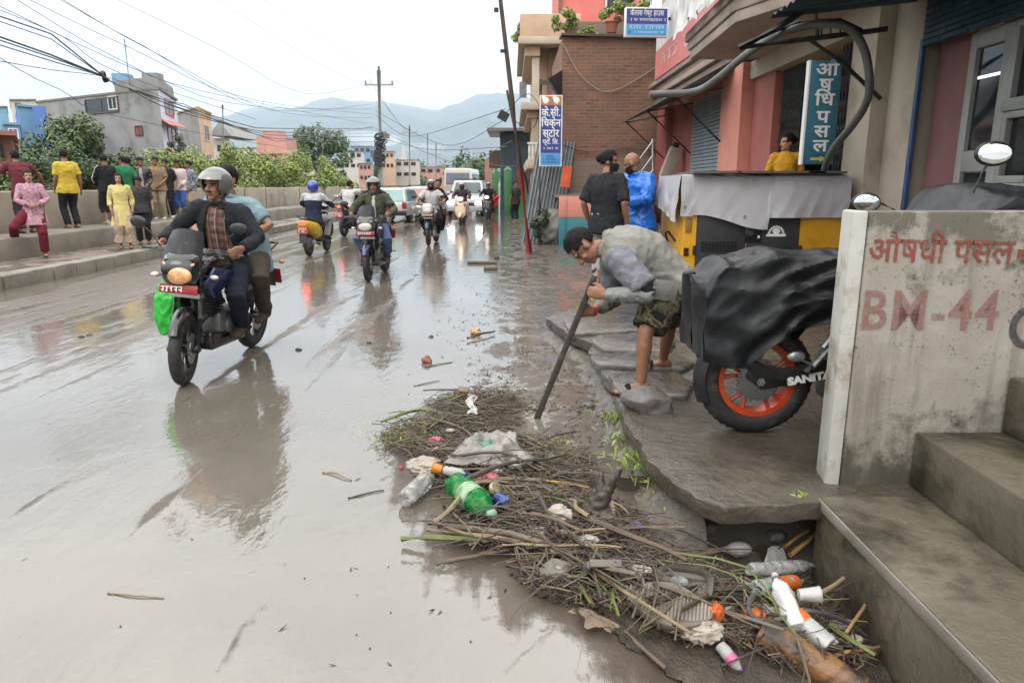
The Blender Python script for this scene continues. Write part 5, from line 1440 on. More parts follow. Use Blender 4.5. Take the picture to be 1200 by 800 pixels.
        mb = MB(); mb.tube([hp(-.10, .0, -.06), hp(-.07, .03, -.12), hp(0, .05, -.135), hp(.07, .03, -.12), hp(.10, .0, -.06)], .008, 6); mb.build('chin_strap', BLK, he)
    if look.get('mask'):
        mb = MB(); vs_, fs_ = [], []
        for i in range(7):
            for j in range(13):
                a = R(10) + R(160) * j / 12; z = -.018 - .095 * i / 6
                q = 1 - .25 * (i / 6) ** 2
                vs_.append(hp(math.cos(a) * .078 * q, math.sin(a) * (.116 if 1 <= i <= 4 else .104) * (1 - .05 * i / 6), z))
        for i in range(6):
            for j in range(12): fs_.append((i * 13 + j, i * 13 + j + 1, (i + 1) * 13 + j + 1, (i + 1) * 13 + j))
        mb.add(vs_, fs_); mb.build('face_mask', look['mask'], t, solid=.004)
    return t
# ================================================================== MOTORCYCLES, SCOOTERS, CARS
def wheel(parent, name, c, R0, wid, rimm, n_sp=5, disc=True, axis=(1, 0, 0), spoke=.022, knob=False):
    t_ = MB(); t_.torus(c, axis, R0 - wid * .5, wid * .5, 48, 14, 1.0)
    ty = t_.build('wheel', RUB, parent) if name is None else t_.build(name, RUB, parent)
    x, y, d = basis(axis); c = V(c); rw = R0 - wid * .80
    mb = MB()
    mb.lathe(c - d * wid * .36, d, [(rw - .022, 0), (rw + .014, 0), (rw + .010, wid * .12), (rw - .008, wid * .2), (rw - .008, wid * .52), (rw + .010, wid * .60), (rw + .014, wid * .72), (rw - .022, wid * .72), (rw - .026, wid * .4), (rw - .022, 0)], 48, False)
    mb.lathe(c - d * .04, d, [(.015, 0), (.035, 0), (.04, .02), (.04, .06), (.035, .08), (.015, .08)], 20)
    for k in range(n_sp):
        a = 2 * math.pi * k / n_sp + .3
        for s in ((-.16, .16) if n_sp < 8 else (0,)):
            e0 = x * math.cos(a) + y * math.sin(a); e1 = x * math.cos(a + s) + y * math.sin(a + s)
            mb.tube([c + e0 * .03, c + e1 * rw * .55, c + e1 * (rw - .01)], [spoke, spoke * .62, spoke * .7], 6)
    mb.build('rim', rimm, ty)
    if disc:
        mb = MB(); mb.lathe(c + d * .055, d, [(.06, 0), (.12, 0), (.12, .004), (.06, .004), (.06, 0)], 32, False); mb.lathe(c + d * .05, d, [(.0, 0), (.065, 0), (.065, .012), (0, .012)], 16); mb.build('brake_disc', STEEL, ty)
    return ty
def mirror(parent, base, head, wide, face=(0, 1, 0), mat=None, rw=.062, rh=.040):
    base, head = V(base), V(head)
    mb = MB(); mb.tube([base, base.lerp(head, .5) + V((0, 0, .02)), head - (head - base).normalized() * .03], [.007, .006, .008], 8)
    st_ = mb.build('mirror', BLK, parent)
    f = V(face).normalized(); x = f.cross(V((0, 0, 1))).normalized(); u = x.cross(f)
    mb = MB(); m = Matrix((x, f, u)).transposed()
    mb.ell(head - f * .008, (rw, .018, rh), m, 18, 10); mb.build('mirror_shell', mat or BLK, st_)
    mb = MB(); mb.ell(head + f * .008, (rw * .86, .004, rh * .84), m, 18, 8); mb.build('mirror_glass', CHROME, st_)
def motorcycle(label, loc, rz, paint, accent, headlit, group, steer=0, visor=True, rear_lit=0, detail=True, plate_s=1):
    """local frame: forward -Y, wheels on z=0, front axle y=-.66, rear axle y=.66"""
    t = thing('motorcycle', label, 'motorcycle', loc, rz, group)
    fr = bpy.data.objects.new('front_wheel', None)
    q = Matrix.Rotation(steer, 3, 'Z')
    def S(p): p = V(p); return q @ (p - V((0, -.5, 0))) + V((0, -.5, 0))
    sx = q @ V((1, 0, 0))
    wheel(t, 'front_wheel', S((0, -.66, .295)), .295, .092, BLK, 5, True, sx)
    wheel(t, 'rear_wheel', (0, .66, .30), .30, .115, BLK, 5, True)
    # fork, fender
    for s in (-1, 1):
        mb = MB(); mb.tube([S((s * .095, -.66, .29)), S((s * .095, -.585, .52))], .028, 10); mb.ell(S((s * .095, -.665, .29)), (.03, .05, .035), None, 10, 6); mb.build('fork_slider', BLK, t)
    mb = MB()
    for s in (-1, 1): mb.tube([S((s * .095, -.59, .50)), S((s * .09, -.44, .93))], .018, 10)
    mb.box(S((0, -.455, .90)), (.24, .07, .035)); mb.box(S((0, -.53, .70)), (.23, .08, .035)); mb.build('fork_tube', STEEL, t)
    mb = MB(); rings = []
    for k in range(11):
        a = R(-35 + 13 * k); r_ = .335; w_ = .062 * (1 - .25 * abs(k - 5) / 5)
        c = V((0, -.66 - r_ * math.sin(a) * -1 * -1, .295 + r_ * math.cos(a)))
        c = V((0, -.66 + r_ * math.sin(a - R(25)), .295 + r_ * math.cos(a - R(25))))
        n_ = (c - V((0, -.66, .295))).normalized()
        rings.append([S(c + V((x_ * w_, 0, 0)) - n_ * (abs(x_) ** 2.2) * .045) for x_ in (-1, -.8, -.45, 0, .45, .8, 1)])
    vs_ = [p for r_ in rings for p in r_]; mb.add(vs_, [(i * 7 + j, i * 7 + j + 1, (i + 1) * 7 + j + 1, (i + 1) * 7 + j) for i in range(10) for j in range(6)])
    mb.build('front_fender', accent, t, solid=.005)
    # headlight fairing
    mb = MB(); 
    rings = [ring(S((0, y, z)), V(sx), V((0, 0, 1)), w_, h_, 18, .75) for y, z, w_, h_ in ((-.80, .905, .065, .05), (-.785, .905, .105, .085), (-.74, .915, .135, .12), (-.66, .94, .145, .135), (-.58, .96, .12, .115))]
    mb.loft(rings); mb.prism([S((-.10, -.76, .98)), S((.10, -.76, .98)), S((.13, -.60, 1.02)), S((-.13, -.60, 1.02))], (0, 0, .03)); mb.build('headlight_fairing', paint, t, auto=50)
    mb = MB(); mb.ell(S((0, -.785, .89)), (.108, .036, .068), None, 20, 10); mb.build('headlight', headlit, t)
    mb = MB(); 
    for s in (-1, 1): mb.ell(S((s * .088, -.765, .965)), (.034, .015, .013), Euler((0, -s * .5, 0)).to_matrix(), 10, 6)
    mb.build('pilot_lamp', headlit, t)
    if visor:
        mb = MB(); g_ = []
        for i in range(7):
            for j in range(9):
                v_ = i / 6; u_ = (j / 8 - .5) * 2; w_ = .145 - .035 * v_ + .012 * math.sin(v_ * 3)
                g_.append(S((u_ * w_, -.775 + .20 * v_ ** 1.1 + .07 * u_ * u_, .975 + .25 * v_ - .03 * u_ * u_)))
        mb.add(g_, [(i * 9 + j, i * 9 + j + 1, (i + 1) * 9 + j + 1, (i + 1) * 9 + j) for i in range(6) for j in range(8)]); mb.build('windscreen', M('smoked_visor', (.010, .011, .013), .3, .2, 4, 0, spec=.3, dirt=((.2, .18, .15), .06, 8)), t, solid=.004)
    mb = MB(); mb.box(S((0, -.775, .785)), (.30 * plate_s, .012, .07), (R(-12), 0, 0)); pl = mb.build('number_plate', PLATE, t, bevel=.006)
    o = scribble(8, .25, .042, LETW, pl, S((0, -.786, .785)), steer, 3); o.rotation_euler.x = R(-12)
    # handlebar, grips, levers
    mb = MB()
    for s in (-1, 1): mb.tube([S((s * .05, -.45, .99)), S((s * .18, -.44, 1.04)), S((s * .37, -.33, 1.03))], .011, 8)
    mb.box(S((0, -.47, .98)), (.16, .05, .04)); mb.build('handlebar', BLK, t)
    for s in (-1, 1):
        mb = MB(); mb.tube([S((s * .26, -.39, 1.035)), S((s * .39, -.32, 1.03))], .017, 10); mb.build('grip', RUB, t)
        mb = MB(); mb.tube([S((s * .2, -.455, 1.035)), S((s * .30, -.46, 1.03)), S((s * .39, -.40, 1.02))], .006, 6); mb.box(S((s * .21, -.43, 1.035)), (.06, .05, .045)); mb.build('lever', ALU, t)
        mirror(t, S((s * .22, -.43, 1.05)), S((s * .37, -.46, 1.24)), .06, (-.15 * s, 1, .05), BLK, .072, .047)
        mb = MB(); mb.tube([S((s * .10, -.60, .86)), S((s * .19, -.60, .86))], .008, 6); i1 = mb.build('indicator', BLK, t); mb = MB(); mb.ell(S((s * .215, -.605, .86)), (.035, .028, .02), None, 12, 8); mb.build('indicator_lens', M('clear_lens', (.55, .5, .44), .1, .05, 5, 0), i1)
    mb = MB()
    for s, e in ((-1, .10), (1, .06), (1, .14)): mb.tube(catmull([S((s * .2, -.45, 1.03)), S((s * e, -.60, 1.06 - e)), S((s * .07, -.58, .80)), V((s * .05, -.38, .70))], 5), .0055, 5)
    mb.build('cable', BLK, t)
    mb = MB(); mb.box(S((0, -.50, 1.0)), (.15, .06, .05), (R(40), 0, 0)); mb.build('dial_panel', BLK, t, bevel=.01)
    # tank with shrouds
    rings = [ring(V((0, y, z)), V((1, 0, 0)), V((0, 0, 1)), w_, h_, 20, .72) for y, z, w_, h_ in ((-.42, .90, .06, .05), (-.38, .90, .125, .09), (-.25, .90, .155, .115), (-.08, .89, .15, .115), (.06, .85, .11, .085), (.12, .83, .07, .05))]
    mb = MB(); mb.loft(rings); mb.build('fuel_tank', paint, t, auto=50); mb = MB(); mb.lathe((0, -.2, 1.005), (0, .05, 1), [(.045, 0), (.045, .02), (.03, .028)], 16); mb.build('fuel_cap', STEEL, t)
    for s in (-1, 1):
        mb = MB(); mb.prism([V((s * .145, -.56, .80)), V((s * .16, -.42, .92)), V((s * .16, -.10, .86)), V((s * .15, -.18, .76)), V((s * .14, -.42, .66))], (s * .025, 0, 0)); mb.build('tank_shroud', BLUEP if accent is GLOSS else paint, t, bevel=.008)
    # engine, frame, exhaust
    mb = MB(); mb.box((0, -.10, .40), (.26, .30, .22)); mb.lathe((-.15, -.05, .38), (1, 0, 0), [(.08, 0), (.11, .03), (.11, .27), (.08, .30)], 20); mb.box((0, .12, .40), (.24, .25, .2))
    mb.build('engine_case', ALU if detail else BLK, t, bevel=.02)
    mb = MB()
    for k in range(8): mb.box((0, -.20 - k * .004, .50 + k * .024), (.20, .17, .012))
    mb.box((0, -.20, .60), (.14, .13, .24)); mb.build('engine_cylinder', BLK, t)
    mb = MB(); mb.prism([V((-.14, -.40, .22)), V((-.14, .22, .20)), V((-.14, .22, .30)), V((-.14, -.42, .38))], (.28, 0, 0)); mb.build('engine_cowl', paint, t, bevel=.03, seg=3)
    mb = MB(); mb.tube([V((0, -.44, .88)), V((0, -.40, .55)), V((0, -.30, .28)), V((0, .25, .28))], .022, 8); mb.tube([V((0, -.42, .85)), V((0, .1, .72)), V((0, .55, .78)), V((0, .9, .88))], .02, 8)
    for s in (-1, 1): mb.tube([V((s * .10, .2, .42)), V((s * .09, .66, .30))], .024, 8)
    mb.build('frame', BLK, t)
    mb = MB(); mb.tube([V((.05, -.3, .5)), V((-.06, -.40, .33)), V((-.12, -.1, .22)), V((-.15, .25, .27))], .022, 10); mb.tube([V((-.15, .25, .27)), V((-.16, .36, .30)), V((-.165, .80, .42)), V((-.165, .84, .43))], [.03, .05, .052, .035], 14); mb.build('exhaust', M('black_exhaust', (.03, .03, .03), .4, .3, 6, .1, metal=.6), t)
    mb = MB()
    for s in (-1, 1): mb.tube([V((s * .12, .62, .36)), V((s * .11, .42, .74))], .03, 8); mb.tube([V((s * .12, .60, .40)), V((s * .115, .45, .68))], .042, 8)
    mb.build('shock', BLK, t)
    rings = [ring(V((0, y, z)), V((1, 0, 0)), V((0, 0, 1)), w_, h_, 16, .7) for y, z, w_, h_ in ((.02, .80, .08, .03), (.12, .82, .13, .045), (.35, .82, .14, .05), (.5, .87, .13, .05), (.78, .93, .10, .035), (.84, .93, .06, .02))]
    mb = MB(); mb.loft(rings); mb.build('seat', M('seat_vinyl', (.016, .015, .015), .5, .2, 15, .2, 60), t)
    rings = [ring(V((0, y, z)), V((1, 0, 0)), V((0, 0, 1)), w_, h_, 16, .7) for y, z, w_, h_ in ((.30, .72, .12, .06), (.5, .76, .13, .065), (.8, .85, .10, .05), (.98, .92, .06, .03))]
    mb = MB(); mb.loft(rings); mb.build('tail_cowl', paint, t)
    mb = MB(); mb.ell((0, .99, .90), (.06, .025, .035), None, 14, 8); mb.build('tail_light', lamp('lit_tail_lamp', (1, .03, .02), 9) if rear_lit else M('dark_red_lens', (.25, .01, .01), .15, .1, 5, 0), t)
    mb = MB(); mb.tube([V((-.12, .75, .93)), V((-.13, .95, 1.0)), V((.13, .95, 1.0)), V((.12, .75, .93))], .012, 8); mb.build('grab_rail', BLK, t)
    mb = MB(); mb.prism([V((-.08, .92, .84)), V((.08, .92, .84)), V((.07, 1.06, .55)), V((-.07, 1.06, .55))], (0, .012, .004)); mb.build('rear_fender', BLK, t)
    mb = MB(); mb.box((0, 1.05, .66), (.26, .012, .16), (R(20), 0, 0)); pl = mb.build('number_plate', PLATE, t, bevel=.006); o = scribble(5, .2, .05, LETW, pl, (0, 1.063, .69), math.pi, 5); o = scribble(5, .2, .05, LETW, pl, (0, 1.071, .63), math.pi, 6)
    for s in (-1, 1):
        mb = MB(); mb.tube([V((s * .1, .10, .34)), V((s * .24, .12, .33))], .014, 8); mb.build('foot_peg', RUB, t); mb = MB(); mb.tube([V((s * .12, .42, .40)), V((s * .25, .44, .40))], .014, 8); mb.build('foot_peg', RUB, t)
        mb = MB(); mb.prism([V((s * .125, .08, .58)), V((s * .13, .42, .66)), V((s * .12, .40, .76)), V((s * .12, .08, .74))], (s * .02, 0, 0)); mb.build('side_panel', accent, t, bevel=.008)
        mb = MB(); mb.tube([V((s * .06, .9, .82)), V((s * .16, .93, .82))], .007, 6); mb.ell((s * .18, .935, .82), (.03, .025, .018), None, 10, 6); mb.build('rear_indicator', M('amber_lens', (.5, .16, .02), .15, .1, 5, 0), t)
    return t
def scooter(label, loc, rz, paint, rearp, headlit, group, rear_lit=False):
    t = thing('scooter', label, 'scooter', loc, rz, group)
    wheel(t, 'front_wheel', (0, -.60, .225), .225, .095, ALU, 6, False); wheel(t, 'rear_wheel', (0, .60, .225), .225, .10, ALU, 6, False)
    X, Z = V((1, 0, 0)), V((0, 0, 1))
    mb = MB(); mb.loft([ring(V((0, y, z)), X, V((0, 1, .25)), w_, d_, 18, .75) for y, z, w_, d_ in ((-.55, .30, .10, .05), (-.53, .42, .19, .08), (-.50, .62, .22, .09), (-.46, .82, .17, .08), (-.45, .92, .11, .06))]); mb.build('front_apron', paint, t, auto=60)
    mb = MB(); mb.loft([ring(V((0, y, z)), X, Z, w_, h_, 16, .8) for y, z, w_, h_ in ((-.86, .36, .03, .02), (-.80, .42, .07, .04), (-.62, .47, .085, .05), (-.44, .40, .07, .05))]); mb.build('front_fender', paint, t)
    mb = MB(); mb.loft([ring(V((0, y, z)), X, Z, w_, h_, 18, .8) for y, z, w_, h_ in ((-.62, 1.0, .05, .04), (-.58, 1.0, .11, .07), (-.48, 1.02, .14, .075), (-.38, 1.02, .10, .05))]); mb.build('handle_cowl', paint, t)
    mb = MB(); mb.ell((0, -.605, 1.0), (.085, .035, .055), None, 16, 8); mb.build('headlight', headlit, t)
    mb = MB(); mb.box((0, -.15, .30), (.34, .62, .06)); mb.build('floor_board', BLK, t, bevel=.02)
    mb = MB(); mb.loft([ring(V((0, y, z)), X, Z, w_, h_, 20, .8) for y, z, w_, h_ in ((.08, .48, .10, .16), (.16, .52, .18, .20), (.45, .57, .205, .20), (.75, .66, .16, .14), (.92, .73, .09, .06))]); mb.build('rear_body', rearp, t, auto=60)
    mb = MB(); mb.loft([ring(V((0, y, z)), X, Z, w_, h_, 16, .8) for y, z, w_, h_ in ((.02, .72, .10, .03), (.1, .745, .15, .045), (.4, .765, .16, .05), (.7, .80, .13, .045), (.82, .81, .06, .02))]); mb.build('seat', BLK, t)
    mb = MB(); mb.box((0, .62, .30), (.16, .34, .2)); mb.tube([V((-.14, .3, .25)), V((-.17, .75, .32))], [.045, .055], 10); mb.build('engine_case', ALU, t, bevel=.02)
    mb = MB(); mb.ell((0, .90, .74), (.10, .035, .055), None, 16, 8); mb.build('tail_light', lamp('lit_tail_lamp', (1, .03, .02), 9) if rear_lit else M('dark_red_lens', (.25, .01, .01)), t)
    mb = MB(); mb.box((0, .925, .58), (.24, .012, .15), (R(15), 0, 0)); pl = mb.build('number_plate', PLATE, t); scribble(5, .18, .045, LETW, pl, (0, .937, .61), math.pi, 2); scribble(5, .18, .045, LETW, pl, (0, .941, .55), math.pi, 4)
    mb = MB(); mb.prism([V((-.09, .86, .66)), V((.09, .86, .66)), V((.08, .92, .30)), V((-.08, .92, .30))], (0, .015, .004)); mb.build('rear_fender', BLK, t)
    mb = MB()
    for s in (-1, 1): mb.tube([V((s * .08, -.48, 1.02)), V((s * .24, -.44, 1.04)), V((s * .35, -.34, 1.02))], .013, 8)
    mb.build('handlebar', BLK, t)
    for s in (-1, 1):
        mb = MB(); mb.tube([V((s * .25, -.42, 1.035)), V((s * .37, -.33, 1.02))], .018, 8); mb.build('grip', RUB, t)
        mirror(t, (s * .20, -.46, 1.05), (s * .34, -.47, 1.27), .06, (-.1 * s, 1, .05))
        mb = MB(); mb.ell((s * .15, -.56, .80), (.04, .03, .03), None, 10, 6); mb.build('indicator', M('amber_lens', (.5, .16, .02), .15, .1, 5, 0), t)
    mb = MB(); mb.tube([V((-.1, .7, .82)), V((-.1, .95, .88)), V((.1, .95, .88)), V((.1, .7, .82))], .012, 8); mb.build('grab_rail', BLK, t)
    for s in (-1, 1):
        mb = MB(); mb.tube([V((s * .055, -.60, .225)), V((s * .05, -.5, .55))], .02, 8); mb.build('fork_tube', STEEL, t)
    return t
def car(label, loc, rz, L, W_, H_, paint, hood, group, lit=False, cat='car', name='parked_car', rearglass=None):
    """local: forward -Y; side profile extruded and pinched towards the roof"""
    t = thing(name, label, cat, loc, rz, group)
    b, e = L / 2, -L / 2; hb = H_ * .60
    prof = [(b, .32), (b + .03, .55), (b - .02, hb - .03), (b - .10, hb), (e + hood + .15, hb + .02), (e + .25, hb - .10), (e + .02, hb - .25), (e - .02, .5), (e + .02, .3)]
    mb = MB()
    def row(x, k): return [V((x, y * (1 - k * .02), z)) for y, z in prof]
    mb.loft([row(-W_ / 2 + .12, .5), row(-W_ / 2, 0), row(-W_ / 2 + .02, 0), row(W_ / 2 - .02, 0), row(W_ / 2, 0), row(W_ / 2 - .12, .5)]) if False else mb.loft([row(-W_ / 2, 1), row(-W_ / 2 + .06, 0), row(W_ / 2 - .06, 0), row(W_ / 2, 1)])
    mb.build('body', paint, t, bevel=.03)
    y0, y1 = e + hood, b - .12
    c0 = [V((x, y, z)) for x, y, z in ((-W_ / 2 + .05, y0, hb), (W_ / 2 - .05, y0, hb), (W_ / 2 - .05, y1, hb), (-W_ / 2 + .05, y1, hb))]
    c1 = [V((x, y, z)) for x, y, z in ((-W_ / 2 + .20, y0 + .65, H_ - .03), (W_ / 2 - .20, y0 + .65, H_ - .03), (W_ / 2 - .20, y1 - .30, H_ - .03), (-W_ / 2 + .20, y1 - .30, H_ - .03))]
    c2 = [p + (V((0, (y0 + y1) / 2, H_)) - p) * .25 for p in c1]
    c2 = [V((p.x, p.y, H_)) for p in c2]
    mb = MB(); mb.loft([c0, c1, c2]); mb.build('cabin', paint, t, bevel=.03)
    gl = rearglass or M('car_glass', (.05, .075, .075), .06, .3, 2, 0, rvar=.02)
    def pane(nm, i, k0=.07, k1=.86, s=.08):
        a, b_, c, d = c0[i], c0[(i + 1) % 4], c1[(i + 1) % 4], c1[i]
        def P_(u, v): return a.lerp(b_, u).lerp(d.lerp(c, u), v)
        q = [P_(s, k0), P_(1 - s, k0), P_(1 - s, k1), P_(s, k1)]; n_ = (q[1] - q[0]).cross(q[3] - q[0]).normalized()
        m_ = (a + b_ + c + d) / 4 - V((0, (y0 + y1) / 2, H_ * .8))
        if n_.dot(m_) < 0: n_ = -n_
        mb = MB(); mb.prism([p + n_ * .004 for p in q], n_ * .012); mb.build(nm, gl, t, smooth=False)
    pane('windscreen', 0); pane('side_window', 1, s=.1); pane('rear_window', 2); pane('side_window', 3, s=.1)
    for y in (e + .75, b - .70):
        for s in (-1, 1): wheel(t, 'wheel', (s * (W_ / 2 - .10), y, .30), .30, .18, ALU, 8, False)
    mb = MB(); mb.box((0, b + .03, .42), (W_ * .96, .12, .20)); mb.build('rear_bumper', BLK if not lit else paint, t, bevel=.03); mb = MB(); mb.box((0, e - .02, .40), (W_ * .96, .12, .22)); mb.build('front_bumper', paint, t, bevel=.03)
    for s in (-1, 1):
        mb = MB(); mb.box((s * (W_ / 2 - .11), b + .015, .72), (.18, .06, .26)); mb.build('tail_light', M('red_lens', (.35, .015, .012), .15, .1, 5, 0), t, bevel=.01)
        mb = MB(); mb.box((s * (W_ / 2 - .22), e + .0, .66), (.34, .08, .16)); mb.build('headlight', lamp('lit_head_lamp', (1, .95, .85), 8) if lit else M('clear_lens', (.55, .5, .44)), t, bevel=.02)
        mb = MB(); mb.ell((s * (W_ / 2 + .08), y0 + .35, hb + .08), (.1, .06, .07), None, 10, 6); mb.build('mirror', paint, t)
    mb = MB(); mb.box((0, b + .05, .62), (.42, .02, .13)); mb.build('number_plate', PLATE, t); mb = MB(); mb.box((0, e - .09, .45), (.42, .02, .12)); mb.build('number_plate', PLATE, t)
    mb = MB(); mb.box((0, e - .03, .62), (W_ * .5, .04, .12)); mb.build('grille', BLK, t)
    mb = MB()
    for y in (y0 + .9, y1 - .5): mb.box((0, y, H_ + .05), (W_ * .7, .05, .04))
    mb.build('roof_rack', BLK, t)
    return t

BLUEP = M('deep_blue_paint', (.012, .022, .085), .25, .15, 5, .03, coat=.5, dirt=((.1, .085, .065), .08, 6))
YELP = M('yellow_scooter_paint', (.55, .33, .01), .3, .1, 5, .03, coat=.4)
CRMP = M('cream_scooter_paint', (.58, .44, .28), .3, .08, 5, .03, coat=.4)
GREYP = M('dark_grey_paint', (.05, .05, .055), .3, .2, 5, .03, coat=.4)
CARW = M('white_car_paint', (.37, .38, .38), .28, .06, 3, .02, coat=.4, dirt=((.3, .27, .22), .14, 3))
AMBERL = M('painted_amber_glow', (.62, .30, .12), .12, .45, 22, .15, 40, coat=1)  # warm lit look of the headlight put into the colour, nothing emits
CLEARL = M('clear_lens', (.55, .5, .44), .1, .05, 5, 0)
WARML = lamp('lit_warm_lamp', (1, .9, .65), 7)

# helmet and clothes
HSIL = M('silver_helmet', (.10, .103, .10), .3, .08, 5, .03, coat=.5); HBLU = M('blue_helmet', (.015, .045, .30), .25, .1, 5, .03, coat=.5); HBLK = M('black_helmet', (.02, .02, .022), .3, .1, 5); HWHT = M('pale_helmet', (.36, .36, .36), .3, .1, 5, .03, coat=.4)
SMV = M('grey_visor', (.16, .165, .16), .12, .15, 4, 0, coat=.5)
def tx(n, c, **k): return cloth(n, c, **k)
JEAN = tx('dark_jeans', (.014, .017, .028)); BLKC = tx('black_cloth', (.013, .013, .015)); KHAKI = tx('khaki_cloth', (.32, .26, .17)); BRNC = tx('dark_brown_cloth', (.06, .045, .035)); WHTC = tx('white_cloth', (.46, .455, .455)); BEIG = tx('beige_cloth', (.42, .35, .25)); BLUJ = tx('blue_jeans', (.04, .10, .26)); MARC = tx('maroon_cloth', (.12, .022, .028)); GRYC = tx('grey_cloth_wear', (.30, .30, .29))

# main motorcycle with two people
B1 = (-2.60, 6.03, 0)
b1rz = R(-4)
LEAN = R(5)
m_ = motorcycle('black and blue motorcycle with an amber headlight carrying two men, nearest on the road', B1, b1rz, GLOSS, GLOSS, AMBERL, 'motorcycles on the road', R(13))
m_.rotation_euler[1] = LEAN
m_ = person('motorcycle rider in silver helmet, dark jacket and plaid shirt on the nearest motorcycle',
       ride(gy=-.36, gz=1.035, sy=.14, sz=.87, lean=.12, fx=.18, fy=.05, fz=.36, hf=(-.25, -1, -.08), H=(-.02, -.005, 1.545)),
       dict(skin=SK1, top=(tx('navy_black_jacket', (.016, .018, .022)), 1.92, .022, .16), under=tx('plaid_shirt', (.20, .10, .075), kind='plaid', c2=(.05, .035, .035)), open=.105, bottom=(JEAN, 1.95, .012), shoe=BRNC, helmet=HSIL, visor=SMV, girth=1.06, nobrow=False, moustache=True), B1, b1rz, vox=.0075, seed=1)
m_.rotation_euler[1] = LEAN
m_ = person('bareheaded pillion passenger in a light blue polo shirt behind the front rider',
       ride(sy=.60, sz=.90, lean=.06, wrL=(.14, .26, 1.12), wrR=(-.28, .20, 1.10), epL=(1.3, .6, -.3), epR=(-1, .5, -.4), fx=.22, fy=.45, fz=.42, hf=(-.2, -1, 0), H=(-.17, .50, 1.585), N=(-.15, .53, 1.43), C=(-.10, .56, 1.25), shL=(.03, .54, 1.375), shR=(-.32, .54, 1.375), curl=.9),
       dict(skin=SK1, top=(tx('light_blue_polo', (.20, .29, .33)), .75, .018, .14), bottom=(BRNC, 1.95, .012), shoe=BRNC, hair='short', girth=1.1), B1, b1rz, vox=.009, seed=2)
m_.rotation_euler[1] = LEAN
bg_ = MB(); bg_.loft([ring(V((0, 0, z)), V((1, 0, 0)), V((0, 1, 0)), w_, d_, 24, .8) for z, w_, d_ in ((-.34, .03, .02), (-.33, .12, .07), (-.2, .155, .10), (-.05, .145, .095), (.06, .10, .05), (.1, .05, .02), (.13, .035, .015))])
me = remesh(bg_, .012, 1, .016, 9, 5); me.materials.append(M('bright_green_plastic', (.02, .38, .035), .35, .2, 9, .4, 25)); bgt = put('green_bag', me)
bgt.location = A(196, 345, 5.75); tag(bgt, 'bright green bag hanging from the right handlebar of the nearest motorcycle', 'bag'); bgt.scale = (.72, .8, 1)
mb = MB(); mb.tube([V((0, 0, .1)), V((-.02, .02, .22)), V((.05, .02, .26))], .006, 6); mb.build('bag_strap', M('bright_green_plastic', (.02, .38, .035)), bgt)

# second motorcycle
B2 = (-2.33, 12.03, 0)
motorcycle('dark motorcycle with blue fender, unlit headlight and smoked windscreen, second on the road', B2, R(-2), GREYP, BLUEP, CLEARL, 'motorcycles on the road', R(4))
person('smiling rider in silver helmet and olive jacket on the second motorcycle', ride(hf=(.1, -1, 0), sy=.16),
       dict(skin=SK1, top=(tx('olive_jacket', (.06, .065, .04)), 1.9, .02, .15), under=WHTC, open=.03, bottom=(tx('blue_jeans_faded', (.09, .14, .26)), 1.95, .012), shoe=BRNC, helmet=HSIL, visor=HSIL), B2, R(-2), vox=.012, seed=3)
# third motorcycle
B3 = (-2.13, 18.85, 0)
motorcycle('blue and black motorcycle with silver headlight cowl, ridden by a man in a white tee', B3, R(-3), M('silver_paint', (.35, .36, .37), .3, .1, 5, .03, coat=.4), BLUEP, CLEARL, 'motorcycles on the road', R(3), visor=False)
person('rider in white tee, black mask and pale helmet on the third motorcycle', ride(sy=.16), dict(skin=SK1, top=(WHTC, .7, .02, .14), bottom=(BLKC, 1.95, .012), shoe=BLKC, helmet=HWHT, visor=HBLK, mask=BLKC), B3, R(-3), vox=.014, seed=4)
person('pillion passenger in black hidden behind the white tee rider', ride(sy=.58, sz=.90, lean=.06, wrL=(.22, .25, 1.1), wrR=(-.22, .25, 1.1), fx=.22, fy=.45, fz=.42, H=(.12, .47, 1.56)), dict(skin=SK1, top=(BLKC, 1.9, .02, .14), bottom=(BLKC, 1.95, .012), shoe=BLKC, hair='short'), B3, R(-3), vox=.016, seed=5)
# blue helmet scooter, seen from behind
S1 = (-4.45, 16.15, 0)
scooter('black and yellow scooter with lit red tail light under the blue helmet rider', S1, R(180 - 4), GLOSS, YELP, CLEARL, 'scooters on the road', True)
person('scooter rider in blue helmet and grey and navy sweater seen from behind', ride(gx=.31, gy=-.36, gz=1.03, sy=.18, sz=.82, fx=.14, fy=-.25, fz=.38, lean=.05), dict(skin=SK1, top=([tx('navy_sweater', (.018, .022, .05)), tx('pale_grey_yoke', (.40, .42, .44))], 1.9, .024, .13), two='yoke', bottom=(tx('light_grey_trousers', (.33, .33, .34)), 1.95, .014), shoe=BLKC, helmet=HBLU), S1, R(176), vox=.012, seed=6)
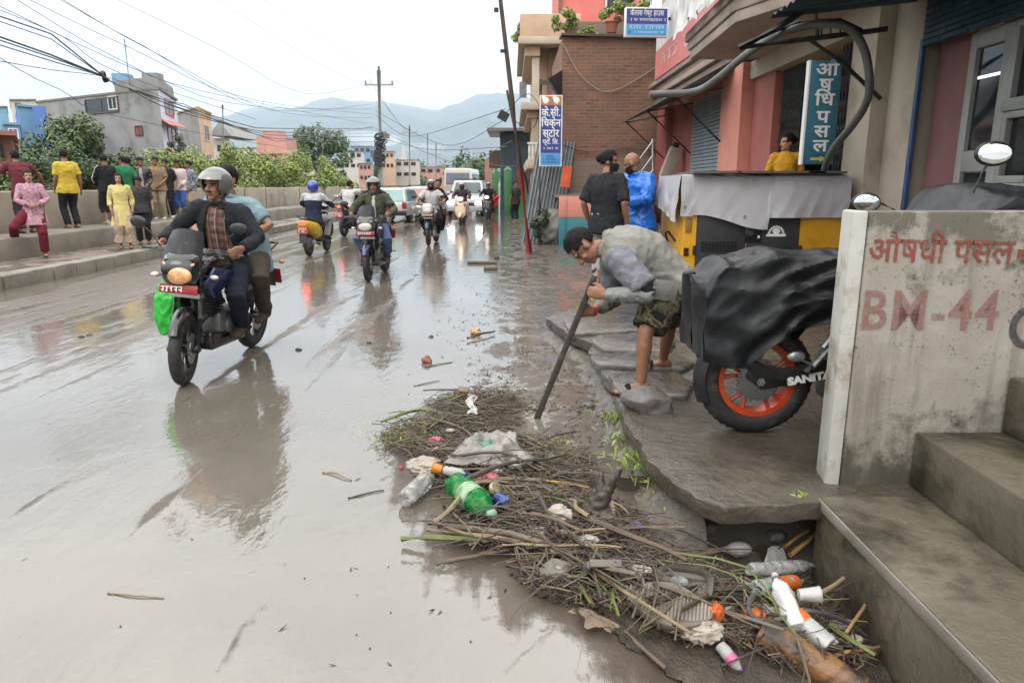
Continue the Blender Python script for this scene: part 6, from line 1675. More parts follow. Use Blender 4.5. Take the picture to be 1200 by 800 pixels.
# white tee man pointing, on a red-lit bike from behind
S2 = (-5.0, 22.1, 0)
motorcycle('dark motorcycle with glowing red tail light, seen from behind beside the white cars', S2, R(180 - 8), GREYP, GREYP, CLEARL, 'motorcycles on the road', 0, True, 1)
person('bareheaded rider in a white tee stretching one arm out to the right', ride(sy=.2, wrR=(-.72, -.02, 1.40), epR=(-.5, .5, -1), hdR=(-1, -.1, .05), pnR=(0, 0, -1), curlR=.25, hf=(-.5, -1, 0), H=(-.02, .04, 1.535)), dict(skin=SK1, top=(WHTC, .7, .022, .15), bottom=(tx('purple_blue_trousers', (.07, .05, .30)), 1.95, .014), shoe=BLKC, hair='short', mask=BLKC), S2, R(172), vox=.013, seed=7)
person('dark clothed passenger seated beyond the pointing man in the white tee', ride(sy=-.12, sz=.86, lean=.15, wrL=(.33, -.36, 1.05)), dict(skin=SK1, top=(BLKC, 1.9, .02, .14), bottom=(BLKC, 1.95, .012), shoe=BLKC, hair='short'), (S2[0] + .5, S2[1] + .8, 0), R(172), vox=.016, seed=8)
motorcycle('dark motorcycle half hidden beyond the pointing man', (S2[0] + .5, S2[1] + .8, 0), R(172), GLOSS, GREYP, CLEARL, 'motorcycles on the road')
# cream scooter
S3 = (-1.93, 27.5, 0)
scooter('cream scooter with a glowing headlight coming towards the viewer', S3, R(-2), CRMP, CRMP, WARML, 'scooters on the road')
person('scooter rider in dark helmet and dark jacket on the cream scooter', ride(gx=.31, gz=1.03, sy=.2, sz=.82, fx=.16, fy=-.2, fz=.38, lean=.06), dict(skin=SK1, top=(tx('dark_plum_jacket', (.04, .03, .04)), 1.9, .024, .13), bottom=(tx('pale_trousers', (.36, .36, .38)), 1.95, .014), shoe=BLKC, helmet=M('tan_helmet', (.30, .25, .2), .3), mask=BLKC), S3, R(-2), vox=.016, seed=9)
# dark scooter with lamp right of it
S4 = (-1.05, 31.5, 0)
scooter('dark scooter with a bright headlight beside the cream scooter', S4, R(-4), GLOSS, GLOSS, WARML, 'scooters on the road')
person('rider in a white helmet and black jacket on the dark scooter', ride(gx=.31, gz=1.03, sy=.2, sz=.82, fx=.16, fy=-.2, fz=.38, lean=.06), dict(skin=SK1, top=(BLKC, 1.9, .03, .13), bottom=(BLKC, 1.95, .014), shoe=BLKC, helmet=HWHT, visor=HBLK), S4, R(-4), vox=.018, seed=10)
# cars
car('white hatchback with a greenish rear window, nearest of the cars', (-4.75, 30.3, 0), R(180 - 7), 3.5, 1.55, 1.42, CARW, 1.0, 'cars in the traffic', rearglass=M('green_glass', (.10, .22, .21), .08, .2, 2, 0)) if False else car('white hatchback with a greenish rear window, nearest of the cars', (-4.75, 30.3, 0), R(-7 + 180), 3.5, 1.55, 1.42, CARW, 1.0, 'cars in the traffic', name='white_car', rearglass=M('green_glass', (.10, .22, .21), .08, .2, 2, 0))
car('white car with a red reflection in its rear window, right behind the hatchback', (-4.3, 35.5, 0), R(180 - 5), 3.7, 1.6, 1.45, CARW, 1.0, 'cars in the traffic', name='white_car', rearglass=M('red_reflection_tint', (.26, .05, .05), .08, .4, 1.2, 0))  # red reflection is put into the base colour of the glass
car('white sport utility car facing the viewer with its lamp lit behind the cream scooter', (-2.2, 36.5, 0), R(-2), 4.3, 1.8, 1.75, CARW, 1.2, 'cars in the traffic', lit=True, name='white_car')
car('red car mostly hidden between the white cars and the white tee rider', (-3.6, 47, 0), R(178), 3.7, 1.6, 1.5, M('red_car_paint', (.32, .02, .02), .3, .1, 4, .02, coat=.4), 1.0, 'cars in the traffic', name='red_car')
# bus
bp = (-4.15, 55, 0); t = thing('bus', 'cream white minibus with a wide windscreen beyond the cars', 'bus', bp, R(-3))
mb = MB(); mb.loft([[V((x * k, y + 3, z)) for x, y in ((-1.1, -3), (1.1, -3), (1.1, 3), (-1.1, 3))] for z, k in ((.35, 1), (1.4, 1), (2.55, .95), (2.75, .86))]); mb.build('body', M('cream_bus_paint', (.52, .50, .44), .4, .08, 2, .05, dirt=((.3, .27, .22), .15, 2)), t, bevel=.08, seg=3)
mb = MB(); mb.prism([V((-.92, -.02, 1.55)), V((.92, -.02, 1.55)), V((.88, -.0, 2.4)), V((-.88, -.0, 2.4))], (0, -.02, 0)); mb.build('windscreen', M('bus_glass', (.12, .14, .17), .08, .3, 1, 0), t, smooth=False)
for s in (-1, 1):
    for k in range(4):
        mb = MB(); mb.box((s * 1.085, 1.0 + k * 1.3, 1.95), (.03, 1.1, .8), (0, s * .045, 0)); mb.build('side_window', M('bus_glass', (.12, .14, .17)), t, smooth=False)
    mb = MB(); mb.ell((s * .8, -.02, .85), (.16, .05, .12), None, 10, 6); mb.build('headlight', CLEARL, t)
    for y in (1.1, 4.8): wheel(t, 'wheel', (s * .95, y, .42), .42, .24, ALU, 8, False)
    mb = MB(); mb.ell((s * 1.3, -.1, 1.9), (.1, .06, .2), None, 8, 6); mb.build('mirror', BLK, t)
mb = MB(); mb.box((0, -.03, .5), (2.1, .14, .3)); mb.build('front_bumper', BLK, t, bevel=.03); mb = MB(); mb.box((0, -.02, .98), (1.0, .05, .2)); mb.build('grille', BLK, t)
# ================================================================== BYSTANDERS ON THE LEFT
def at_ledge(u, v, x=-9.85, z=LEDZ): p = AX(u, v, x); return (x, p.y, z)
def face(tx_, ty_, loc): d = V((tx_ - loc[0], ty_ - loc[1])); return math.atan2(d.x, -d.y)
GB = 'bystanders along the left wall'
def by(label, u, v, J, look, x=-9.85, z=LEDZ, rz=None, sc=.97, seed=0, vox=.013):
    l = at_ledge(u, v, x, z); person(label, J, look, l, R(-125) if rz is None else rz, sc, GB, vox, seed)
sh_ = lambda n, c, **k: tx(n, c, **k)
back_lean = dict(N=(0, -.10, 1.42), C=(0, -.03, 1.26), H=(0, -.15, 1.555), shL=(.18, -.10, 1.375), shR=(-.18, -.10, 1.375))
by('man in a maroon tee leaning on the parapet wall with both arms, behind the girl', 34, 275, stand(wrL=(.34, -.36, 1.0), wrR=(-.50, -.22, .98), epL=(.8, .5, 0), epR=(-.8, .5, .2), **back_lean), dict(skin=SK2, top=(MARC, .75, .02, .14), bottom=(tx('dark_red_trousers', (.05, .025, .03)), 1.95, .014), shoe=BLKC, sandal=True, hair='short'), seed=11)
by('man in a bright yellow tee and black trousers with his back to the viewer', 86, 268, stand(hf=(-.5, -1, 0), wrR=(-.26, .02, .86), wrL=(.22, -.12, .88)), dict(skin=SK1, top=(tx('bright_yellow_tee', (.50, .36, .04)), .8, .026, .16), bottom=(BLKC, 1.95, .014), shoe=BRNC, sandal=True, hair='short', girth=1.08), sc=1.0, seed=12)
by('person in a black tracksuit top with white sleeve stripes and black knee shorts', 131, 263, stand(hf=(-.6, -.8, -.25), wrL=(.15, -.22, .95), wrR=(-.20, -.15, .90), epL=(.9, .5, 0)), dict(skin=SK1, top=([BLKC, WHTC], 1.9, .024, .15), two='stripe', bottom=(BLKC, 1.12, .03), shoe=BEIG, hair='short'), seed=13)
by('man in a plain bright green tee at the parapet wall', 152, 262, stand(hf=(.3, -1, -.2), wrR=(-.3, -.05, .92)), dict(skin=SK1, top=(tx('bright_green_tee', (.018, .16, .065)), .8, .024, .15), bottom=(JEAN, 1.95, .014), shoe=BLKC, hair='short'), seed=14)
by('person in dark clothes glimpsed behind the green tee man', 157, 260, stand(), dict(skin=SK1, top=(BLKC, 1.9, .02, .14), bottom=(BLKC, 1.95, .014), shoe=BLKC, hair='short'), x=-10.1, seed=15)
by('man in an open black leather jacket looking down, between green tee and tan tee', 172, 260, stand(hf=(.2, -1, -.35), wrL=(.16, -.22, .98), wrR=(-.2, -.12, .93)), dict(skin=SK1, top=(M('black_leather', (.014, .014, .015), .35, .3, 6, .4, 30), 1.92, .03, .15), under=GRYC, open=.05, bottom=(JEAN, 1.95, .014), shoe=BLKC, hair='short'), rz=R(20), seed=16)
by('man in a tan tee and pale khaki trousers looking down the road', 189, 258, stand(hf=(-.2, -1, -.25), wrL=(.10, -.2, .95), epL=(.9, .4, 0)), dict(skin=SK1, top=(tx('tan_tee', (.24, .16, .09)), .85, .026, .14), bottom=(KHAKI, 1.95, .018), shoe=WHTC, hair='short', girth=1.14), rz=R(15), sc=.99, seed=17)
by('man in black shirt and black trousers beside the tan tee man', 200, 256, stand(hf=(-.4, -1, -.2)), dict(skin=SK1, top=(BLKC, .9, .024, .15), bottom=(BLKC, 1.95, .014), shoe=WHTC, hair='short'), rz=R(5), x=-10.05, seed=18)
by('man in a pale pink sweatshirt and blue knee shorts, head bowed', 213, 253, stand(hf=(.25, -1, -.45), wrL=(.14, -.2, .95), wrR=(-.14, -.2, .93)), dict(skin=SK1, top=(tx('pale_pink_sweatshirt', (.55, .44, .43)), 1.85, .026, .13), bottom=(tx('bright_blue_shorts', (.035, .10, .32)), 1.25, .026), shoe=WHTC, hair='short'), rz=R(12), seed=19)
by('last bystander, in a blotched blue grey long sleeved shirt and beige trousers', 226, 251, stand(hf=(-.7, -.8, -.2), wrL=(.2, -.1, .9)), dict(skin=SK1, top=(tx('blotched_grey_shirt', (.24, .28, .34), kind='blotch', c2=(.08, .10, .14)), 1.85, .024, .15), bottom=(BEIG, 1.6, .02), shoe=BRNC, sandal=True, hair='short'), rz=R(-25), seed=20)
# on the sidewalk in front of the ledge
l = (G(46, 300, SWZ).x, G(46, 300, SWZ).y + .02, SWZ)
person('girl in a pink kurta and maroon trousers with one foot up on the ledge', stand(wrL=(.07, -.20, 1.03), wrR=(-.05, -.20, 1.03), epL=(1, .5, 0), epR=(-1, .5, 0), anR=(-.38, .22, .42), kpR=(-.3, -1, 0), curl=.9),
       dict(skin=SK3, top=(tx('pink_kurta', (.46, .28, .33), kind='blotch', c2=(.34, .17, .24), sc=1.6), 1.75, .020, .10), skirt=(tx('pink_kurta_skirt', (.52, .30, .36), kind='blotch', c2=(.44, .22, .30)), .30, .055), bottom=(tx('maroon_trousers', (.14, .012, .025)), 1.95, .022), shoe=BRNC, sandal=True, hair='pony', girth=.9), l, face(0, 0, l), .93, GB, .011, 21)
l = tuple(G(148, 290, SWZ))
person('woman in a pale yellow kurta over wide beige trousers smiling on the sidewalk', stand(wrL=(.22, -.05, .88), wrR=(-.22, -.06, .88), hf=(-.1, -1, 0)),
       dict(skin=SK3, top=(tx('pale_yellow_kurta', (.58, .49, .19)), 1.6, .018, .10), skirt=(tx('pale_yellow_kurta', (.58, .49, .19)), .42, .07), bottom=(tx('beige_palazzo', (.44, .33, .25)), 1.8, .03), bell=2.6, shoe=BRNC, sandal=True, hair='long', girth=.88), l, face(0, 0, l), .91, GB, .011, 22)
l = tuple(G(170, 285, SWZ))
person('boy in a dark printed tee and black trousers looking down beside the yellow kurta woman', stand(hf=(-.45, -.8, -.5), wrL=(.27, -.08, .90), wrR=(-.2, -.15, .92)),
       dict(skin=SK1, top=(tx('charcoal_tee', (.03, .035, .045), kind='blotch', c2=(.05, .04, .04)), .85, .03, .15), bottom=(BLKC, 1.95, .02), shoe=BLKC, sandal=True, hair='short', girth=1.02), l, face(0, 0, l), .88, GB, .012, 23)

# ================================================================== PEOPLE ON THE RIGHT
PZ = PAVZ
l = (1.13, 8.5, PZ)
person('man in a black pinstriped short sleeved shirt with tied hair, seen from behind', stand(hf=(-1, -.25, -.05), wrR=(-.26, .0, .88), wrL=(.24, -.04, .9), H=(-.015, -.01, 1.585)), dict(skin=SK1, top=(tx('black_pinstripe', (.016, .017, .02), kind='stripe', c2=(.035, .035, .04)), .9, .020, .15), bottom=(GRYC, 1.1, .03), shoe=M('lime_flip_flop', (.36, .46, .05), .5), sandal=True, hair='bun', mask=BLKC, girth=1.06), l, R(150), 1.03, None, .010, 30)
RAIN = M('blue_raincoat_plastic', (.012, .13, .52), .3, .12, 4, .4, 14)
l = (1.60, 9.15, PZ)
person('bald man in a shiny blue plastic raincoat and black mask', stand(hf=(-.75, -.55, -.45), N=(0, -.06, 1.43), H=(0, -.10, 1.565), wrL=(.10, -.30, 1.08), wrR=(-.12, -.30, 1.06), epL=(1, .6, -.2), epR=(-1, .6, -.2), curl=.9), dict(skin=SK1, top=(RAIN, 1.78, .055, .16), skirt=(RAIN, .50, .09), flare=.05, bottom=(RAIN, 1.9, .03), shoe=BLKC, mask=BLKC, hair=None, girth=1.12), l, R(-55), 1.04, None, .010, 31)
l = (3.62, 9.55, .66)
person('woman in an orange yellow kurta standing in the dark pharmacy doorway', stand(hf=(-.95, -.5, -.05), wrR=(-.22, -.1, .92)), dict(skin=SK3, top=(tx('orange_yellow_kurta', (.55, .29, .025)), 1.3, .016, .10), skirt=(tx('orange_yellow_kurta', (.55, .29, .025)), .4, .06), bottom=(BEIG, 1.9, .02), shoe=BRNC, sandal=True, hair='bun', girth=.84, nobrow=False), l, R(-20), .90, None, .010, 32)
l = G(603, 262); l.z = 0
person('man in a dark tee and dark jeans walking by the green wall', stand(hf=(-.4, 1, 0)), dict(skin=SK1, top=(tx('charcoal_tee', (.03, .035, .045)), .85, .02, .14), bottom=(JEAN, 1.7, .014), shoe=BRNC, sandal=True, hair='short'), (A(604, 262, 28.5).x, 28.5, 0), R(-150), .98, None, .016, 33)
p = A(578, 240, 36)
person('person in red clothes bending forward before the green gate posts', stand(P=(0, .1, .9), W=(0, .0, 1.02), C=(0, -.18, 1.1), N=(0, -.34, 1.12), H=(0, -.47, 1.10), hf=(0, -.5, -1), hu=(0, -1, .4), shL=(.17, -.32, 1.12), shR=(-.17, -.32, 1.12), hiL=(.09, .1, .88), hiR=(-.09, .1, .88), wrL=(.15, -.42, .62), wrR=(-.15, -.42, .62)), dict(skin=SK1, top=(tx('bright_red_dress', (.50, .02, .02)), 1.2, .03, .12), skirt=(tx('bright_red_dress', (.50, .02, .02)), .55, .04), bottom=(MARC, 1.8, .02), shoe=BRNC, sandal=True, hair='bun'), (p.x, 36, 0), R(-110), 1.0, None, .018, 34)
for u, Y, lb, c, sd_ in ((568, 44, 'far person in a grey violet shirt left of the person in red', (.16, .14, .22), 35), (560, 50, 'far person in dark clothes at the end of the road', (.04, .04, .05), 36)):
    person(lb, stand(), dict(skin=SK1, top=(tx('far_shirt_%s' % ('violet' if sd_ == 35 else 'dark'), c), 1.2, .03, .14), bottom=(JEAN, 1.9, .02), shoe=BLKC, hair='short'), (A(u, 230, Y).x, Y, 0), R(30), 1.0, None, .022, sd_)

# ---- the sweeper
SL = V((.98, 4.75, PZ))
def w2(u, v, Y): return A(u, v, Y) - SL
J = stand(P=w2(781, 326, 4.78), W=w2(766, 303, 4.76), C=w2(737, 295, 4.74), N=w2(705, 291, 4.74), H=w2(683, 289, 4.70), hf=(-.34, -.16, -.93), hu=(-.93, 0, .36),
          shL=w2(727, 305, 4.53), shR=w2(718, 299, 4.93), wrL=w2(709, 346, 4.46), wrR=w2(693, 366, 4.66), hiL=w2(783, 338, 4.66), hiR=w2(786, 336, 4.88), anL=w2(751, 452, 4.50), anR=w2(777, 424, 5.12),
          toL=(-1, -.12, -.02), toR=(-1, .05, -.02), hdL=(-.85, .18, .18), pnL=(.15, 1, 0), thL=(0, 0, 1), hdR=(-.75, -.25, .12), pnR=(.0, -1, .1), thR=(0, 0, 1), curl=1.75)
J['elL'] = w2(762, 345, 4.40); J['elR'] = w2(720, 350, 4.98); J['knL'] = w2(756, 392, 4.52); J['knR'] = w2(784, 382, 4.98)
J['anL'].z = .085; J['anR'].z = .085
LAV = tx('lavender_grey_shirt', (.19, .19, .222)); GVEST = tx('grey_field_vest', (.25, .243, .218)); LTG = tx('light_grey_sleeve', (.235, .235, .225))
sw_ = person('bent man in grey vest and camouflage shorts pushing a long board, clearing the drain', J, dict(skin=SK1, top=([GVEST, LAV], .80, .042, .20), two='sleeve', cuff=.022, flare=.035, topname='vest', bottom=(tx('camouflage_shorts', (.1, .1, .06), kind='camo'), .86, .03), shoe=BLKC, sandal=True, hair='short', girth=1.16), SL, 0, 1.0, None, .0065, 40)
for s in 'LR':
    a, b, c = J['sh' + s], J['el' + s], J['wr' + s]
    mb = MB(); q = a.lerp(b, .84); mb.tube([a.lerp(b, .70), q, b.lerp(c, .04)], [.058, .057, .054], 16)
    me = remesh(mb, .009, 1, .003, 12, 3); me.materials.append(BLKC); put('armband', me, sw_)
    mb = MB(); mb.limb([a.lerp(b, .96), b, b.lerp(c, .25), b.lerp(c, .6), b.lerp(c, .9 if s == 'L' else .62)], [.052, .056, .054, .048, .041], 16)
    me = remesh(mb, .008, 1, .010, 16, 6, (1, 1, 1)); me.materials.append(LTG); put('sleeve', me, sw_)
mb = MB(); q = J['elR'].lerp(J['wrR'], .93); mb.torus(q, J['wrR'] - J['elR'], .031, .006, 16, 6); mb.build('red_bracelet', M('red_thread', (.5, .02, .03), .7), sw_)
mb = MB(); b_ = A(733, 350, 4.40) - SL
mb.grid(lambda i, j: A(762 + 34 * i - 6 * j, 326 + 4 * i + 26 * j - 3 * math.sin(i * 3.1) * j, 4.455 + .06 * i * i) - SL + V((0, -.012 * math.sin(j * 3), 0)), 10, 8); mb.build('vest_pocket', GVEST, sw_, solid=.012)
# the board
t0, t1 = A(697, 323, 4.56), G(628, 490) + V((0, 0, -.02))
bo = thing('long_board', 'long dark wet wooden board held by the bent man, its end in the mud', 'board', t1)
d = t0 - t1; L = d.length; x_, y_, d_ = basis(d)
mb = MB(); rings = []
for i in range(25):
    q = i / 24; c = d * q
    w_ = .020 + .003 * nz(q * 9); 
    side = V((1, 0, 0)) - d_ * d_.x; side.normalize(); nn = d_.cross(side)
    rings.append([c + side * sx_ * w_ + nn * sy_ * .011 for sx_, sy_ in ((-1, -1), (1, -1), (1, 1), (-1, 1))])
mb.loft(rings); mb.build('board', M('dark_wet_wood', (.030, .024, .020), .45, .4, 6, .5, 30, dirt=((.10, .08, .06), .2, 6)), bo, bevel=.004)
mb = MB(); c = d * .985; mb.add([c - side * .02, c + side * .02, c + d_ * .06], [(0, 1, 2)]); mb.build('split_tip', M('pale_split_wood', (.32, .28, .22), .7), bo, solid=.006)
# boulder at his foot
def rock(label, loc, r, seed, mat, name='stone', flat=.75, cat='stone', group=None):
    mb = MB(); mb.ell((0, 0, 0), (1, 1, 1), None, 28, 18); rg = V((seed * 3.3, seed, 1))
    mb.v = [p * (1 + .32 * noise.noise(p * 1.1 + rg) + .12 * noise.noise(p * 2.7 + rg) + .035 * noise.noise(p * 8 + rg)) for p in mb.v]
    mb.v = [V((p.x * r[0], p.y * r[1], max(-.35, p.z) * r[2])) for p in mb.v]
    o = mb.build(name, mat, auto=30); o.location = loc; return tag(o, label, cat, group)
STN = M('wet_grey_stone', (.12, .112, .105), .42, .35, 6, .5, 28, dirt=((.06, .05, .04), .3, 7), rvar=.2)
p = G(758, 478, PZ + .0); rock('grey boulder on the pavement edge by the bent man\'s front foot', V((p.x, p.y, PZ + .035)), (.145, .13, .105), 3, STN, 'boulder')

# ================================================================== GENERATOR under a tarp
YEL = M('yellow_generator_paint', (.62, .31, .012), .4, .1, 2, .06, 20, dirt=((.28, .17, .06), .14, 3)); DGY = M('charcoal_steel', (.030, .030, .032), .5, .2, 3, .1, 40)
gx0, gx1, gy0, gy1, gz0, gz1 = 1.93, 3.74, 8.0, 9.2, PZ, 1.62
gn = thing('generator', 'yellow and charcoal generator cabinet on the pavement under a pale tarp', 'generator', ((gx0 + gx1) / 2, (gy0 + gy1) / 2, PZ)); OG = V(((gx0 + gx1) / 2, (gy0 + gy1) / 2, PZ))
def gb(nm, x0, x1, y0, y1, z0, z1_, m, par=None, bev=.02): mb = MB(); mb.box(V(((x0 + x1) / 2, (y0 + y1) / 2, (z0 + z1_) / 2)) - OG, (x1 - x0, y1 - y0, z1_ - z0)); return mb.build(nm, m, par or gn, bevel=bev)
gb('cabinet', gx0, gx1, gy0, gy1, .32, gz1, YEL, None, .035); gb('skid', gx0 + .05, gx1 - .05, gy0 + .05, gy1 - .05, PZ, .32, BLK)
xa, xb, xc = A(816, 270, gy0).x, A(875, 270, gy0).x, A(937, 270, gy0).x
dl = gb('door', xa, xb - .006, gy0 - .012, gy0 + .02, .36, 1.56, DGY, None, .008); dr_ = gb('door', xb + .006, xc, gy0 - .012, gy0 + .02, .36, 1.56, DGY, None, .008)
mb = MB()
for r_ in range(4):
    for c_ in range(10): mb.box(A(823 + c_ * 4.3, 284.5 + r_ * 3.1, gy0 - .016) - OG, (.033, .008, .020))
mb.build('vent_slots', M('slot_black', (.004, .004, .004), .8), dl, smooth=False)
mb = MB()
for r_ in range(3):
    for c_ in range(5): mb.box(A(911 + c_ * 4.3, 291.5 + r_ * 3.1, gy0 - .016) - OG, (.033, .008, .020))
mb.build('vent_slots', M('slot_black', (.004, .004, .004)), dr_, smooth=False)
mb = MB(); mb.box(A(883, 277.5, gy0 - .016) - OG, (.19, .012, .13)); mb.build('control_window', M('control_glass', (.012, .012, .012), .12), dr_, bevel=.006); mb = MB(); mb.box(A(889, 277.5, gy0 - .024) - OG, (.025, .008, .03)); mb.build('control_knob', LETW, dr_)
mb = MB()
c = A(909.5, 273, gy0 - .014) - OG; rr_ = .078
pts = []
for k in range(15):
    a = math.pi * k / 14; pts.append(c + V((math.cos(a) * rr_, 0, math.sin(a) * rr_ - .01)))
mb.tube(pts, .010, 6)
for k in range(9):
    a = math.pi * (k + .5) / 9; mb.box(c + V((math.cos(a) * (rr_ + .012), 0, math.sin(a) * (rr_ + .012) - .01)), (.012, .006, .012), (0, -a, 0))
mb.box(c + V((0, 0, -.025)), (.22, .006, .028)); mb.ell(c + V((0, 0, .02)), (.045, .004, .035), None, 14, 6); mb.v = [V((p.x, c.y + (p.y - c.y) * .3, p.z)) for p in mb.v]
mb.build('emblem', LETW, dr_, smooth=False)
for u, v in ((813.5, 293), (937.5, 293)):
    mb = MB(); p = A(u, v, gy0 - .02) - OG; mb.box(p, (.035, .03, .10)); mb.build('hinge', BLK, gn, bevel=.005)
mb = MB(); p = A(807, 264, gy0 - .006) - OG; mb.box(p, (.07, .02, .16)); mb.build('latch_recess', M('latch_brown', (.30, .17, .03), .5), gn, bevel=.006); mb = MB(); mb.box(A(804, 293, gy0 - .004) - OG, (.055, .02, .05)); mb.box(A(804, 298, gy0 - .004) - OG, (.055, .02, .03)); mb.build('warning_plate', BLK, gn)
mb = MB(); mb.tube([V((gx0 - .01, 8.3, .9)) - OG, V((gx0 - .07, 8.4, 1.0)) - OG, V((gx0 - .06, 8.6, .98)) - OG, V((gx0 - .01, 8.65, .8)) - OG], .014, 6); mb.build('side_handle', BLK, gn)
mb = MB()
for x, w_ in ((2.95, .95), (3.45, .42), (2.25, .5)): mb.box(V((x, gy0 + .3, gz1 + .06)) - OG, (w_, .9, .025), (0, .02 * (x - 2.9), 0))
mb.build('top_plate', M('rusty_plate', (.10, .095, .08), .6, .3, 4), gn)
TARP = M('pale_tarp', (.42, .41, .43), .6, .08, 1.5, .25, 8, dirt=((.34, .27, .23), .22, 2.2))
tp = thing('tarp', 'pale grey white tarp draped over the top of the yellow generator', 'tarp', (gx0, gy0, gz1))
def hemz(x):
    a = (x - gx0) / (gx1 - gx0)
    if a < .05: return 1.20
    if a < .52: return 1.215 - .16 * smooth01(.08, .5, a)
    return 1.185 + .02 * (a - .52)
def drape(mb, xs0, xs1, off, hem):
    def f(a, b):
        x = xs0 + (xs1 - xs0) * a; zt = gz1 + .025; zb = hem(x)
        s = b * (.5 + (zt - zb)); wv = math.sin(x * 9 + b * 2) * .012 + nz(x * 3, b * 2.5, off * 50) * .045 + abs(nz(x * 6 + b * 2, b * 1.2, 3)) * .03
        if s < .5: return V((x, gy0 + .48 - s, zt + .012 + wv * .1 + off)) - V((gx0, gy0, gz1))
        q = (s - .5) / (zt - zb)
        return V((x + .02 * nz(x * 4, q * 3), gy0 - .018 - off - q * .03 + wv * q - .02, zt - (zt - zb) * q)) - V((gx0, gy0, gz1))
    mb.grid(f, 70, 34)
mb = MB(); drape(mb, gx0 - .05, gx0 + 1.03, 0, hemz); drape(mb, gx0 + .97, gx1 + .02, .018, lambda x: 1.185)
mb.build('tarp_front', TARP, tp, solid=.004)
mb = MB()
def fs2(a, b):
    y = gy0 + .0 + 1.15 * a; z = gz1 + .03 - .52 * b * (1 - .35 * a)
    return V((gx0 - .05 - .04 * b - .05 * abs(nz(y * 4, b * 2)) * b, y, z)) - V((gx0, gy0, gz1))
mb.grid(fs2, 24, 16); mb.build('tarp_side', TARP, tp, solid=.004)
mb = MB()
for u, v in ((873, 254), (803, 243)):
    mb.torus(A(u, v, gy0 - .09) - V((gx0, gy0, gz1)), (0, 1, 0), .012, .004, 10, 5)
mb.build('eyelet', BLK, tp)
# curved exhaust hose
hs = thing('exhaust_hose', 'long curved grey hose rising from the generator and arching out to the left', 'hose', A(966, 208, 8.45))
pp = [(966, 212, 8.45), (967, 196, 8.3), (977, 174, 8.0), (998, 148, 7.6), (1013, 125, 7.35), (1019, 102, 7.25), (1014, 62, 7.25), (998, 36, 7.3), (972, 28, 7.4), (936, 33, 7.6), (905, 44, 7.8), (872, 66, 8.0), (846, 88, 8.2), (825, 103, 8.4), (806, 109, 8.4), (782, 110, 8.4), (761, 111, 8.4)]
mb = MB(); mb.tube(catmull([A(*p) - A(966, 208, 8.45) for p in pp], 6), .040, 14); mb.build('hose', M('grey_hose', (.095, .095, .092), .5, .2, 6, .2, 30, dirt=((.10, .09, .08), .25, 5)), hs)
mb = MB(); mb.lathe((0, 0, -.07), (0, 0, 1), [(.13, 0), (.12, .02), (.06, .05), (.055, .08)], 20); mb.build('collar', CREAM, hs)

# ================================================================== PARKED MOTORCYCLE under a black cover
wc = A(884, 440, 3.78); wc.z = PZ + .318
PB = V((wc.x, wc.y, PZ))
pb = thing('parked_motorcycle', 'parked motorcycle with an orange rear rim under a black cover, behind the painted wall', 'motorcycle', PB)
ORR = M('orange_rim_paint', (.44, .048, .012), .35, .15, 10, .05, 40, dirt=((.10, .05, .03), .2, 8))
c = wc - PB
ax = V((0, -1, 0))
mb = MB(); mb.torus(c, ax, .252, .066, 72, 16)
ty = mb.build('rear_wheel', RUB, pb)
mb = MB()
for k in range(44):
    a = 2 * math.pi * k / 44
    for s in (-1, 1):
        e = V((math.cos(a + s * .03), 0, math.sin(a + s * .03))); e2 = V((math.cos(a + s * .03 + .12), 0, math.sin(a + s * .03 + .12)))
        mb.tube([c + e * .319 + V((0, s * .004, 0)), c + e2 * .305 + V((0, s * .045, 0))], .005, 4)
mb.build('tread', RUB, ty)
mb = MB(); mb.lathe(c - V((0, .058, 0)), V((0, 1, 0)), [(.186, 0), (.214, .0), (.216, .012), (.196, .022), (.19, .05), (.19, .066), (.196, .094), (.216, .104), (.214, .116), (.186, .116), (.182, .09), (.180, .06), (.182, .026), (.186, 0)], 72, False)
mb.lathe(c - V((0, .05, 0)), V((0, 1, 0)), [(.02, 0), (.06, 0), (.065, .03), (.065, .08), (.02, .1)], 24)
for k in range(5):
    a0 = 2 * math.pi * k / 5 + .35
    for s in (-.17, .17):
        p = lambda r_, a: c + V((math.cos(a) * r_, -.028, math.sin(a) * r_))
        mb.tube([p(.05, a0), p(.11, a0 + s * .8), p(.186, a0 + s * 1.35)], [.016, .011, .013], 8)
mb.build('rim', ORR, ty)
mb = MB(); mb.lathe(c - V((0, .075, 0)), V((0, 1, 0)), [(.0, 0), (.09, 0), (.115, .004), (.115, .012), (0, .02)], 30)
for k in range(24):
    a = 2 * math.pi * k / 24; mb.box(c + V((math.cos(a) * .118, -.067, math.sin(a) * .118)), (.012, .006, .012), (0, -a, 0))
mb.build('sprocket', ALU, ty)
mb = MB(); mb.prism([c + V((-.08, -.085, .02)), c + V((.02, -.085, -.05)), c + V((.62, -.085, .05)), c + V((.62, -.085, .16)), c + V((.1, -.085, .06)), c + V((-.06, -.085, .06))], (0, .028, 0)); mb.build('swingarm', BLK, pb, bevel=.008)
mb = MB(); mb.prism([c + V((-.16, -.10, .155)), c + V((-.02, -.10, .02)), c + V((.12, -.10, .0)), c + V((.62, -.10, .11)), c + V((.62, -.10, .19)), c + V((.14, -.10, .075)), c + V((-.02, -.10, .10)), c + V((-.15, -.10, .20))], (0, .012, 0)); mb.build('chain_guard', M('matt_black_guard', (.016, .016, .016), .5, .2, 8), pb, bevel=.005)
text('SANITA', .056, LETW, pb, c + V((.265, -.105, .022)), (math.pi / 2, R(-11), 0), off=.0035, sx=1.25)
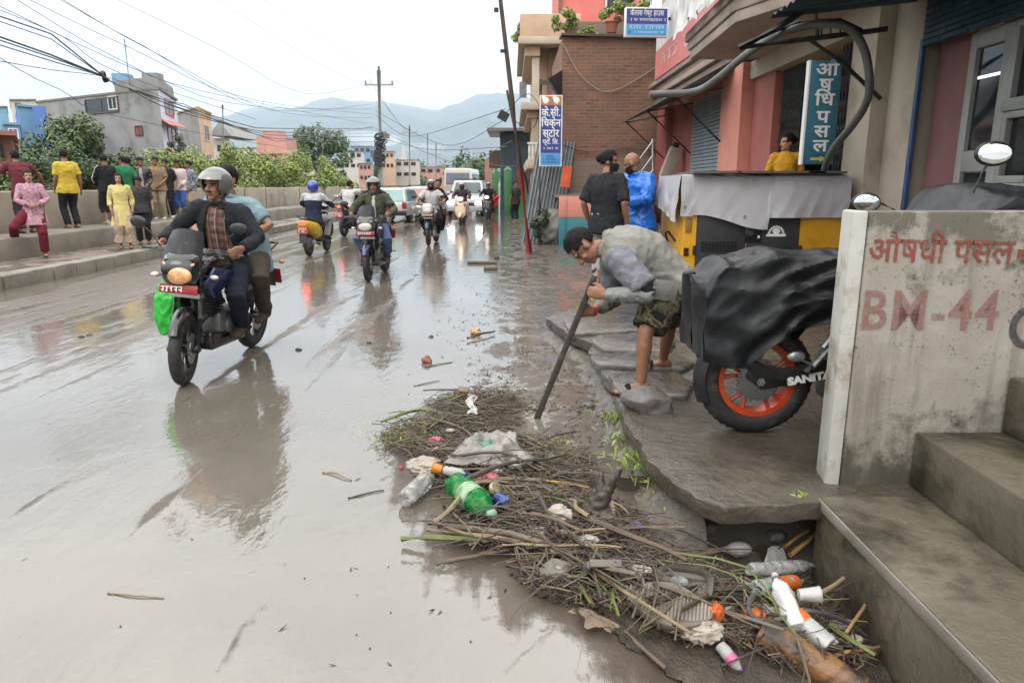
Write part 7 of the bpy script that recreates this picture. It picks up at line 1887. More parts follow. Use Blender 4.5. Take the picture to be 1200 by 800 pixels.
mb = MB(); mb.tube([c + V((0, -.10, 0)), c + V((0, .10, 0))], .014, 10); mb.lathe(c + V((0, -.112, 0)), V((0, 1, 0)), [(0, 0), (.024, 0), (.024, .016)], 6); mb.build('axle', STEEL, pb)
rings = []
for k in range(9):
    a = R(205 - k * 15); r_ = .345
    p = c + V((math.cos(a) * r_, 0, math.sin(a) * r_)); n_ = (p - c).normalized()
    rings.append([p + V((0, s * .075, 0)) - n_ * abs(s) ** 2 * .05 for s in (-1, -.6, 0, .6, 1)])
mb = MB(); mb.add([p for r_ in rings for p in r_], [(i * 5 + j, i * 5 + j + 1, (i + 1) * 5 + j + 1, (i + 1) * 5 + j) for i in range(8) for j in range(4)]); mb.build('rear_fender', BLK, pb, solid=.008)
mb = MB(); mb.tube([c + V((-.31, -.09, .16)), c + V((-.1, -.09, .14)), c + V((.08, -.09, .05))], .012, 8); mb.build('fender_stay', BLK, pb)
mb = MB(); mb.tube([c + V((.24, -.12, .06)), c + V((.31, -.13, .20)), c + V((.42, -.12, .36))], [.02, .018, .022], 8); mb.tube([c + V((.16, -.12, .15)), c + V((.26, -.14, .10)), c + V((.40, -.12, .26))], [.014, .02, .016], 8); mb.ell(c + V((.17, -.13, .15)), (.05, .018, .03), None, 10, 6); mb.build('foot_peg_bracket', M('silver_bracket', (.42, .42, .42), .35, .15, 10, .1, metal=.7), pb, bevel=0)
mb = MB(); mb.box(c + V((.55, 0, .02)), (.3, .24, .3)); mb.box(c + V((.85, 0, .05)), (.4, .26, .36)); mb.tube([c + V((.1, 0, .45)), c + V((.6, 0, .35)), c + V((1.1, 0, .5))], .03, 8); mb.tube([c + V((.15, -.02, .20)), c + V((.36, -.02, .42))], .04, 10); mb.build('engine', DGY, pb, bevel=.03)
wheel(pb, 'front_wheel', c + V((1.38, 0, 0)), .30, .10, ORR, 5, True, (0, -1, 0))
mb = MB()
for s in (-1, 1): mb.tube([c + V((1.38, s * .1, 0)), c + V((1.12, s * .1, .70))], .025, 8)
mb.tube([c + V((1.06, -.36, .78)), c + V((1.1, 0, .78)), c + V((1.06, .36, .78))], .014, 8); mb.build('fork', STEEL, pb)
mirror(pb, A(1140, 226, 3.52) - PB, A(1165, 180, 3.50) - PB, .06, (-.15, -1, .05), BLK, .088, .060)
mirror(pb, A(1052, 248, 4.10) - PB, A(1015, 238, 4.10) - PB, .06, (-.1, -1, .0), BLK, .085, .060)
COV = M('black_vinyl_cover', (.009, .010, .012), .44, .25, 3, .7, 9, spec=.35, dirt=((.07, .065, .06), .08, 4), rvar=.1)
cv = thing('motorcycle_cover', 'wrinkled black vinyl cover over the parked motorcycle', 'cover', PB)
def covz(x):
    for (a, za), (b, zb) in zip(CP, CP[1:]):
        if a <= x <= b: t_ = (x - a) / (b - a); t_ = t_ * t_ * (3 - 2 * t_); return za + (zb - za) * t_
    return CP[-1][1]
CP = [(-.36, 1.06), (-.24, 1.14), (0, 1.18), (.3, 1.17), (.62, 1.19), (.85, 1.33), (1.05, 1.50), (1.25, 1.47), (1.5, 1.2), (1.62, 1.0)]
CH = [(-.36, .64), (-.24, .60), (-.12, .60), (.0, .72), (.12, .80), (.3, .84), (.7, .80), (1.0, .7), (1.62, .62)]
def lin(P, x):
    for (a, za), (b, zb) in zip(P, P[1:]):
        if a <= x <= b: return za + (zb - za) * (x - a) / (b - a)
    return P[-1][1]
def cvf(a, b):
    x = -.36 + 1.98 * a
    zt, zb = covz(x) - PZ, lin(CH, x) - PZ
    hw = .16 + .05 * smooth01(.6, 1.0, x) + (.14 * smooth01(.8, 1.05, x) * (1 - smooth01(1.2, 1.5, x)))
    t_ = (b - .5) * 2; s = abs(t_); sg = 1 if t_ > 0 else -1
    crest = .30
    if s < crest: y = sg * hw * (s / crest); z = zt - .03 * (s / crest) ** 2
    else:
        q = (s - crest) / (1 - crest); y = sg * (hw + .035 * math.sin(q * 2.2)); z = zt - .03 - (zt - .03 - zb) * q
    q = max(0, (s - crest) / (1 - crest))
    fold = math.sin(x * 15 + 2.2 * nz(x * 3, b * 2) + q * 1.5) * .024 * q + (1 - 2 * abs(nz(x * 3.5 + q * 1.8, q * 2.2, 5))) * .035 + nz(x * 9, b * 14, 2) * .012
    dg_ = (1 - 2 * abs(nz(x * 2.1 - q * 2.6 + 3, q * 1.4 + x, 8))) * .03
    y += sg * (fold + dg_) * (1 if s > .12 else s / .12); z += (fold * .5 + dg_ * .5) * (1 - q * .6) + (1 - 2 * abs(nz(x * 5 + b * 3, b * 7, 4))) * .028 * smooth01(.45, .9, x) * (1 - q) + (1 - 2 * abs(nz(x * 11 - b * 4, b * 15, 9))) * .012 * (1 - q)
    return V((x, y, z))
mb = MB(); mb.grid(cvf, 150, 90)
def cve(a, b):
    """closed tail end hanging behind the seat"""
    p, q = cvf(0, a), cvf(0, 1 - a)
    m_ = V((0, p.y, p.z)); e = math.sin(math.pi * a)
    return V((-.36 - .05 * e * math.sin(b * 3.14) - .02 * nz(a * 6, b * 4), p.y * (1 - b) + q.y * b if False else p.y * (1 - b), p.z))
mb.grid(cve, 90, 8)
mb.build('cover_cloth', COV, cv, solid=.003, norm=False)
# ================================================================== DEBRIS
rg = random.Random(21)
WD = [M('wet_brown_twig', (.095, .066, .042), .5, .35, 12, .4, 60), M('dark_wet_twig', (.042, .030, .021), .45, .4, 12, .4, 60), M('pale_straw', (.19, .145, .08), .6, .3, 12, .3, 60), M('green_reed', (.10, .12, .03), .5, .3, 12, .3, 60), M('grey_muddy_twig', (.120, .094, .066), .55, .3, 12, .4, 60)]
WN = ['brown', 'dark', 'straw coloured', 'green', 'mud grey']
def mound(x, y): return max(0, heap(x, y) * .72 - .03 + nz(x * 5, y * 5, 3) * .018 + nz(x * 14, y * 14, 6) * .010)
def surf(x, y): return max(mud_h(x, y), 0) + dip(x, y) + mound(x, y)
mb = MB(); vs = []; ids = {}; NX, NY = 150, 190
for j in range(NY + 1):
    for i in range(NX + 1):
        x, y = -1.4 + 2.775 * i / NX, 1.55 + 3.8 * j / NY; vs.append(V((x, y, surf(x, y) - .006 + nz(x * 30, y * 30) * .004)))
mb.add(vs, [(j * (NX + 1) + i, j * (NX + 1) + i + 1, (j + 1) * (NX + 1) + i + 1, (j + 1) * (NX + 1) + i) for j in range(NY) for i in range(NX) if mound(vs[j * (NX + 1) + i].x, vs[j * (NX + 1) + i].y) > .012 and vs[j * (NX + 1) + i].x < edge_x(vs[j * (NX + 1) + i].y) + (.4 if vs[j * (NX + 1) + i].y < 3.0 else .05)])
tag(mb.build('soaked_litter', M('soaked_black_litter', (.050, .038, .026), .5, .5, 14, .9, 70, dirt=((.085, .067, .048), .35, 12), rvar=.25), norm=False), kind='stuff')
def gz(u, v, lift=0):
    p = G(u, v, 0)
    z = 0
    for _ in range(12):
        z = .5 * (z + surf(p.x, p.y) + lift); p = G(u, v, z)
    return p
def stick(label, p0, p1, r, m, group=None, name='stick', bend=.06, fork=False, taper=.6, cat='stick', n=6, seed=0):
    p0, p1 = V(p0), V(p1); o = (p0 + p1) / 2; d = p1 - p0; L = d.length; x, y, _ = basis(d)
    P = []; rs = []
    for i in range(7):
        q = i / 6; b = math.sin(q * math.pi) * bend * L
        P.append(p0 - o + d * q + x * (b * nz(seed * 1.7, q) * 2) + V((0, 0, abs(b) * .35)) + y * nz(seed, q * 3, 4) * .02 * L); rs.append(r * (1 - (1 - taper) * q) * (1 + .15 * nz(q * 9, seed)))
    mb = MB(); mb.tube(P, rs, n)
    if fork:
        for k in range(2):
            i = 3 + k; e = (P[i + 1] - P[i]).normalized(); s = (x if k else -x) * .6 + V((0, 0, .2))
            mb.tube([P[i], P[i] + (e + s) * L * .12, P[i] + (e * 1.2 + s * .8) * L * .24], [rs[i] * .7, rs[i] * .5, rs[i] * .25], 5)
    ob = mb.build(name, m); ob.location = o
    return tag(ob, label, cat, group)
zones = [  # pixel polygons as ellipses: u, v, ru, rv, lean (pixels), how many, heap name
    (560, 478, 50, 22, 0, 30, 'upper'), (525, 512, 72, 24, 1, 40, 'upper'), (600, 545, 90, 34, 2, 50, 'upper'), (640, 610, 105, 34, 2, 52, 'middle'),
    (730, 660, 110, 46, 2, 52, 'lower'), (850, 690, 100, 56, 3, 56, 'lower'), (960, 710, 95, 65, 3, 46, 'lower'), (885, 640, 70, 26, 3, 26, 'lower')]
total = 0
for u, v, ru, rv, ln, n, hn in zones:
    for i in range(n):
        a, q = rg.uniform(0, 6.283), math.sqrt(rg.random())
        cu, cv_ = u + math.cos(a) * q * ru, v + math.sin(a) * q * rv
        lift = rg.uniform(.005, .085 if hn == 'upper' else .15) * (1 - q * .6)
        p = gz(cu, cv_, lift)
        if p.y < 2.95 and p.x > 1.30 or (p.x > edge_x(p.y) - .03 and p.y > 2.9): continue
        ang = rg.gauss(R(-30), R(55)) if ln == 2 else (rg.gauss(R(20), R(75)) if ln == 1 else (rg.gauss(R(-25), R(60)) if ln == 3 else rg.uniform(0, 3.14)))
        L = .10 + .55 * rg.random() ** 1.7; L *= (1.15 if ln >= 2 else .85); L = min(L, max(.1, (1.34 - p.x) * 1.8)) if p.y < 2.9 else L
        k = rg.choices(range(5), (30, 28, 16, 10, 16))[0]
        dz = rg.gauss(0, .05)
        d = V((math.cos(ang), math.sin(ang), dz / L)) * L / 2
        q0, q1 = p - d, p + d
        for q_ in (q0, q1): q_.z = max(q_.z, surf(q_.x, q_.y) - .01)
        r = .0028 + .012 * rg.random() ** 2.6
        if total >= 290: continue
        stick('%s %s stick lying loose in the %s part of the debris heap' % ('thin' if r < .006 else 'thicker', WN[k], hn), q0, q1, r, WD[k], 'loose sticks in the debris heap', bend=rg.choice((.04, .10, .22)), fork=rg.random() < .3, seed=i + u)
        total += 1
# fine litter: chopped stalks, leaves, crumbs
LIT = leafmat('litter', (.022, .015, .010), (.080, .056, .035), (.19, .145, .085))
mb = MB(); mg = MB()
def crumb(p, L, w_, a, mbx):
    e = V((math.cos(a), math.sin(a), rg.uniform(-.35, .35))) * L / 2; f = V((-math.sin(a), math.cos(a), rg.uniform(-.5, .5))) * w_ / 2
    mbx.add([p - e, p + f, p + e, p - f, p + V((0, 0, w_ * .7))], [(0, 1, 4), (1, 2, 4), (2, 3, 4), (3, 0, 4), (0, 3, 2, 1)])
for u, v, ru, rv, ln, n, hn in zones:
    for i in range(int(n * 42)):
        a, q = rg.uniform(0, 6.283), rg.random() ** .6 * 1.12
        p = gz(u + math.cos(a) * q * ru, v + math.sin(a) * q * rv, rg.uniform(0, .05))
        if p.y < 2.95 and p.x > 1.34 or (p.x > edge_x(p.y) and p.y > 2.9): continue
        if rg.random() < .5: crumb(p, rg.uniform(.03, .14), rg.uniform(.003, .007), rg.gauss(-.6, .8), mb)
        else: crumb(p, rg.uniform(.01, .035), rg.uniform(.006, .016), rg.uniform(0, 6.28), mb)
    for i in range(int(n * 7)):
        a, q = rg.uniform(0, 6.283), rg.random() ** .6 * 1.08
        p = gz(u + math.cos(a) * q * ru, v + math.sin(a) * q * rv, rg.uniform(-.01, .06))
        if p.y < 2.95 and p.x > 1.25 or (p.x > edge_x(p.y) - .05 and p.y > 2.9): continue
        g_ = rg.gauss(-.5 if ln > 1 else .2, .9); L = rg.uniform(.06, .26); d = V((math.cos(g_), math.sin(g_), rg.gauss(0, .22))) * L / 2; k = V((rg.gauss(0, .02), rg.gauss(0, .02), rg.uniform(0, .03)))
        mb.tube([p - d, p - d * .3 + k, p + d * .4 + k * .6, p + d], [.0035, .003, .003, .0015], 4)
# floating crumbs between the heap and the pavement, and up the gutter line
for i in range(2600):
    u = rg.gauss(640, 45); v = rg.uniform(330, 570); u += (v - 330) * .12 - 25
    p = gz(u, v, .003)
    if p.x > edge_x(p.y) - .02: continue
    if nz(p.x * 3, p.y * 3, 2) < -.12: continue
    crumb(p, rg.uniform(.012, .06), rg.uniform(.003, .012), rg.uniform(0, 6.28), mb)
for i in range(260):
    u = rg.uniform(0, 620); v = 280 + 500 * rg.random() ** 1.3
    p = gz(u, v, .002)
    if p.x < KX + .3: continue
    if rg.random() > (.10 if u < 380 else .6): continue
    crumb(p, .008 + .07 * rg.random() ** 2.5, rg.uniform(.002, .009), rg.uniform(0, 6.28), mb)
tag(mb.build('plant_litter', LIT, smooth=False, norm=False), kind='stuff')
# green weeds along the broken pavement edge and in the drain corner
mb = MB()
for u, v, n, r, h in ((705, 428, 90, .05, .08), (725, 495, 130, .07, .10), (735, 520, 120, .06, .09), (770, 560, 220, .10, .12), (790, 580, 160, .08, .10), (455, 512, 120, .08, .04), (745, 545, 90, .06, .09), (660, 520, 40, .06, .03)):
    c = gz(u, v, .02)
    for i in range(n):
        p = c + V((rg.gauss(0, r), rg.gauss(0, r), rg.uniform(0, .03))); a = rg.uniform(0, 6.28); d = V((math.cos(a) * .5, math.sin(a) * .5, rg.uniform(.2, 1))).normalized() * h * rg.uniform(.4, 1.1); s = V((-math.sin(a), math.cos(a), 0)) * rg.uniform(.003, .008)
        mb.add([p, p + d * .5 + s, p + d + V((0, 0, -.02)), p + d * .5 - s], [(0, 1, 2, 3)])
tag(mb.build('weeds', LF1, smooth=False, norm=False), kind='stuff')
c = G(938, 590, .14); t = thing('leafy_weed', 'fresh green leafy weed growing in the drain corner under the painted wall', 'plant', c)
mb = MB()
for i in range(46):
    a = rg.uniform(0, 6.28); r_ = rg.uniform(.01, .085); p = V((math.cos(a) * r_, math.sin(a) * r_ * .6, rg.uniform(-.04, .05))); nrm = V((math.cos(a) * .6, -.5, 1)).normalized(); x, y, _z = basis(nrm); s = rg.uniform(.016, .03); e = x * math.cos(a) + y * math.sin(a); f = nrm.cross(e)
    mb.add([p - e * s, p - e * s * .2 + f * s * .5, p + e * s, p - e * s * .2 - f * s * .5], [(0, 1, 2, 3)])
mb.build('leaves', LF1, t, smooth=False, norm=False)
mb = MB()
for i in range(7): a = i * .9; mb.tube([V((0, 0, -.12)), V((math.cos(a) * .05, math.sin(a) * .03, .03))], .003, 5)
mb.build('stem', WD[3], t)

# ---- named sticks and logs
def S(label, a, b, r, k, lift=.04, name='stick', **kw):
    p0, p1 = gz(a[0], a[1], lift), gz(b[0], b[1], lift if not kw.get('l2') else kw.pop('l2')); kw.pop('l2', None)
    return stick(label, p0, p1, r, WD[k] if isinstance(k, int) else k, None, name, kw.pop('bend', .03), seed=a[0], n=10, **kw)
S('long dark bare branch lying across the middle of the debris heap', (503, 611), (708, 652), .015, 4, .06, 'branch', taper=.8)
S('yellowish cane just below the green bottle, beside the long dark branch', (500, 620), (655, 640), .008, 2, .04, 'cane')
S('long thin pole running down to the bottom edge from the debris heap', (600, 638), (780, 783), .012, 0, .03, 'pole', taper=.7)
S('short thick muddy stick pointing left out of the heap over the wet road', (511, 660), (596, 644), .012, 0, .02)
S('bright yellow reed right of the grey plastic sheet', (640, 563), (690, 571), .008, M('yellow_reed', (.30, .20, .04), .5), .05, 'reed')
S('long pale green reed crossing the middle of the lower heap', (672, 676), (778, 643), .006, 3, .08, 'reed')
S('straight grey stick crossing above the woven mat, its right end raised', (765, 682), (834, 708), .009, 4, .10)
S('thin stick leaning up to the right beside the woven mat', (752, 735), (804, 697), .006, 4, .08)
S('tall dry straw leaning up against the landing edge', (985, 750), (1036, 652), .007, M('orange_brown_cane', (.26, .15, .06), .5, .3, 12), .05, 'cane', l2=.20, taper=.9)
S('orange brown bamboo piece below the leafy weed', (926, 650), (965, 618), .012, M('bamboo', (.33, .20, .06), .5, .3, 12), .12, 'bamboo')
S('second bamboo piece left of the orange brown one', (920, 640), (948, 621), .009, M('bamboo', (.33, .20, .06)), .14, 'bamboo')
S('orange brown cane lying flat at the right bottom of the heap', (978, 768), (1058, 752), .008, M('orange_brown_cane', (.26, .15, .06)), .05, 'cane')
S('thin reddish twig reaching right over the clear bottles', (935, 705), (1020, 674), .004, 0, .12, 'twig', l2=.18)
S('dark curved root right of the orange labelled bottles', (975, 715), (988, 690), .009, 1, .10, 'root')
S('dark branch curving below the grey plastic sheet at right', (620, 538), (668, 558), .010, 1, .05, 'branch')
S('straw stick on the open wet road left of the heap', (378, 553), (412, 562), .006, 2, .005, bend=.1)
S('long thin twig alone on the wet road at lower left', (126, 694), (192, 700), .004, 2, .004, 'twig')
S('thin stick on the road beside the brick lump', (498, 430), (530, 424), .005, 1, .004)
S('short stick on the road between brick lump and heap', (485, 452), (515, 446), .004, 1, .004)
S('stray stick left of the heap at the clear bottle', (408, 583), (450, 574), .005, 1, .004)
# driftwood root with two prongs
p = gz(700, 600, .04); t = thing('driftwood_root', 'dark forked root standing up out of the heap in front of the pavement', 'driftwood', p)
mb = MB(); q = [gz(690, 598, .05), gz(745, 632, .03)]; mb.limb([q[0] - p, q[0].lerp(q[1], .5) - p + V((0, 0, .01)), q[1] - p], [.038, .034, .024], 14)
mb.limb([q[0] - p + V((.02, .0, 0)), A(706, 580, q[0].y) - p, A(704, 566, q[0].y + .01) - p, A(705, 553, q[0].y + .02) - p], [.045, .034, .018, .006], 12)
mb.limb([A(706, 585, q[0].y) - p, A(715, 572, q[0].y - .01) - p, A(728, 548, q[0].y - .03) - p], [.036, .018, .006], 12)
me = remesh(mb, .008, 1, .008, 20, 3); me.materials.append(M('soaked_dark_wood', (.045, .034, .026), .42, .35, 9, .6, 40, dirt=((.15, .125, .10), .25, 8))); put('root', me, t)
# big log at lower right
t = thing('log', 'thick log with peeling orange brown bark at the bottom right of the heap', 'log', gz(930, 765, .03))
a, b = gz(893, 738, .05), gz(1010, 812, .06); o = t.location
mb = MB(); d = b - a; x, y, _ = basis(d); rings = []
for i in range(26):
    q = i / 25; c = a + d * q - o
    rings.append([c + (x * math.cos(k * .2618) + y * math.sin(k * .2618)) * (.056 + .006 * nz(q * 4, math.cos(k * .26) * 1.5, math.sin(k * .26) * 1.5) + .003 * nz(q * 20, k * .9)) for k in range(24)])
mb.loft(rings)
m, nt, bs = nodes('peeling_bark'); co = tco(nt); f = tnoise(nt, 7, 6, .65, co, .6)
nt.links.new(tramp(nt, f, [(.40, (.018, .015, .014)), (.50, (.10, .05, .02)), (.56, (.20, .095, .032)), (.72, (.13, .065, .026))]), bs.inputs['Base Color']); bs.inputs['Roughness'].default_value = .4; bumpn(nt, bs, tnoise(nt, 22, 6, .65, co), .6, .015)
mb.build('trunk', m, t)
# ---- plastic things
def bottle(label, base, top, r, mat, capm, labm=None, name='plastic_bottle', crush=.05, seed=0, label_span=(.35, .62)):
    base, top = V(base), V(top); t = thing(name, label, 'bottle', base)
    d = top - base; L = d.length; ax_ = d / L
    prof = [(.0, .004), (r * .7, 0), (r * .96, L * .03), (r, L * .08), (r * .95, L * .20), (r, L * .28), (r * .97, L * .45), (r, L * .60), (r * .9, L * .72), (r * .62, L * .82), (r * .34, L * .90), (r * .30, L * .93)]
    mb = MB(); mb.lathe((0, 0, 0), ax_, prof, 28)
    mb.v = [p + V((nz(p.x * 30 + seed, p.y * 30, p.z * 30), nz(p.x * 30, p.y * 30 + 9, p.z * 30 + seed), nz(p.x * 30, p.y * 30 + 3, p.z * 30 + 7))) * crush * r * 3 for p in mb.v]
    mb.build('bottle_body', mat, t)
    if capm:
        mb = MB(); mb.lathe(ax_ * L * .93, ax_, [(r * .36, 0), (r * .38, .002), (r * .38, L * .06), (r * .3, L * .07)], 18); mb.build('cap', capm, t)
    if labm:
        mb = MB(); mb.lathe((0, 0, 0), ax_, [(r * 1.03, L * label_span[0]), (r * 1.04, L * (label_span[0] + .02)), (r * 1.04, L * (label_span[1] - .02)), (r * 1.03, L * label_span[1])], 28, False); mb.build('label_band', labm, t, solid=.001)
    return t
GRNB = clear('green_bottle_plastic', (.01, .25, .05), .12, .55); CLRB = clear('clear_bottle_plastic', (.78, .80, .78), .12, .8)
MILK = M('white_plastic', (.34, .34, .325), .35, .12, 8, .1, 30, dirt=((.14, .11, .08), .36, 9)); ORP = M('orange_label', (.50, .10, .012), .4, .12, 10, .1, dirt=((.3, .2, .1), .1, 9)); BLUEC = M('blue_cap', (.02, .07, .35), .35, .1, 5)
bottle('green plastic bottle with a pale label lying in the middle of the heap', gz(533, 566, .10), gz(578, 603, .085), .062, GRNB, M('pale_green_cap', (.30, .52, .36), .4), M('pale_green_label', (.20, .30, .18), .45, .5, 30, .1, dirt=((.02, .12, .03), .3, 24)), seed=1, label_span=(.34, .58))
bottle('clear muddy plastic bottle at the left side of the heap', gz(474, 585, .045), gz(509, 553, .05), .046, CLRB, None, None, seed=2, crush=.09)
bottle('small white bottle with a dark blue cap beside the orange cup', gz(521, 551, .08), gz(547, 556, .075), .025, clear('milky_bottle', (.42, .42, .40), .2, .3), BLUEC, seed=3)
t = thing('orange_cup', 'small orange plastic cup just left of the blue capped bottle', 'cup', gz(518, 550, .085)); mb = MB(); mb.lathe((0, 0, 0), (-1, .1, .2), [(.0, 0), (.022, 0), (.028, .05), (.026, .05), (.021, .004)], 20, False); mb.build('cup_body', M('orange_plastic', (.45, .17, .01), .4, .1, 9), t); mb = MB(); mb.torus(V((-1, .1, .2)).normalized() * .05, (-1, .1, .2), .027, .003, 20, 6); mb.build('cup_rim', M('orange_plastic', (.45, .17, .01)), t)
t = thing('blue_can', 'dented blue can lying beside the green bottle', 'can', gz(583, 584, .05)); ax_ = (gz(602, 594, .05) - gz(581, 582, .05)).normalized()
mb = MB(); mb.lathe((0, 0, 0), ax_, [(.026, 0), (.032, .006), (.032, .085), (.027, .094)], 24); mb.build('can_body', M('blue_can_paint', (.015, .05, .20), .3, .3, 14, .1, metal=.3, dirt=((.5, .5, .5), .14, 14)), t); mb = MB(); mb.lathe(ax_ * .0945, ax_, [(.0, 0), (.026, .0), (.028, .004), (.022, .004)], 24); mb.build('can_top', STEEL, t)
t = thing('jar_lid', 'pale brass jar lid between the pink wrapper and the blue can', 'lid', gz(579, 573, .07)); mb = MB(); mb.lathe((0, 0, 0), (.6, -.4, .5), [(0, .018), (.03, .018), (.033, .014), (.033, 0)], 24); mb.build('lid_top', M('pale_brass', (.34, .31, .20), .4, .2, 9, metal=.4), t)
def wad(label, p, r, mat, name, cat, seed, ridg=.3):
    mb = MB(); mb.ell((0, 0, 0), (1, 1, 1), None, 36, 24); q = V((seed * 2.2, seed, 4))
    mb.v = [p_ * (1 + ridg * (1 - 2 * abs(noise.noise(p_ * 1.6 + q))) + ridg * .6 * noise.noise(p_ * 3.6 + q)) for p_ in mb.v]
    mb.v = [V((p_.x * r[0], p_.y * r[1], p_.z * r[2])) for p_ in mb.v]
    o = mb.build(name, mat, auto=25); o.location = p; return tag(o, label, cat)
wad('crumpled pink plastic wrapper above the blue can', gz(573, 560, .07), (.042, .03, .026), M('pink_wrapper', (.36, .08, .10), .4, .3, 12), 'wrapper', 'wrapper', 3)
wad('dirty white foam lump left of the forked root', gz(655, 606, .07), (.05, .04, .045), M('muddy_foam', (.34, .30, .25), .8, .2, 9, .4, 30, dirt=((.25, .19, .13), .3, 9)), 'foam_lump', 'foam', 5)
wad('dirty white foam lump at the bottom by the small pink bottle', gz(822, 738, .05), (.065, .045, .035), M('muddy_foam', (.34, .30, .25)), 'foam_lump', 'foam', 8)
wad('muddy grey plastic wad behind the clear bottle on the left', gz(498, 546, .05), (.08, .06, .04), M('muddy_plastic_bag', (.26, .225, .18), .4, .3, 6, .4, 20), 'plastic_wad', 'plastic bag', 9)
wad('torn orange plastic scrap right of the woven mat', gz(838, 718, .07), (.026, .02, .035), ORP, 'plastic_scrap', 'plastic scrap', 12)
wad('small red and blue wrapper beside the forked root', gz(745, 617, .06), (.028, .02, .02), M('blue_red_wrapper', (.05, .10, .36), .35, .3, 20, dirt=((.5, .03, .04), .5, 14)), 'sweet_wrapper', 'wrapper', 14)
wad('small red berry like scrap at the far left of the heap', gz(470, 548, .03), (.014, .012, .012), M('dark_red_scrap', (.30, .04, .05), .5), 'red_scrap', 'plastic scrap', 15, .15)
SCM = [MILK, M('pale_scrap', (.30, .28, .25), .4, .3, 12, dirt=((.12, .10, .07), .4, 9)), ORP, M('blue_red_wrapper', (.05, .10, .36)), M('pink_wrapper', (.36, .08, .10)), M('muddy_plastic_bag', (.26, .225, .18))]
for i in range(34):
    u, v, ru, rv = rg.choice(((560, 535, 90, 45), (700, 640, 110, 50), (880, 690, 95, 55), (960, 720, 60, 60)))
    a, q = rg.uniform(0, 6.28), math.sqrt(rg.random()); p = gz(u + math.cos(a) * q * ru, v + math.sin(a) * q * rv, .05)
    if p.y < 2.95 and p.x > 1.28 or (p.x > edge_x(p.y) - .06 and p.y > 2.9): continue
    r_ = rg.uniform(.010, .024); wad('small torn plastic scrap caught among the twigs of the heap', p, (r_ * 1.5, r_, r_ * .6), SCM[rg.choices(range(6), (6, 9, 2, 1, 1, 8))[0]], 'torn_scrap', 'plastic scrap', 40 + i, .4)['group'] = 'small plastic scraps in the heap'
# plastic sheets
def sheet(label, uvs, lift, mat, seed, name='plastic_sheet', amp=.05, n=40, cat='plastic sheet'):
    c = [gz(u, v, lift) for u, v in uvs]; o = sum(c, V((0, 0, 0))) / 4
    def f(a, b):
        p = c[0].lerp(c[1], a).lerp(c[3].lerp(c[2], a), b) - o
        r_ = (1 - 2 * abs(nz(a * 3 + seed, b * 2.4, seed))) * amp + nz(a * 8, b * 7, seed) * amp * .3
        e = min(a, 1 - a, b, 1 - b); k = .25 + min(1, e * 6)
        return p + V((nz(a * 3, b * 3, seed + 2) * .05, nz(a * 3, b * 3, seed + 5) * .05, r_ * k + .3 * amp * math.sin(a * 3.1) * math.sin(b * 3.1)))
    mb = MB(); mb.grid(f, n, n); ob = mb.build(name, mat, solid=.0015); ob.location = o; return tag(ob, label, cat)
sheet('crumpled grey plastic sheet draped over the upper heap', [(520, 545), (625, 545), (600, 512), (545, 515)], .06, M('grey_plastic_sheet', (.20, .19, .17), .32, .2, 6, .3, 22, dirt=((.09, .075, .055), .36, 6)), 3, amp=.06)
sheet('teal green scrap of fabric on top of the grey plastic sheet', [(553, 525), (580, 524), (583, 512), (556, 510)], .10, M('teal_scrap', (.06, .16, .12), .5, .3, 9), 2, 'fabric_scrap', .012, 10, 'fabric scrap')
sheet('brown dead leaf of a banana plant lying flat at the heap foot', [(672, 720), (716, 742), (722, 734), (680, 712)], .03, M('dead_leaf', (.13, .095, .06), .6, .3, 9), 8, 'dead_leaf', .015, 16, 'leaf')
sheet('pale broken white panel standing among the white bottles', [(893, 668), (925, 668), (918, 645), (897, 645)], .06, MILK, 11, 'white_shard', .004, 12, 'plastic scrap').rotation_euler = (R(48), 0, R(8))
wad('rounded white plastic box under the pavement lip', gz(866, 643, .12), (.058, .035, .035), MILK, 'plastic_box', 'box', 2, .02)
# tray, woven mat, squared lumps
TR = M('mud_caked_plastic', (.12, .105, .085), .6, .25, 8, .4, 30, dirt=((.11, .09, .07), .3, 8))
p = gz(705, 668, .06); t = thing('plastic_tray', 'mud caked square tray standing on edge in the lower heap', 'tray', p, 0, None, (R(38), R(4), R(6)))
mb = MB(); w_, h_, f_ = .12, .13, .016
for c_, s_ in (((0, 0, h_ / 2), (w_, .03, f_)), ((0, 0, -h_ / 2), (w_, .03, f_)), ((w_ / 2, 0, 0), (f_, .03, h_ - f_)), ((-w_ / 2, 0, 0), (f_, .03, h_ - f_))): mb.box(c_, s_)
mb.build('tray_rim', TR, t, bevel=.004); mb = MB(); mb.box((0, .014, 0), (w_ - .02, .004, h_ - .02)); mb.ell((.01, .0, -.01), (.03, .012, .028), None, 12, 8); mb.build('tray_floor', TR, t)
p = gz(780, 712, .05); t = thing('woven_mat', 'worn ribbed shoe sole shaped mat lying in the lower heap', 'mat', p, 0, None, (R(22), R(8), R(-14)))
mb = MB(); pts = []
for k in range(40):
    a = 2 * math.pi * k / 40; x = math.cos(a) * .165; y = math.sin(a) * (.072 - .02 * math.cos(a * 2) + .012 * math.cos(a)); pts.append(V((x, y, 0)))
mb.prism(pts, (0, 0, .035)); mb.build('sole', M('ribbed_mat_base', (.13, .11, .085), .7, .25, 9, .3), t, bevel=.01)
mb = MB()
for k in range(24):
    x = -.15 + k * .013; h = .072 * math.sqrt(max(.02, 1 - (x / .168) ** 2)) - .008
    mb.tube([V((x, -h, .037)), V((x, h, .037))], .0042, 5)
mb.build('ribs', M('ribbed_mat', (.20, .175, .14), .65, .25, 9, .3), t)
p = gz(802, 682, .07); t = thing('grey_tub', 'grey muddy rounded tub behind the woven mat', 'tub', p, 0, None, (R(50), 0, R(-15)))
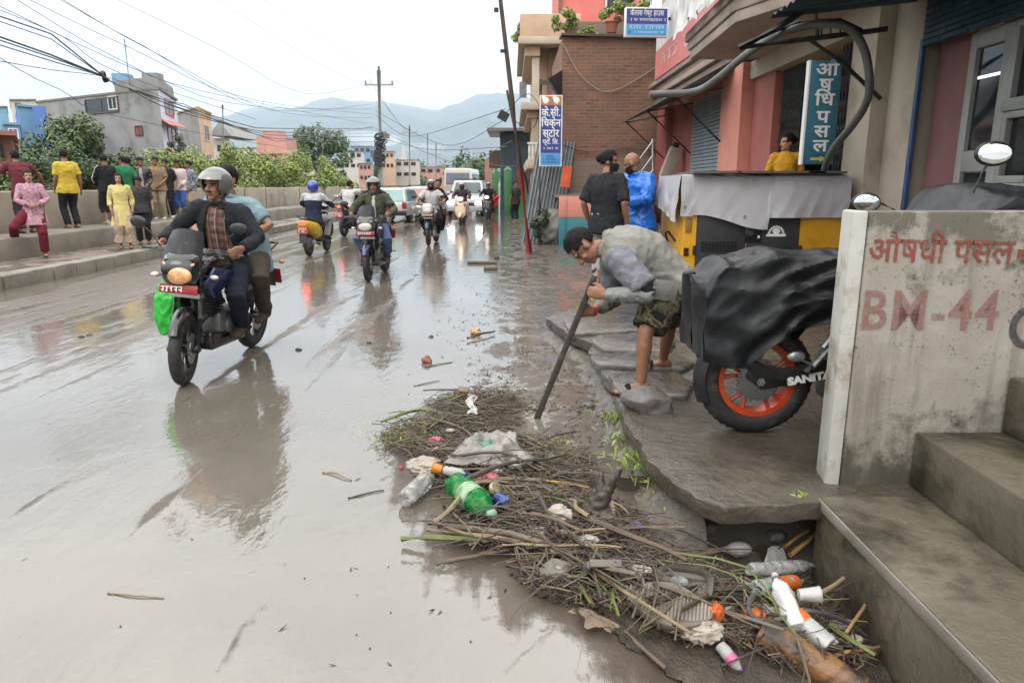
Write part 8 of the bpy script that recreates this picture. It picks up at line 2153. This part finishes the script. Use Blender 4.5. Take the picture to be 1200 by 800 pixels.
mb = MB(); mb.loft([ring(V((0, 0, z)), V((1, 0, 0)), V((0, 1, 0)), w_, d_, 24, .55) for z, w_, d_ in ((-.02, .09, .045), (.02, .10, .052), (.024, .105, .056), (.012, .092, .045), (-.01, .08, .038))]); mb.build('tub_body', TR, t); mb = MB(); mb.ell((-.02, 0, .012), (.035, .02, .01), None, 14, 8); mb.build('tub_lens', CLRB, t)
rock('squared mud covered stone at the left edge of the lower heap', gz(652, 672, .02), (.07, .05, .05), 22, TR)
for i, (u, v, r_, lb) in enumerate(((757, 492 + 8, .0, ''), (690, 475, .03, 'yellowish stone in the shallow mud between the heap and the pavement'), (690, 640, .035, 'muddy stone lying against the long dark branch'), (828, 618, .04, 'dark muddy stone under the pavement lip'), (1068, 775, .06, 'pale stone at the bottom right corner by the landing'), (735, 670, .04, 'round stone above the woven mat'), (910, 628, .04, 'small pale stone between the white box and the shard'))):
    if lb: rock(lb, gz(u, v, .01), (r_ * 1.2, r_, r_ * .8), 30 + i, (STN if i != 3 else TR) if i != 4 else M('pale_stone', (.36, .31, .25), .6, .25, 7, .4))
# bottles in the drain corner
bottle('clear bottle lying level just under the white shard', gz(878, 668, .10), gz(958, 662, .10), .032, CLRB, None, None, seed=5, crush=.06)
bottle('clear bottle with an orange label behind the crushed one', gz(884, 689, .11), gz(944, 680, .11), .030, CLRB, None, ORP, seed=6, label_span=(.45, .75))
bottle('crushed clear bottle standing neck up with an orange label', gz(935, 738, .07), gz(907, 672, .14), .036, clear('milky_clear_bottle', (.72, .72, .70), .2, .4), MILK, None, seed=7, crush=.12)
bottle('white bottle with an orange label right of the big log', gz(972, 758, .06), gz(922, 712, .08), .038, MILK, BLK, ORP, seed=8, crush=.05, label_span=(.58, .80))
bottle('small pale bottle with a pink label and purple cap at the bottom', gz(842, 755, .03), gz(870, 786, .03), .022, clear('milky_bottle', (.42, .42, .40), .2, .3), M('purple_cap', (.12, .03, .16), .4), M('pink_label', (.42, .08, .20), .4), seed=9, label_span=(.45, .7))
bottle('dark bottle lying against the foot of the landing', gz(1002, 716, .07), gz(1056, 742, .06), .030, BLK, None, None, seed=10, crush=.02)
t = thing('white_cup', 'white plastic cup lying between the orange labelled bottles', 'cup', gz(936, 697, .13)); mb = MB(); mb.lathe((0, 0, 0), (1, -.1, .1), [(.0, 0), (.022, 0), (.030, .075), (.028, .075), (.020, .004)], 20, False); mb.build('cup_body', MILK, t); mb = MB(); mb.torus(V((1, -.1, .1)).normalized() * .075, (1, -.1, .1), .029, .003, 20, 6); mb.build('cup_rim', MILK, t)
t = thing('cable_loop', 'loop of thick dark hose around the crushed bottle', 'hose', gz(905, 715, .1)); o = t.location
mb = MB(); mb.tube(catmull([gz(u, v, l) - o for u, v, l in ((890, 690, .13), (878, 705, .12), (882, 722, .10), (905, 727, .10), (935, 718, .10), (952, 716, .11), (985, 725, .08), (1015, 745, .04))], 6), .009, 8); mb.build('hose', M('grey_black_hose', (.06, .06, .06), .5, .2, 9), t)
mb = MB(); mb.torus(gz(890, 690, .13) - o, (1, .5, .3), .009, .0035, 12, 5); mb.build('hose_end', BLK, t)
# things on the road
rock('red brick lump lying alone on the wet road', gz(500, 422, .02), (.05, .04, .04), 51, M('wet_red_brick', (.22, .07, .045), .4, .3, 8, .4), 'brick_lump', cat='brick')
p = G(565, 309); o = MB(); o.box((0, 0, .03), (.60, .10, .05)); ob = o.build('plank', M('grey_plank', (.12, .10, .08), .5, .3, 6), bevel=.008); ob.location = p; tag(ob, 'short grey plank lying on the wet road beyond the bent man', 'plank')
p = G(575, 316); o = MB(); o.box((0, 0, .03), (.25, .12, .06), (0, 0, .2)); ob = o.build('wood_block', M('grey_plank', (.12, .10, .08)), bevel=.01); ob.location = p; tag(ob, 'small wooden block just below the grey plank', 'wood block')
S('dark board among small rubbish on the road at centre', (548, 396), (580, 388), .014, 1, .03, 'board_piece')
wad('orange drink wrapper by the dark board on the road', gz(557, 388, .03), (.05, .035, .03), M('orange_white_wrapper', (.55, .24, .06), .4, .4, 14, dirt=((.4, .42, .45), .5, 9)), 'drink_wrapper', 'wrapper', 21)
wad('small dark clod of mud on the road beside the plank', gz(582, 302, .02), (.05, .05, .03), WD[1], 'mud_clod', 'mud clod', 22, .2)
p = gz(542, 462, .06); ob = MB(); ob.box((0, 0, 0), (.07, .05, .12), (R(30), R(8), .1)); q = ob.build('brown_block', M('brown_block_wood', (.16, .12, .075), .6, .3, 9), bevel=.008); q.location = p; tag(q, 'brown wooden block at the top end of the debris heap', 'wood block')
sheet('pale strip of plastic at the top end of the debris heap', [(550, 485), (560, 485), (556, 462), (548, 462)], .06, MILK, 14, 'plastic_strip', .01, 12, 'plastic scrap')
for i, (u, v) in enumerate(((95, 395), (105, 393), (432, 402), (350, 410), (505, 395))):
    rock('small dark mud clod lying on the wet road', gz(u, v, .0), (.03, .025, .02), 60 + i, WD[1], 'mud_clod', cat='mud clod', group='small mud clods on the road')
